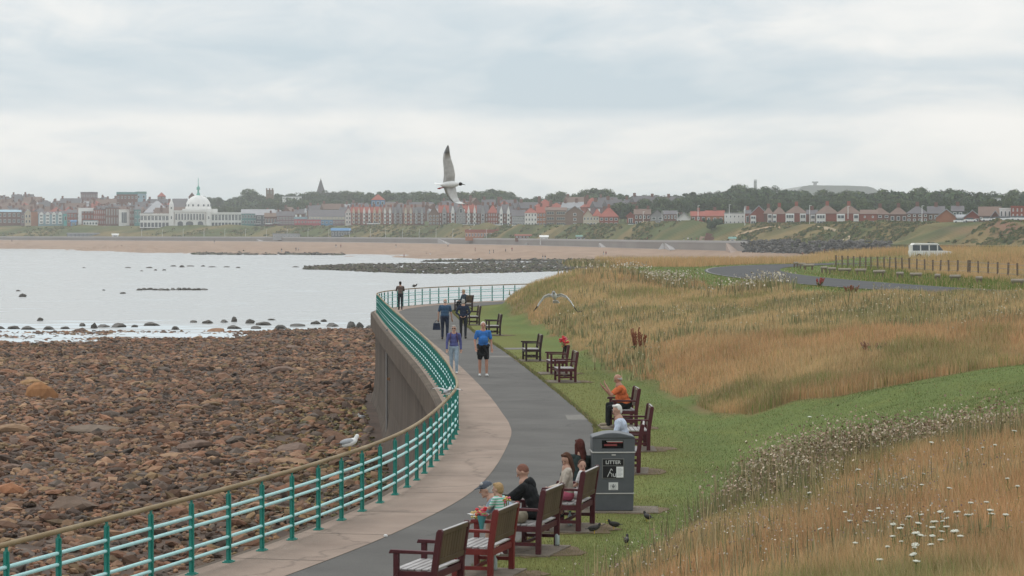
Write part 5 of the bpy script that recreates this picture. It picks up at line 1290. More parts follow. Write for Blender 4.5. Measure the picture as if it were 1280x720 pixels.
dock(1024, 359, .55, mat('red_plant', (.30, .06, .05), rough=.8), 'small bright red plant beside the road bend', 12, .3)
dock(1064, 370, .5, mat('rusty_plant', (.22, .09, .05), rough=.8), 'rusty brown dock clump below the road edge', 12, .3)
# ================================================================ fence posts, knee rail, van
wood = mat('fence_wood', (.13, .095, .065), (.20, .155, .11), scale=4, rough=.9)
fz = [(1045, 334), (1053, 334.3), (1060, 334.6), (1067, 335), (1075, 335.4), (1082, 336), (1089, 336.2), (1097, 336.6), (1105, 337), (1112, 337.2), (1120, 337.6), (1128, 338), (1137, 338.6), (1146, 339.4), (1156, 340), (1166, 340.6), (1175.5, 341.2), (1186, 341.8), (1197, 342.4), (1211, 343.4), (1223, 344), (1235, 345), (1247, 346), (1260, 347), (1272, 348), (1285, 349)]
FP = []
froot = empty('post_and_wire_fence', (0, 0, 0), label='weathered timber post and wire fence behind the road verge', cat='fence')
m_ = MB(); m_.box(-.055, .055, -.055, .055, -.5, 1.15); pm0 = m_.build('post', wood, froot)
for i, (px, py) in enumerate(fz):
    Y = 257 - (px - 1045) / (1285 - 1045) * 65; x = UX(px) * Y; z = float(H(x, Y)); 
    o = pm0 if i == 0 else pm0.copy()
    if i: COL.objects.link(o); o.parent = froot
    o.location = (x, Y, z); o.rotation_euler = (rnd.gauss(0, .02), rnd.gauss(0, .03), rnd.uniform(0, 1))
    if px == 1211: o.scale = (1.9, 1.9, 1.02)
    FP.append((x, Y, z))
for hh in (.35, .7, 1.02):
    m_ = MB(); m_.tube([(p[0], p[1] - .06, p[2] + hh) for p in FP], .012, 4); m_.build('wire', mat('wire', (.2, .19, .18), rough=.5), froot)
# strainer posts at the far end of the fence
for px in (1024, 1030, 1037, 1041):
    pass
logm = mat('pale_log', (.24, .20, .16), (.36, .31, .25), scale=5, rough=.85)
lp = [(1272, 354.5, 16), (1224, 353, 8), (1194, 350.5, 14), (1172, 349.5, 7), (1145, 346.6, 15), (1125, 345.2, 9), (1099, 342.6, 15), (1076, 340.8, 14), (1056, 338.6, 16), (1040, 336.8, 10), (1030, 335.4, 8), (1011, 331.8, 14), (1003, 333, 8), (995, 330.8, 6)]
for i, (px, py, wd) in enumerate(lp):
    Y = float(np.interp(px, [995, 1040, 1100, 1272], [248, 225, 205, 168])); x = UX(px) * Y; z = float(H(x, Y)); ppm = F / Y; L_ = wd / ppm
    e0 = empty('knee_rail', (x, Y, z), rnd.uniform(-.1, .35)); 
    m_ = MB(); m_.smooth = True; m_.tube([(-L_ / 2, 0, .42), (L_ / 2, 0, .42)], .11, 8); m_.build('log', logm, e0)
    for sx in (-.32, .32):
        m_ = MB(); m_.tube([(sx * L_, 0, -.3), (sx * L_, 0, .33)], .08, 7); m_.build('short_post', wood, e0)
    tag(e0, 'low pale log rail on two short posts along the grass verge', 'log rail', 'low log rails along the road verge')
# van
vx = gd(1163, 325, 290); g = empty('camper_van', (vx[0], vx[1], vx[2]), R(4), .95, label='old white camper van with a raised roof driving behind the tall grass', cat='van')
vw = mat('van_paint', (.66, .65, .60), rough=.4); 
m_ = MB(); m_.prism([(-2.3, .3), (2.3, .3), (2.32, .62), (2.2, .92), (1.35, 1.02), (-2.3, 1.02)], -.85, .85, 'y'); m_.build('body', vw, g, bevel=.06)
m_ = MB(); m_.prism([(-2.24, 1.024), (1.28, 1.024), (.78, 1.62), (-2.1, 1.62)], -.78, .78, 'y'); m_.build('cabin', gla, g, bevel=.04)
m_ = MB()
for x in (-2.17, -1.25, -.3, .62): m_.prism([(x - .06, 1.03), (x + .06, 1.03), (x + .04, 1.61), (x - .08, 1.61)], -.8, .8, 'y')
m_.build('window_pillar', vw, g)
m_ = MB(); m_.prism([(-2.16, 1.624), (.86, 1.624), (.6, 1.82), (-1.95, 1.84)], -.8, .8, 'y'); m_.build('roof', vw, g, bevel=.05)
for sx in (-1.45, 1.45):
    m_ = MB(); m_.smooth = True; m_.lathe([(.33, -.87), (.36, -.8), (.36, .8), (.33, .87)], 16, (sx, 0, .36), 'y'); wh_ = m_.build('wheel', MM['dgrey'], g)
    m_ = MB(); m_.lathe([(.18, -.89), (.18, .89)], 12, (sx, 0, .36), 'y'); m_.build('hubcap', vw, wh_)
m_ = MB(); m_.box(2.21, 2.36, -.7, .7, .38, .5); m_.build('bumper', MM['grey'], g)
# ================================================================ benches
def woodmat(nm, c, c2): return mat(nm, c, c2, scale=6, rough=.6, stretch=(1, 1, .25), bump=.3, bscale=40)
maroon = woodmat('maroon_wood', (.055, .010, .014), (.085, .018, .022)); redw = woodmat('red_wood', (.13, .016, .014), (.18, .026, .022)); darkw = woodmat('dark_wood', (.022, .010, .012), (.04, .018, .02))
backw = mat('weathered_back_slats', (.065, .048, .022), (.12, .085, .045), scale=3, rough=.7, stretch=(1, 1, .3), c3=(.085, .055, .03))
silver = mat('worn_silver_slats', (.27, .25, .24), (.44, .42, .41), scale=3, rough=.55, spec=.5)
brass = mat('brass_plate', (.45, .36, .18), rough=.35, metal=.6)
def bench_proto(fr, L_=1.3, slatm=silver):
    """long axis +Y, front towards -X; origin on the ground under the middle"""
    e0 = empty('park_bench'); h2 = L_ / 2; T_ = .035
    for sy in (-1, 1):
        y = sy * (h2 - T_)
        m_ = MB(); m_.box(-.30, -.23, y - T_, y + T_, 0, .635); m_.build('front_leg', fr, e0, bevel=.006)
        m_ = MB(); m_.prism([(.20, 0), (.28, 0), (.285, .42), (.36, .92), (.34, .955), (.30, .955), (.275, .92), (.205, .44)], y - T_, y + T_, 'y'); m_.build('back_post', fr, e0, bevel=.006)
        m_ = MB(); m_.prism([(-.36, .636), (-.34, .685), (.24, .672), (.262, .636)], y - T_ - .008, y + T_ + .008, 'y'); m_.build('armrest', fr, e0, bevel=.006)
        m_ = MB(); m_.box(-.229, .204, y - .02, y + .02, .33, .41); m_.box(-.229, .204, y - .018, y + .018, .12, .17); m_.build('side_rail', fr, e0)
    m_ = MB(); m_.box(-.295, -.25, -h2 + 2 * T_ + .002, h2 - 2 * T_ - .002, .31, .405); m_.build('front_rail', fr, e0)
    m_ = MB(); m_.box(.215, .255, -h2 + 2 * T_ + .002, h2 - 2 * T_ - .002, .31, .39); m_.build('rear_rail', fr, e0)
    m_ = MB(); m_.box(-.02, .02, -h2 + T_ + .022, h2 - T_ - .022, .125, .165); m_.build('stretcher', fr, e0)
    m_ = MB(); n = 6
    for i in range(n): x = -.315 + i * .094; m_.box(x, x + .078, -h2 + 2 * T_ + .004, h2 - 2 * T_ - .004, .413, .433)
    m_.build('seat', slatm, e0, bevel=.004)
    M = Matrix.Translation((.243, 0, .44)) @ Matrix.Rotation(.15, 4, 'Y')
    m_ = MB(); m_.M = M
    m_.box(0, .035, -h2 + 2 * T_ + .003, h2 - 2 * T_ - .003, .06, .13); o_ = m_.build('lower_back_rail', backw, e0)
    m_ = MB(); m_.M = M; n = 9; wd = (L_ - 4 * T_ - .01) / n
    for i in range(n): y = -h2 + 2 * T_ + .005 + i * wd; m_.box(.006, .026, y, y + wd - .008, .131, .44)
    m_.build('backrest_slats', backw, e0)
    m_ = MB(); m_.M = M; m_.box(-.004, .04, -h2 + 2 * T_ + .003, h2 - 2 * T_ - .003, .441, .505); m_.build('top_rail', backw, e0, bevel=.008)
    m_ = MB(); m_.M = M; m_.box(.002, .036, -h2 + 2 * T_ + .006, h2 - 2 * T_ - .006, .506, .512); m_.build('top_cap', slatm, e0)
    m_ = MB(); m_.M = M; m_.box(-.010, -.005, -.07, .07, .455, .49); m_.build('plaque', brass, e0)
    return e0
bp_ = {'maroon': bench_proto(maroon), 'red': bench_proto(redw), 'dark': bench_proto(darkw)}
bu = set()
slabm = mat('bench_slab', (.13, .105, .08), (.22, .18, .14), scale=3, rough=.9, bump=.6, bscale=30); earth = mat('bare_earth', (.11, .075, .042), (.19, .135, .08), scale=4, rough=.95)
def bench(px_post, py_post, a, kind, lab, group=None, slab=True, L_=1.3):
    """px_post,py_post: foot of the NEAR back post"""
    g = gz(px_post, py_post, .03); rz = -a
    # near back post in local frame: (.24, -.61)
    c, s = math.cos(rz), math.sin(rz); lx, ly = .24, -.61
    x = g[0] - (lx * c - ly * s); y = g[1] - (lx * s + ly * c)
    src = bp_[kind]; e = src if kind not in bu else copy_tree(src); bu.add(kind)
    e.location = (x, y, .03); e.rotation_euler = (0, 0, rz); tag(e, lab, 'bench', group)
    if slab:
        m_ = MB(); m_.prism([(-.62 + .03 * math.sin(5 * y), -.72), (.1, -.74), (.42, -.70), (.44, .72), (-.6, .70)], -.1, .028, 'z')
        o = m_.build('concrete_slab', slabm); o.location = (x, y, 0); o.rotation_euler = (0, 0, rz); tag(o, kind='structure')
        m_ = MB(); r_ = random.Random(int(px_post)); m_.prism([(.12 + (.5 + .42 * r_.random()) * math.cos(t) , .85 * math.sin(t) * (.72 + .4 * r_.random())) for t in np.linspace(0, 2 * math.pi, 17)[:-1]], -.05, .012, 'z')
        o = m_.build('worn_earth', earth); o.location = (x, y, .0); o.rotation_euler = (0, 0, rz); tag(o, kind='structure')
    return (x, y, rz)
A0 = R(13.6)
B1 = bench(543, 755, R(15), 'maroon', 'nearest dark maroon bench, empty, at the bottom of the photo')
B2 = bench(613, 724, A0, 'red', 'bright red framed bench with bouquets of flowers tied to its far armrest')
B3 = bench(673, 693, A0, 'maroon', 'maroon bench on which the man in the black hoodie sits')
B4 = bench(723, 664, R(12), 'maroon', 'maroon bench with the two girls just left of the litter bin')
B5 = bench(798, 591, R(3), 'maroon', 'maroon bench half hidden behind the litter bin under the white haired man')
B6 = bench(810.5, 563, R(-1), 'maroon', 'empty maroon bench between the white haired man and the man in orange')
B7 = bench(795, 535, R(-3), 'maroon', 'maroon bench on which the man in the orange t-shirt sits')
B8 = bench(719, 477.5, R(-5), 'maroon', 'empty maroon bench in front of the bench with red flowers')
B9 = bench(708, 467, R(-5), 'maroon', 'maroon bench with red flowers tied to its backrest')
B10 = bench(675, 451, R(-5), 'dark', 'dark bench alone on the lawn beyond the bench with red flowers')
B11 = bench(625, 419, R(-6), 'dark', 'dark bench on the lawn right of the man in the bright blue t-shirt')
B12 = bench(599, 406, R(-6), 'dark', 'dark bench just right of the man in the navy jumper')
B13 = bench(590, 389, R(-28), 'dark', 'farthest dark bench with one person on it above the men walking away', slab=False)
B14 = B13
def local(B, x, y, z=0.03):
    c, s = math.cos(B[2]), math.sin(B[2]); return (B[0] + x * c - y * s, B[1] + x * s + y * c, z)

# ================================================================ flowers
def bouquet(loc, r0, cols, lab, seed, name='flower_bouquet', stems=True, wrap=None):
    r_ = random.Random(seed); e0 = empty(name, loc, label=lab, cat='flowers')
    if stems:
        m_ = MB()
        for i in range(9): a = r_.uniform(0, 6.28); m_.tube([(0, 0, -.22), (math.cos(a) * r0 * .7, math.sin(a) * r0 * .7, 0)], .005, 4)
        m_.build('stems', stm_m, e0)
    if wrap:
        m_ = MB(); m_.lathe([(.02, -.24), (.035, -.15), (r0 * .8, -.02), (r0 * .75, -.02), (.03, -.15)], 10); m_.build('wrapping', wrap, e0)
    for ci, c in enumerate(cols):
        m_ = MB()
        for i in range(7):
            d = Vector((r_.gauss(0, 1), r_.gauss(0, 1), r_.gauss(0, .8))).normalized() * r0 * r_.uniform(.4, 1)
            m_.ell(tuple(d + Vector((0, 0, r0 * .3))), (r0 * .33, r0 * .33, r0 * .26), 8, 5)
        m_.build('blossoms', c, e0)
    m_ = MB()
    for i in range(12):
        a = r_.uniform(0, 6.28); l = r0 * 1.3; m_._add([(0, 0, -.03), (math.cos(a - .25) * l * .6, math.sin(a - .25) * l * .6, .02), (math.cos(a) * l, math.sin(a) * l, -.01), (math.cos(a + .25) * l * .6, math.sin(a + .25) * l * .6, .02)], [(0, 1, 2, 3)])
    m_.build('leaves', stm_m, e0)
pk = mat('pink_petals', (.55, .12, .16), rough=.7); rd = mat('red_petals', (.50, .03, .04), rough=.7); yl = mat('yellow_petals', (.60, .42, .12), rough=.7); wp_ = mat('white_petals', (.7, .66, .6), rough=.7)
tl = mat('turquoise_wrap', (.06, .22, .22), rough=.5); blk = mat('black_plastic', (.012, .012, .013), rough=.5)
p = local(B2, -.18, .56, .80); bouquet(p, .085, [pk, rd], 'pink and red bouquet tied to the far armrest of the red bench', 3, wrap=tl)
p = local(B2, -.30, .66, .73); bouquet(p, .05, [yl, wp_], 'small cream and yellow bouquet hanging beside the pink one', 4)
p = local(B2, .23, .35, 1.02); bouquet(p, .055, [yl, pk], 'faded flowers fixed on top of the backrest of the red bench', 5)
p = local(B9, .18, -.2, 1.12); bouquet(p, .14, [rd, rd, pk], 'bright red flowers on the backrest of the far maroon bench', 6)
p = local(B9, .28, .1, .95); bouquet(p, .16, [yl, rd], 'dark wrapped bunch with orange flowers behind the red ones', 7, wrap=blk)

# ================================================================ litter bin
binm = mat('bin_grey', (.075, .082, .088), (.10, .107, .113), scale=6, rough=.5, spec=.4); bandm = mat('bin_band', (.42, .41, .38), rough=.5)
bg = gz(767, 638.5, .02); bn = empty('litter_bin', (bg[0], bg[1], .02), R(2), label='square grey litter bin with a domed top and LITTER sign beside the path', cat='litter bin')
Wb, Db = .355, .62
def ring(m_, w0, w1, z0, z1, y0=0, dd=Db):
    m_._add([(-w0, y0, z0), (w0, y0, z0), (w0, y0 + dd, z0), (-w0, y0 + dd, z0), (-w1, y0, z1), (w1, y0, z1), (w1, y0 + dd, z1), (-w1, y0 + dd, z1)], [(3, 2, 1, 0), (4, 5, 6, 7), (0, 1, 5, 4), (1, 2, 6, 5), (2, 3, 7, 6), (3, 0, 4, 7)])
m_ = MB(); ring(m_, .335, .345, 0, .285); m_.build('base', binm, bn, bevel=.012)
m_ = MB(); ring(m_, .352, .352, .286, .306, -.012, Db + .024); m_.build('lower_band', bandm, bn, bevel=.004)
m_ = MB(); ring(m_, .345, .362, .307, .985); m_.build('body', binm, bn, bevel=.012)
m_ = MB(); ring(m_, .372, .372, .986, 1.008, -.014, Db + .028); m_.build('upper_band', bandm, bn, bevel=.004)
m_ = MB()   # hood: frame around the slot
m_.box(-.362, -.20, 0, Db, 1.009, 1.235); m_.box(.17, .362, 0, Db, 1.009, 1.235); m_.box(-.199, .169, 0, Db, 1.009, 1.06); m_.box(-.199, .169, 0, Db, 1.205, 1.235); m_.box(-.199, .169, Db - .03, Db, 1.061, 1.204); m_.build('hood', binm, bn)
m_ = MB(); m_.box(-.198, .168, .12, Db - .032, 1.061, 1.203); m_.build('slot_inside', blk, bn)
m_ = MB(); m_.prism([(-.372, 1.236), (.372, 1.236), (.352, 1.27), (.12, 1.325), (-.02, 1.335), (-.14, 1.325), (-.352, 1.27)], -.012, Db + .012, 'y'); m_.build('lid', binm, bn, bevel=.015)
m_ = MB(); m_.cbox((-.05, .06, 1.12), (.22, .09, .03)); m_.cbox((0.03, .06, 1.165), (.26, .08, .02)); m_.build('slot_flap', mat('red_flap', (.22, .05, .05), rough=.4), bn)
m_ = MB(); m_.cbox((.02, .045, 1.185), (.28, .06, .016)); m_.build('slot_edge', bandm, bn)
wht = mat('sign_white', (.62, .62, .60), rough=.5)
m_ = MB(); m_.box(-.20, .18, -.012, -.001 + .0, .555, .895); m_.build('sign_frame', mat('sign_frame', (.16, .16, .15), rough=.5), bn)
m_ = MB(); m_.box(-.185, .165, -.016, -.0125, .775, .88); sg = m_.build('sign_panel', blk, bn)
m_ = MB(); m_.box(-.185, .165, -.016, -.0125, .565, .765); m_.build('sign_panel', blk, bn)
def text(s, size, loc, m, parent, ext=.0015, font_scale=(1, 1, 1)):
    cu_ = bpy.data.curves.new('lettering', 'FONT'); cu_.body = s; cu_.size = size; cu_.extrude = ext; cu_.align_x = 'CENTER'; cu_.align_y = 'CENTER'; cu_.offset = size * .02
    tmp = bpy.data.objects.new('tmp', cu_); COL.objects.link(tmp)
    me = bpy.data.meshes.new_from_object(tmp.evaluated_get(bpy.context.evaluated_depsgraph_get()))
    bpy.data.objects.remove(tmp); me.materials.clear(); me.materials.append(m)
    o = link('lettering', me, parent); o.location = loc; o.rotation_euler = (math.pi / 2, 0, 0); o.scale = font_scale; return o
text('LITTER', .085, (-.01, -.0185, .827), mat('sign_letter', (.5, .5, .48), rough=.5), sg)
m_ = MB()   # tidy-person pictogram in outline strokes
for a, b_ in (((-.10, .60), (-.07, .66)), ((-.07, .66), (-.045, .72)), ((-.045, .72), (-.02, .69)), ((-.07, .66), (-.03, .63)), ((-.03, .63), (-.03, .585)), ((-.10, .60), (-.105, .58)), ((-.01, .64), (.0, .585)), ((.0, .585), (.03, .585)), ((.03, .585), (.035, .64))):
    m_.tube([(a[0], -.018, a[1]), (b_[0], -.018, b_[1])], .005, 5)
m_.build('pictogram', wht, bn)
m_ = MB(); m_.box(.045, .165, -.0195, -.0165, .57, .755); nt_ = m_.build('paper_notice', mat('paper', (.68, .68, .66), rough=.8), bn)
m_ = MB()
for i in range(7): m_.box(.06, .15 - (.02 if i % 3 == 0 else 0), -.0205, -.02, .725 - i * .021, .730 - i * .021)
m_.build('print_lines', mat('grey_ink', (.3, .3, .3)), nt_)
m_ = MB(); m_.box(-.085, .075, -.006, -.001, .355, .485); em = m_.build('emblem_plate', wht, bn, bevel=.002)
m_ = MB(); gk = mat('emblem_ink', (.18, .19, .19), rough=.6)
m_.prism([(-.03, .435), (.02, .435), (.02, .405), (-.005, .385), (-.03, .405)], -.0085, -.0065, 'y'); m_.prism([(-.02, .44), (-.012, .462), (-.005, .448), (.003, .462), (.010, .44)], -.0085, -.0065, 'y'); m_.box(-.05, .04, -.0085, -.0065, .368, .376); m_.tube([(-.045, -.0075, .39), (-.052, -.0075, .42), (-.04, -.0075, .45)], .004, 5); m_.tube([(.035, -.0075, .39), (.042, -.0075, .42), (.03, -.0075, .45)], .004, 5)
m_.build('emblem', gk, em)
m_ = MB(); m_.cbox((0, -.008, .955), (.07, .014, .022)); m_.build('lock', bandm, bn)
m_ = MB(); m_.prism([(-.55, -.25), (.75, -.3), (.8, .85), (-.5, .9)], -.05, .018, 'z'); o = m_.build('concrete_slab', slabm); o.location = (bg[0], bg[1], 0); tag(o, kind='structure')
m_ = MB(); m_.prism([(.35 + .62 * math.cos(t) * (1 + .2 * math.sin(5 * t)), .3 + .7 * math.sin(t)) for t in np.linspace(0, 6.28, 14)[:-1]], -.05, .010, 'z'); o = m_.build('worn_earth', earth); o.location = (bg[0], bg[1], 0); tag(o, kind='structure')
# small litter on the path
g = gz(482, 671, .01); m_ = MB(); m_.ell((0, 0, .02), (.035, .03, .02), 8, 5); m_.box(-.03, .03, -.02, .03, .0, .02); o = m_.build('crumpled_paper', wht); o.location = g; tag(o, 'small crumpled white paper lying on the asphalt edge', 'litter')
# bottles under the benches
btm_ = mat('clear_bottle', (.35, .42, .40), rough=.2, spec=.6)
for (B, x, y, lab) in ((B2, .05, .40, 'small clear bottle standing under the red bench'), (B3, .25, .60, 'small clear bottle under the far end of the black hoodie bench'), (B4, -.05, .2, 'small bottle standing under the bench of the two girls')):
    m_ = MB(); m_.smooth = True; m_.lathe([(.035, 0), (.038, .03), (.038, .15), (.015, .19), (.015, .215)], 10); o = m_.build('drink_bottle', btm_); o.location = local(B, x, y, .03)
    m2 = MB(); m2.lathe([(.017, .2155), (.017, .235)], 8); m2.build('cap', tl, o); tag(o, lab, 'bottle')

# ================================================================ birds
whf = mat('white_feathers', (.66, .66, .64), (.78, .78, .76), scale=20, rough=.8); gyf = mat('grey_feathers', (.28, .29, .30), (.38, .39, .40), scale=20, rough=.8); bkf = mat('dark_feathers', (.02, .02, .02), (.05, .045, .04), scale=20, rough=.7); beak_r = mat('red_beak', (.28, .03, .02), rough=.5); beak_y = mat('yellow_beak', (.55, .36, .04), rough=.5); wingw = mat('wing_grey_white', (.42, .41, .39), (.60, .59, .57), scale=14, rough=.8)
def wing(path, chords, m, parent, thick=.02, name='wing', tipm=None, fwd=Vector((1, 0, 0)), tipn=2):
    """path: leading-edge points; chord extends backwards along -fwd"""
    n = len(path); vs = []; 
    nc = 5
    def surf(i0, i1, mm, nm):
        V = []; Fs = []
        for i in range(i0, i1 + 1):
            p_ = Vector(path[i]); c = chords[i]; t = (Vector(path[min(i + 1, n - 1)]) - Vector(path[max(i - 1, 0)])).normalized(); up = fwd.cross(t).normalized()
            for side in (1, -1):
                for k in range(nc):
                    q = k / (nc - 1); th = thick * math.sin(math.pi * min(1, q * 1.4 + .1)) * (.35 if side < 0 else 1) * (1 - i / n * .7)
                    cam_ = .09 * c * math.sin(math.pi * q)
                    V.append(p_ - fwd * c * q + up * (cam_ + side * th * .5))
        ni = i1 - i0 + 1
        for i in range(ni - 1):
            b0 = i * nc * 2; b1 = (i + 1) * nc * 2
            for k in range(nc - 1):
                Fs.append((b0 + k, b0 + k + 1, b1 + k + 1, b1 + k)); Fs.append((b0 + nc + k, b1 + nc + k, b1 + nc + k + 1, b0 + nc + k + 1))
            Fs.append((b0, b1, b1 + nc, b0 + nc)); Fs.append((b0 + nc - 1, b0 + 2 * nc - 1, b1 + 2 * nc - 1, b1 + nc - 1))
        for b0 in (0, (ni - 1) * nc * 2):
            for k in range(nc - 1): Fs.append((b0 + k, b0 + nc + k, b0 + nc + k + 1, b0 + k + 1))
        m_ = MB(); m_.smooth = True; m_._add(V, Fs); return m_.build(nm, mm, parent)
    j = n - 1 - tipn
    w_ = surf(0, j, m, name)
    surf(j, n - 1, tipm or m, 'wing_tip').parent = w_
    return w_
# flying black-headed gull, side on, wings raised / lowered
Dg = 46.0; g = gd(563, 230.5, Dg); ppm = F / Dg
gull = empty('flying_gull', g, 0, 1.0, label='black headed gull flying sideways over the sea with wings raised and lowered', cat='gull')
q = 1 / ppm
m_ = MB(); m_.smooth = True; m_.lathe([(.001, -.17), (.03, -.14), (.052, -.06), (.058, .02), (.045, .09), (.03, .13), (.001, .15)], 14, axis='x'); o = m_.build('body', whf, gull); o.rotation_euler = (0, R(-1), 0)
m_ = MB(); m_.smooth = True; m_.ell((.165, 0, -.002), (.034, .028, .029), 12, 8); hd = m_.build('head', bkf, gull)
m_ = MB(); m_.smooth = True; m_.tube([(.19, 0, -.006), (.225, 0, -.014), (.25, 0, -.022)], [.009, .006, .001], 6); m_.build('beak', bkf, hd)
m_ = MB(); m_._add([(-.13, -.03, .01), (-.13, .03, .01), (-.255, .075, .03), (-.262, 0, .022), (-.255, -.075, .03), (-.13, -.03, -.004), (-.13, .03, -.004), (-.255, .075, .024), (-.262, 0, .016), (-.255, -.075, .024)], [(0, 1, 2, 3, 4), (9, 8, 7, 6, 5), (0, 4, 9, 5), (4, 3, 8, 9), (3, 2, 7, 8), (2, 1, 6, 7), (1, 0, 5, 6)]); m_.build('tail', whf, gull)
for sy in (-.012, .012):
    m_ = MB(); m_.smooth = True; m_.tube([(-.09, sy, -.045), (-.15, sy, -.05), (-.18, sy, -.058), (-.215, sy, -.062)], [.006, .007, .012, .004], 6); m_.build('leg', beak_r, gull)
# far wing (raised)
wing([(.07, .02, .02), (.085, .03, .16), (.065, .045, .29), (.028, .05, .42), (.010, .045, .52), (.004, .03, .60), (-.01, .02, .655)], [.19, .185, .165, .135, .10, .06, .015], wingw, gull, .03, tipm=gyf, tipn=2)
wing([(.08, -.02, -.02), (.095, -.05, -.13), (.105, -.1, -.20), (.135, -.17, -.255), (.19, -.22, -.275), (.235, -.26, -.27), (.25, -.28, -.262)], [.20, .185, .15, .13, .11, .08, .02], wingw, gull, .025, tipm=whf, tipn=3)
gull.rotation_euler = (R(14), R(-3), R(6))
# second gull flying towards the viewer over the bank
Dg = 70.0; g = gd(693, 370, Dg); s = 1.28
g2 = empty('flying_gull', g, 0, label='pale gull gliding towards the camera with drooping wings above the meadow bank', cat='gull')
m_ = MB(); m_.smooth = True; m_.lathe([(.001, -.22), (.05, -.16), (.068, -.03), (.062, .06), (.04, .14), (.001, .30)], 14, axis='y'); m_.build('body', whf, g2)
m_ = MB(); m_.smooth = True; m_.ell((.01, -.24, -.005), (.04, .05, .04), 12, 8); hd = m_.build('head', gyf, g2)
m_ = MB(); m_.tube([(.01, -.28, -.015), (.01, -.33, -.03)], [.012, .004], 6); m_.build('beak', beak_y, hd)
m_ = MB(); m_.prism([(-.06, .24), (.06, .24), (.09, .40), (-.09, .40)], -.03, -.015, 'z'); m_.build('tail', whf, g2)
for sx in (-1, 1):
    P = [(sx * .03, -.02, .03), (sx * .16, -.05, .045), (sx * .29, -.03, .0), (sx * .41, .02, -.13), (sx * .49, .06, -.25), (sx * .55, .09, -.33), (sx * .60, .11, -.39)]
    if sx < 0: P = [(x * .88, y, z * .95) for x, y, z in P]
    wing([Vector(p_) for p_ in P], [.20, .19, .17, .15, .11, .07, .02], whf, g2, .025, tipm=bkf, fwd=Vector((0, -1, 0)), tipn=2)
m_ = MB()
for dx, dz in ((.02, -.02), (.06, -.01), (.10, -.005)): m_.tube([(.585 + dx, .12, -.36 + dz), (.60 + dx * 1.1, .18, -.31 + dz)], [.012, .004], 5)
m_.build('primary_feathers', bkf, g2); g2.rotation_euler = (R(-24), 0, R(-8))
def standing_gull(loc, s, rz, lab, head=whf, back=gyf, name='gull', cat='gull', spread=False):
    e0 = empty(name, loc, rz, s, label=lab, cat=cat)
    m_ = MB(); m_.smooth = True; m_.ell((0, 0, .14), (.15, .065, .065), 14, 9, Matrix.Rotation(R(-18), 3, 'Y')); b_ = m_.build('body', head, e0)
    m_ = MB(); m_.smooth = True; m_.ell((-.03, 0, .155), (.15, .069, .055), 12, 8, Matrix.Rotation(R(-8), 3, 'Y')); m_.build('folded_wings', back, e0)
    m_ = MB(); m_.smooth = True; m_.cap((.1, 0, .18), (.135, 0, .245), .035, .034); m_.build('head', head, e0)
    m_ = MB(); m_.tube([(.16, 0, .245), (.215, 0, .235)], [.011, .003], 6); m_.build('beak', beak_y, e0)
    m_ = MB(); m_.prism([(-.12, -.03), (-.24, -.035), (-.24, .035), (-.12, .03)], .12, .132, 'z'); m_.build('tail', bkf, e0)
    for sy in (-.025, .025):
        m_ = MB(); m_.tube([(0, sy, .09), (0, sy, .0)], .006, 5); m_.build('leg', beak_y, e0)
    if spread:
        for sy in (-1, 1):
            wing([Vector((.06, sy * .03, .17)), Vector((.08, sy * .15, .22)), Vector((.06, sy * .28, .24)), Vector((.0, sy * .42, .22)), Vector((-.05, sy * .5, .2))], [.16, .15, .13, .08, .02], wingw, e0, .02, tipm=bkf, tipn=1)
    return e0
def onrail(px): 
    ang_ = UX(px); d_ = RC[:, 0] / RC[:, 1] - ang_; ks = np.where(np.sign(d_[:-1]) != np.sign(d_[1:]))[0]; return RC[ks[0]]
p = onrail(441); standing_gull((p[0], p[1], 1.115), 1.0, R(25), 'white gull standing on the brown handrail above the rocks')
k = int(np.argmin(np.abs(RC[:, 1] - 61.5))); p = RC[k]; standing_gull((p[0], p[1], 1.115), .85, R(60), 'white gull with spread wings landing on the handrail at the bend', spread=True)
k = int(np.argmin(np.abs(RC[:, 0] + 6.3) + (RC[:, 1] < 170) * 99)); p = RC[k]; standing_gull((p[0], p[1], 1.115), 1.0, R(10), 'dark bird with open wings on the far curve of the railing', head=bkf, back=bkf, name='bird', cat='bird', spread=True)
g = gz(452, 541, -5.4); standing_gull((g[0], g[1], float(fore(g[0], g[1])) + .25), 1.2, R(200), 'small white gull standing down on the rocks beyond the handrail')
for px, py, rz, lab in ((809, 652, 120, 'dark starling upright on the lawn right of the litter bin'), (767, 662, 200, 'dark starling feeding on the lawn just below the litter bin'), (783, 682, 80, 'small dark starling nearest the bottom of the lawn'), (743, 667, 10, 'dark starling hidden in the grass by the end of the girls bench')):
    g = gz(px, py, 0.02); standing_gull(g, .62, R(rz), lab, head=bkf, back=bkf, name='starling', cat='starling')
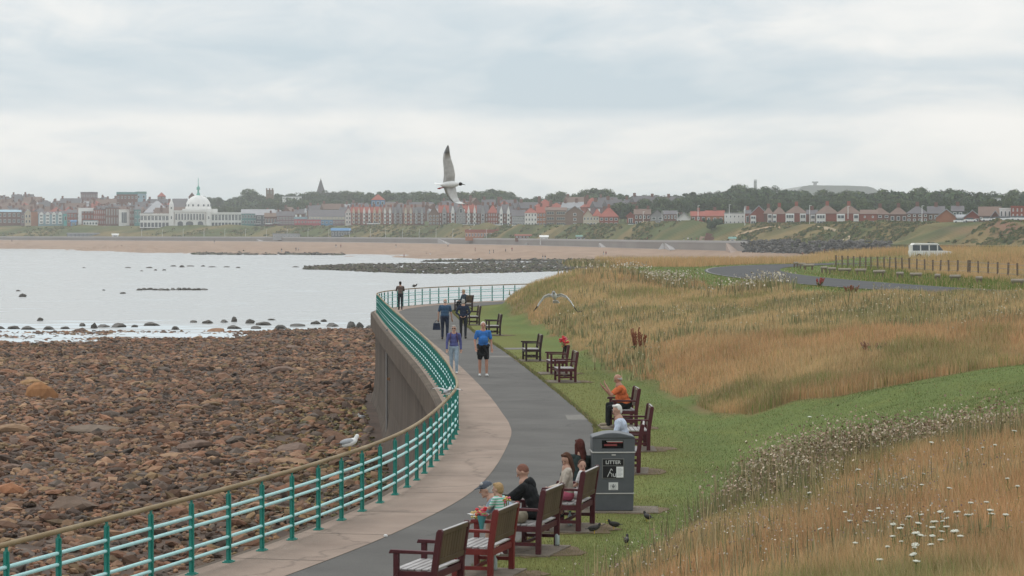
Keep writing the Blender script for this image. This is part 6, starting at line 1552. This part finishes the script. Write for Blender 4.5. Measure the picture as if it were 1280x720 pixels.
# ================================================================ people
def cloth(nm, c, k=.7): return mat(nm, tuple(x * k for x in c), tuple(min(1, x * 1.12) for x in c), scale=7, rough=.92, bump=2.2, bscale=8, contrast=.3, coord='Object')
skin = mat('skin', (.42, .24, .17), (.52, .32, .24), scale=14, rough=.55); skin2 = mat('tanned_skin', (.38, .19, .13), (.46, .25, .18), scale=14, rough=.55)
black = cloth('black_cloth', (.013, .014, .015), .8); navy = cloth('navy_cloth', (.022, .032, .06)); navy2 = cloth('navy_polo', (.04, .085, .15)); darkg = cloth('dark_trousers', (.025, .028, .035)); brownj = cloth('brown_jacket', (.14, .10, .085)); bluet = cloth('bright_blue_cloth', (.04, .17, .48)); purpleh = cloth('purple_hoodie', (.10, .11, .27)); jeans = cloth('pale_jeans', (.33, .42, .50)); orange_t = cloth('orange_cloth', (.62, .15, .05)); whites = cloth('white_shirt_cloth', (.52, .58, .68), .85); cream_c = cloth('cream_jumper', (.48, .42, .35), .85); pinks = cloth('pink_cloth', (.48, .11, .17)); stripe_g = cloth('green_stripe', (.13, .48, .33)); ltblue = cloth('grey_blue_shirt', (.27, .33, .39)); white_c = cloth('white_cloth', (.68, .67, .66), .88); shoew = cloth('white_shoe', (.62, .62, .6), .9); shoed = cloth('dark_shoe', (.02, .02, .02)); sandal = cloth('tan_shoe', (.40, .33, .24)); capm = cloth('grey_cap', (.10, .115, .14)); beige = cloth('beige_cloth', (.33, .29, .22))
hgrey = cloth('grey_hair', (.42, .40, .37), .8); hwhite = cloth('white_hair', (.66, .64, .6), .85); hdark = cloth('dark_hair', (.028, .02, .016)); hbrown = cloth('brown_hair', (.085, .038, .022)); hauburn = cloth('auburn_hair', (.085, .022, .016)); hblond = cloth('blond_hair', (.42, .28, .14)); hshort = cloth('cropped_hair', (.22, .10, .07)); eyem = mat('eye_dark', (.02, .015, .012), rough=.3); lipm = mat('lips', (.30, .10, .09), rough=.6); glassd = mat('dark_lens', (.01, .01, .012), rough=.15)
def remesh(o, vox, it=4, fac=.5):
    r_ = o.modifiers.new('Remesh', 'REMESH'); r_.mode = 'VOXEL'; r_.voxel_size = vox; r_.use_smooth_shade = True
    if it: s_ = o.modifiers.new('Smooth', 'SMOOTH'); s_.iterations = it; s_.factor = fac
def V3(*a): return Vector(a)
def person(lab, loc, face, S=1.0, lean=(0, 0), head=(0, 0), pelvis=None, armL=((-.12, 0, -1), (-.05, .15, -1)), armR=((.12, 0, -1), (.05, .15, -1)), legL=((0, .05, -1), (0, -.03, -1)), legR=((0, .05, -1), (0, -.03, -1)), top=(navy, 'short'), bottom=(darkg, 'long'), shoes=shoed, hair=(hgrey, 'short'), sk=skin, bulk=1.0, vox=.009, belly=0.0, headscale=1.0, hood=False, sun=False, cap=None, twist=0.0, group=None, handcurl=.5):
    """local frame: +Y = facing, +X = the person's own right-hand side seen from behind, Z up. Limb directions L(-X), R(+X)."""
    e0 = empty('person', loc, face, 1.0, label=lab, cat='person', group=group)
    fl = .43 * S; tl_ = .44 * S; ank = .085 * S
    legs = [(-1, legL), (1, legR)]
    if pelvis is None: pelvis = ank + fl + tl_ + .0
    P = V3(0, 0, pelvis)
    sp = V3(math.sin(lean[1]), math.sin(lean[0]), math.cos(lean[0]) * math.cos(lean[1])).normalized()
    N_ = P + sp * .50 * S
    tw = Matrix.Rotation(twist, 3, 'Z')
    xr = tw @ V3(1, 0, 0); xr = (xr - sp * xr.dot(sp)).normalized(); fw_ = sp.cross(xr) * 1.0
    if fw_.y < 0 and abs(twist) < 1.5: fw_ = -fw_
    hd_dir = (sp * .75 + V3(0, math.sin(head[1]) * .9, 1) * .6).normalized()
    hc = N_ + hd_dir * .158 * S + V3(0, .02, 0)
    hr = Euler((head[1], 0, head[0])).to_matrix()
    hs = S ** .5 * headscale
    sk_m = MB(); tp = MB(); bt = MB()
    # --- torso (skin core small)
    sk_m.cap(P, N_, .10 * S, .09 * S); sk_m.cap(N_ - sp * .03, hc, .055 * S, .05 * S)
    b_ = bulk * S
    rot_sp = Matrix((xr, fw_, sp)).transposed()
    tp.ell(P + sp * .06 * S, (.165 * b_, .120 * b_, .13 * S), rot=rot_sp)
    tp.ell(P + sp * .20 * S + fw_ * belly * .08, (.155 * b_, (.112 + belly * .07) * b_, .18 * S), rot=rot_sp)
    tp.ell(P + sp * .36 * S, (.175 * b_, .118 * b_, .17 * S), rot=rot_sp)
    tp.cap(N_ - sp * .055 * S - xr * .12 * S, N_ - sp * .055 * S + xr * .12 * S, .068 * S, .068 * S)
    tp.cap(N_ - sp * .06 * S, N_ + sp * .008 * S, .085 * S, .062 * S)
    # --- arms
    for sx, (ua, fa) in ((-1, armL), (1, armR)):
        sh = N_ - sp * .055 * S + xr * sx * .185 * S * (bulk ** .5)
        ua = Vector(ua).normalized(); fa = Vector(fa).normalized()
        el = sh + ua * .28 * S; wr = el + fa * .25 * S
        sk_m.cap(sh, el, .045 * S, .038 * S); sk_m.cap(el, wr, .038 * S, .026 * S)
        if top[1] == 'short': tp.cap(sh, sh + ua * .19 * S, .066 * S, .060 * S)
        elif top[1] == 'long': tp.cap(sh, el, .066 * S, .052 * S); tp.cap(el, wr - fa * .01, .052 * S, .040 * S)
        # hand: palm, four fingers, thumb
        side = fa.cross(V3(0, 0, 1)); 
        if side.length < .3: side = fa.cross(V3(0, 1, 0))
        side.normalize(); nrm = side.cross(fa).normalized()
        side = nrm.cross(fa).normalized() if side.length == 0 else side
        pc = wr + fa * .045 * S
        hr_ = Matrix((side, nrm, fa)).transposed()
        sk_m.ell(pc, (.040 * S, .020 * S, .052 * S), 10, 7, hr_)
        for i, (ox, ln) in enumerate(((-.030, .062), (-.010, .075), (.010, .070), (.029, .056))):
            k0 = pc + side * ox * S + fa * .040 * S; k1 = k0 + (fa + nrm * handcurl * .5).normalized() * ln * .55 * S; k2 = k1 + (fa + nrm * handcurl * 1.6).normalized() * ln * .5 * S
            sk_m.cap(k0, k1, .0092 * S, .0085 * S, 7, 2); sk_m.cap(k1, k2, .0085 * S, .0075 * S, 7, 2)
        t0 = pc - side * .03 * S * 1 - fa * .01 * S; t1 = t0 + (fa * .6 - side * .8 + nrm * .2).normalized() * .038 * S; t2 = t1 + (fa + nrm * .3).normalized() * .03 * S
        sk_m.cap(t0, t1, .012 * S, .010 * S, 7, 2); sk_m.cap(t1, t2, .010 * S, .0085 * S, 7, 2)
    # --- legs
    feet = []
    bt.ell(P + V3(0, 0, .0), (.165 * b_, .12 * b_, .12 * S), rot=rot_sp)
    for sx, (ta, sa) in legs:
        hp_ = P + V3(sx * .088 * S, 0, -.01 * S); ta = Vector(ta).normalized(); sa = Vector(sa).normalized()
        kn = hp_ + ta * tl_; an = kn + sa * fl
        sk_m.cap(hp_, kn, .075 * S, .052 * S); mid = kn + sa * fl * .35; sk_m.cap(kn, mid, .050 * S, .054 * S); sk_m.cap(mid, an, .054 * S, .034 * S)
        if bottom[1] == 'long': bt.cap(hp_, kn, .092 * S * bulk, .068 * S); bt.cap(kn, an - sa * .02, .068 * S, .052 * S)
        elif bottom[1] == 'short': bt.cap(hp_, hp_ + ta * tl_ * .80, .096 * S * bulk, .088 * S)
        fd = V3(sx * .12, 1, 0) - sa * 0
        if an.z > .25: fd = V3(sx * .1, 1, -.25)
        fd.normalize(); heel = an + V3(0, -.03 * S, -.045 * S); toe_ = heel + fd * .19 * S
        feet.append((an, heel, toe_)); sk_m.cap(an, heel + V3(0, 0, .02), .034 * S, .03 * S); sk_m.cap(heel, toe_, .03 * S, .024 * S)
    # --- head with face
    def hp3(x, y, z): return hc + hr @ V3(x * hs, y * hs, z * hs)
    sk_m.ell(hc + hr @ V3(0, -.005, .02) * hs, (.076 * hs, .094 * hs, .10 * hs), 16, 12, hr)
    sk_m.ell(hp3(0, .022, -.045), (.056 * hs, .066 * hs, .068 * hs), 14, 10, hr)
    sk_m.cap(hp3(0, .088, .012), hp3(0, .108, -.018), .009 * hs, .014 * hs, 8, 3)
    for sx in (-1, 1):
        sk_m.ell(hp3(sx * .076, -.004, -.002), (.009 * hs, .018 * hs, .028 * hs), 8, 6, hr)
    sk_m.cap(hp3(0, .07, -.095), hp3(0, .075, -.09), .018 * hs, .018 * hs, 8, 3)
    body = sk_m.build('body', sk, e0); remesh(body, vox, 2, .4)
    hobj = body
    for sx in (-1, 1):
        m_ = MB(); m_.smooth = True; m_.ell(hp3(sx * .030, .083, .012), (.013 * hs, .007 * hs, .007 * hs), 8, 6, hr); m_.build('eye', eyem, e0)
    m_ = MB(); m_.smooth = True; m_.ell(hp3(0, .092, -.052), (.022 * hs, .007 * hs, .007 * hs), 8, 6, hr); m_.build('mouth', lipm, e0)
    if sun:
        m_ = MB(); m_.smooth = True
        for sx in (-1, 1): m_.ell(hp3(sx * .032, .094, .012), (.027 * hs, .008 * hs, .018 * hs), 10, 6, hr)
        m_.tube([hp3(-.078, .02, .015), hp3(-.06, .088, .015), hp3(.06, .088, .015), hp3(.078, .02, .015)], .004, 5); m_.build('sunglasses', glassd, e0)
    # --- hair
    hm_, hst = hair
    m_ = MB()
    if hst in ('short', 'long', 'thin'):
        gg = 1.0 if hst != 'thin' else .985
        m_.ell(hp3(0, -.022, .034), (.084 * gg * hs, .094 * gg * hs, .100 * gg * hs), 14, 10, hr); m_.ell(hp3(0, -.05, -.01), (.074 * hs, .062 * hs, .085 * hs), 12, 8, hr)
        if hst == 'short': m_.cap(hp3(-.04, .045, .10), hp3(.04, .045, .10), .028 * hs, .028 * hs)
    if hst == 'long':
        for sx in (-1, 1):
            m_.cap(hp3(sx * .066, .0, .03), hp3(sx * .082, .005, -.14), .030 * hs, .034 * hs); m_.cap(hp3(sx * .082, .005, -.14), hp3(sx * .085, .06, -.30), .034 * hs, .018 * hs)
        m_.cap(hp3(0, -.06, 0), hp3(0, -.08, -.24), .070 * hs, .045 * hs)
        m_.cap(hp3(-.035, .04, .108), hp3(.035, .04, .108), .025 * hs, .025 * hs)
    if hst == 'fringe':
        m_.ell(hp3(0, -.045, -.02), (.072 * hs, .056 * hs, .055 * hs), 12, 8, hr)
        for sx in (-1, 1): m_.cap(hp3(sx * .07, -.03, -.01), hp3(sx * .073, .0, .03), .018 * hs, .012 * hs)
    if hst == 'cropped': m_.ell(hp3(0, -.012, .028), (.079 * hs, .094 * hs, .098 * hs), 14, 10, hr)
    if m_.v: h_ = m_.build('hair', hm_, e0); remesh(h_, .010, 2)
    if cap:
        m_ = MB(); m_.smooth = True; m_.ell(hp3(0, -.008, .06), (.088 * hs, .104 * hs, .075 * hs), 16, 8, hr); m_.cap(hp3(-.045, .08, .055), hp3(.045, .08, .055), .03 * hs, .03 * hs, 10, 3, .4)
        c_ = m_.build('cap', cap, e0)
        m_ = MB(); m_.smooth = True; m_.M = Matrix.Translation(hc) @ hr.to_4x4()
        m_.prism([(-.07 * hs, .06 * hs), (-.05 * hs, .15 * hs), (0, .175 * hs), (.05 * hs, .15 * hs), (.07 * hs, .06 * hs)], .047 * hs, .055 * hs, 'z'); m_.build('peak', cap, c_)
    if hood:
        m_ = MB(); m_.cap(N_ - fw_ * .06 * S + xr * .07 * S - sp * .01, N_ - fw_ * .06 * S - xr * .07 * S - sp * .01, .055 * S, .055 * S); m_.ell(N_ - fw_ * .10 * S - sp * .05, (.09 * S, .05 * S, .10 * S), rot=rot_sp)
        for sx in (-1, 1): m_.cap(N_ - fw_ * .04 * S + xr * sx * .08 * S, N_ + fw_ * .07 * S + xr * sx * .05 * S - sp * .04, .035 * S, .025 * S)
        h_ = m_.build('hood', top[0], e0); remesh(h_, .011, 3)
    t_ = tp.build('top', top[0], e0); remesh(t_, .012, 4)
    b2_ = bt.build('trousers' if bottom[1] == 'long' else 'shorts', bottom[0], e0); remesh(b2_, .012, 4)
    for an, heel, toe_ in feet:
        m_ = MB(); m_.cap(heel + V3(0, 0, .002), toe_ + V3(0, 0, -.002), .043 * S, .036 * S); m_.cap(heel + V3(0, .02, .02), an + V3(0, 0, -.02), .042 * S, .04 * S); s_ = m_.build('shoe', shoes, e0); remesh(s_, .010, 2)
    return e0, dict(P=P, N=N_, hc=hc, feet=feet)
PIX = lambda px, py, z=0.012: gz(px, py, z)
# facing angle: 0 = away from camera (+Y), pi = towards the camera, +90deg = towards -X (sea)
g = PIX(500.5, 387.0); person('person in a brown jacket leaning on the far railing', g, R(8), .98, lean=(.12, 0), armL=((-.25, .7, -1), (.3, 1, .1)), armR=((.25, .7, -1), (-.3, 1, .1)), top=(brownj, 'long'), bottom=(darkg, 'long'), hair=(hdark, 'short'), vox=.014)
g = PIX(556, 424); pA, _ = person('grey haired man in a navy polo shirt walking away and carrying a dark bag', g, R(-8), 1.03, lean=(.18, 0), head=(0, -.25), armL=((-.3, -.05, -1), (-.05, .1, -1)), armR=((.22, 0, -1), (.1, .25, -1)), legL=((-.05, .16, -1), (0, -.06, -1)), legR=((.05, .02, -1), (0, -.22, -1)), top=(navy2, 'short'), bottom=(navy, 'long'), hair=(hgrey, 'fringe'), bulk=1.18, vox=.012)
m_ = MB(); m_.prism([(-.17, 0), (.17, 0), (.14, .30), (-.14, .30)], -.06, .06, 'y'); bo = m_.build('bag_body', navy); remesh(bo, .012, 2)
be = empty('shoulder_bag', (g[0] - .36, g[1] + .05, .42), R(-8), label='dark navy bag hanging from the left hand of the man walking away', cat='bag'); bo.parent = be
m_ = MB(); m_.tube([(-.08, 0, .30), (-.05, 0, .40), (.05, 0, .40), (.08, 0, .30)], .012, 6); m_.build('handle', navy, be)
g = PIX(579, 423); person('man in a dark navy jumper walking away with hands clasped behind his back', g, R(-4), 1.0, lean=(.08, 0), head=(0, -.1), armL=((-.45, -.25, -1), (.75, -.35, -.65)), armR=((.45, -.25, -1), (-.75, -.35, -.65)), legL=((-.04, .12, -1), (0, -.02, -1)), legR=((.04, 0, -1), (0, -.18, -1)), top=(navy, 'long'), bottom=(darkg, 'long'), hair=(hgrey, 'short'), bulk=1.05, vox=.012)
g = PIX(567.5, 467); w1, j1 = person('woman in a purple blue hoodie, sunglasses and pale jeans walking towards the camera', g, R(176), .93, head=(0, .05), armL=((-.18, -.15, -1), (-.05, .15, -1)), armR=((.22, .15, -1), (.0, .35, -1)), legL=((-.03, .2, -1), (0, -.05, -1)), legR=((.03, -.05, -1), (0, -.2, -1)), top=(purpleh, 'long'), bottom=(jeans, 'long'), shoes=shoew, hair=(hgrey, 'short'), bulk=1.02, vox=.010, sun=True, hood=True)
for sx in (-1, 1):
    m_ = MB(); m_.tube([j1['N'] + V3(sx * .09, -.09, .02), j1['N'] + V3(sx * .10, .03, .015), j1['N'] + V3(sx * .11, .125, -.10), j1['N'] + V3(sx * .13, .10, -.30)], .014, 6); m_.build('strap', cloth('plum_strap', (.10, .03, .06)), w1)
g = PIX(604, 470); m1, jm = person('man in a bright blue t-shirt and black shorts walking towards the camera', g, R(184), 1.03, armL=((-.24, -.1, -1), (-.05, .3, -1)), armR=((.30, .1, -1), (-.1, .5, -1)), legL=((-.04, .12, -1), (0, -.05, -1)), legR=((.04, 0, -1), (0, -.08, -1)), top=(bluet, 'short'), bottom=(black, 'short'), shoes=shoew, hair=(hwhite, 'thin'), sk=skin2, bulk=1.06, vox=.009, belly=.4)
m_ = MB(); P_ = jm['P']   # jacket tied round the waist
m_.cap(P_ + V3(-.17, .04, .03), P_ + V3(.17, .04, .03), .05, .05); m_.cap(P_ + V3(-.15, .10, -.02), P_ + V3(-.02, .16, .02), .05, .04); m_.cap(P_ + V3(.15, .1, -.02), P_ + V3(.17, .12, -.26), .06, .05); m_.cap(P_ + V3(.17, .12, -.26), P_ + V3(.02, .15, -.30), .05, .045); m_.cap(P_ + V3(-.02, .16, .0), P_ + V3(-.1, .15, -.2), .04, .04); m_.cap(P_ + V3(-.1, .15, -.2), P_ + V3(.02, .15, -.30), .04, .045)
o = m_.build('tied_jacket', black, m1); remesh(o, .012, 3)
# seated people : bench frame, front = -X local  -> face = bench rz + 90deg
def seat(B, x, y, z=.035):
    return local(B, x, y, z)
def seated(B, y, lab, S=1.0, x=0.06, turn=0.0, **k):
    p = local(B, x, y, 0.03); pel = k.pop('pelvis', .50 + .03 * S)
    kw = dict(pelvis=pel, legL=((-.12, 1, .02), (0, -.02, -1)), legR=((.12, 1, .0), (0, .05, -1)), armL=((-.15, .35, -1), (.45, 1, -.35)), armR=((.15, .35, -1), (-.45, 1, -.35)))
    kw.update(k)
    return person(lab, p, B[2] + math.pi / 2 + turn, S, **kw)
seated(B7, -.1, 'man in an orange t-shirt sitting on a bench and eating from his hand', 1.0, lean=(.38, 0), head=(0, -.45), armL=((-.1, .8, -.6), (.2, .5, .9)), armR=((.1, .75, -.7), (-.2, .7, .7)), legL=((-.1, 1, -.12), (0, .05, -1)), top=(orange_t, 'short'), bottom=(black, 'long'), shoes=sandal, hair=(hgrey, 'fringe'), sk=skin2, bulk=1.15, belly=.5, vox=.009)
seated(B5, .25, 'white haired man in a pale blue shirt sitting behind the litter bin', 1.0, lean=(.28, 0), head=(.7, -.15), top=(whites, 'long'), bottom=(darkg, 'long'), hair=(hwhite, 'short'), bulk=1.1, x=-.02, vox=.009)
seated(B3, .20, 'man in a black hoodie with cropped reddish hair bent forward on a bench', 1.0, lean=(.45, 0), head=(.1, -.5), armL=((-.1, .8, -.6), (.25, .9, .1)), armR=((.1, .7, -.8), (-.3, .9, .1)), top=(black, 'long'), bottom=(black, 'long'), hair=(hshort, 'cropped'), hood=True, bulk=1.08, vox=.008)
seated(B4, -.18, 'girl with long brown hair, cream jumper and pink shorts on the bench', .86, lean=(.08, .10), head=(.95, -.45), twist=.25, turn=R(8), armL=((-.1, .35, -1), (.6, 1, -.25)), armR=((.2, .3, -1), (-.6, 1, -.2)), pelvis=.53, top=(cream_c, 'long'), bottom=(pinks, 'short'), shoes=shoew, hair=(hbrown, 'long'), bulk=.92, vox=.008, x=.0)
seated(B4, .28, 'small girl in a white top leaning on the bench back beside the bin', .72, lean=(-.05, .32), head=(2.0, -.1), top=(white_c, 'short'), bottom=(white_c, 'short'), hair=(hbrown, 'cropped'), pelvis=.50, x=.10, vox=.008)
gq = PIX(724, 640); person('woman with long auburn hair and dark top crouching beyond the girls', (gq[0] + .02, gq[1] + .5, .015), R(20), .95, pelvis=.46, lean=(.25, .1), head=(.1, -.3), legL=((-.15, 1, .25), (0, -.75, -1)), legR=((.15, 1, .25), (0, -.75, -1)), armL=((-.1, .5, -1), (.5, 1, -.2)), armR=((.1, .5, -1), (-.5, 1, -.2)), top=(cloth('dark_green_top', (.03, .045, .042)), 'long'), bottom=(darkg, 'long'), hair=(hauburn, 'long'), vox=.010)
# man in a cap with toddler, on the near part of bench three
seated(B3, -.34, 'person in a grey cap and grey blue shirt bending forward over a small boy', .98, lean=(1.05, 0), head=(.25, -.25), armL=((-.1, .6, -1), (.3, 1, -.4)), armR=((.1, .6, -1), (-.3, 1, -.4)), legL=((-.12, 1, 0), (0, .1, -1)), legR=((.12, 1, 0), (0, .0, -1)), top=(ltblue, 'short'), bottom=(beige, 'short'), shoes=shoew, hair=(hgrey, 'short'), cap=capm, vox=.008, x=-.10)
pq = local(B3, -.33, -.68, .33); tod, jt = person('small blond boy in a green and white striped t-shirt beside the bench', (pq[0], pq[1], .012), B3[2] + R(70), .60, lean=(.05, 0), head=(.2, -.1), top=(white_c, 'short'), bottom=(ltblue, 'short'), shoes=shoew, hair=(hblond, 'short'), vox=.007, headscale=1.05, armL=((-.1, .6, -1), (.3, 1, .0)), armR=((.1, .6, -1), (-.3, 1, .0)))
tod.location.z = .012
tod_top = [c for c in KIDS[tod.name] if c.name.startswith('top')][0]
# stripes are woven into the shirt cloth
sm_ = bpy.data.materials.new('striped_cloth'); sm_.use_nodes = True; n_ = sm_.node_tree; b_ = n_.nodes['Principled BSDF']; b_.inputs['Roughness'].default_value = .9
t_ = n_.nodes.new('ShaderNodeTexCoord'); wv = n_.nodes.new('ShaderNodeTexWave'); wv.bands_direction = 'Z'; wv.inputs['Scale'].default_value = 7.5; wv.inputs['Distortion'].default_value = .6; n_.links.new(t_.outputs['Object'], wv.inputs[0])
rp_ = n_.nodes.new('ShaderNodeValToRGB'); rp_.color_ramp.elements[0].position = .42; rp_.color_ramp.elements[1].position = .52; rp_.color_ramp.elements[0].color = (.14, .48, .34, 1); rp_.color_ramp.elements[1].color = (.62, .66, .66, 1)
n_.links.new(wv.outputs[0], rp_.inputs[0]); n_.links.new(rp_.outputs[0], b_.inputs['Base Color']); tod_top.data.materials[0] = sm_
# paper tray of chips held out
th = gd(598, 646, float(pq[1]) + .05); e0 = empty('food_tray', th, R(20), label='white paper tray of chips held out in front of the small boy', cat='food')
m_ = MB(); m_._add([(-.10, -.06, 0), (.10, -.06, 0), (.10, .06, 0), (-.10, .06, 0), (-.15, -.09, .045), (.15, -.09, .045), (.15, .09, .045), (-.15, .09, .045)], [(3, 2, 1, 0), (0, 1, 5, 4), (1, 2, 6, 5), (2, 3, 7, 6), (3, 0, 4, 7), (4, 5, 6, 7)]); m_.build('paper', white_c, e0)
m_ = MB(); r_ = random.Random(2)
for i in range(24): x, y = r_.uniform(-.1, .1), r_.uniform(-.06, .06); a = r_.uniform(0, 6.3); m_.cap((x, y, .05 + r_.random() * .02), (x + .05 * math.cos(a), y + .05 * math.sin(a), .06 + r_.random() * .03), .007, .007, 6, 2)
m_.build('chips', mat('chips', (.6, .42, .16), rough=.7), e0)
# far seated figure on the farthest bench
seated(B14, .0, 'tiny far figure in dark clothes sitting on the farthest bench', .95, lean=(.1, 0), top=(cloth('far_coat', (.05, .07, .09)), 'long'), bottom=(darkg, 'long'), hair=(hblond, 'short'), vox=.016)
# walkers on the far beach
proto = []
for i, (t_, b_) in enumerate(((navy, darkg), (cloth('red_coat', (.3, .04, .04)), darkg), (darkg, jeans), (white_c, navy))):
    e0, _ = person('x', (0, 0, 0), 0, 1.0, top=(t_, 'long'), bottom=(b_, 'long'), hair=(hdark, 'short'), vox=.03, legL=((-.05, .25, -1), (0, -.1, -1)), legR=((.05, -.15, -1), (0, -.25, -1)), armL=((-.2, .1, -1), (0, .2, -1)), armR=((.2, -.1, -1), (0, .2, -1))); proto.append(e0)
pu = set()
lb_ = ['person in navy walking on the far sand', 'person in a red coat on the far sand', 'person in dark top and jeans on the far sand', 'person in a white top on the far sand']
def sandz(px, py):
    Ds = np.linspace(float(De(px)) * .8, float(Dw(px)) - 3, 400); f_ = np.clip((Ds - min(De(px), Dw(px) - 40)) / (Dw(px) - min(De(px), Dw(px) - 40)), -1, 1); zz = -6 + STOP(px) * f_
    yy = 288 + (CZ - zz) / Ds * F; k = int(np.argmin(np.abs(yy - py))); return (UX(px) * Ds[k], Ds[k], zz[k])
for i, (px, py) in enumerate([(754.5, 319.5), (757.5, 319.5), (678.5, 324.5), (681.5, 324.5), (533, 321.5), (538, 321), (370, 313.5), (373, 313.5), (505, 322.5), (612, 317), (617, 317), (632, 316), (15, 302.5), (152, 310), (352, 315), (495, 309.5), (560, 308.5), (594, 314), (640, 314), (268, 304), (420, 309.5), (426, 309.5), (1003, 321), (1031, 318)]):
    k = rnd.randrange(4) if i != 22 else 1; e = proto[k] if k not in pu else copy_tree(proto[k]); pu.add(k)
    e.location = sandz(px, py); e.rotation_euler = (0, 0, rnd.uniform(0, 6.28)); tag(e, lb_[k], 'person', 'people scattered on the far beach: ' + lb_[k])
for k in range(4):
    if k not in pu: 
        for c in KIDS[proto[k].name]: bpy.data.objects.remove(c)
        bpy.data.objects.remove(proto[k])
for i in range(2):
    pass
for i, px in enumerate([708, 809, 855, 860, 864, 871, 730]):
    k = i % 4; e = copy_tree(proto[k]); D = float(Dw(px)) + 4; e.location = (UX(px) * D, D, .5); e.rotation_euler = (0, 0, i); tag(e, lb_[k].replace('far sand', 'far promenade above the sea wall').replace('walking on', 'walking along'), 'person', 'people on the far promenade: ' + lb_[k].replace('far sand', 'promenade'))
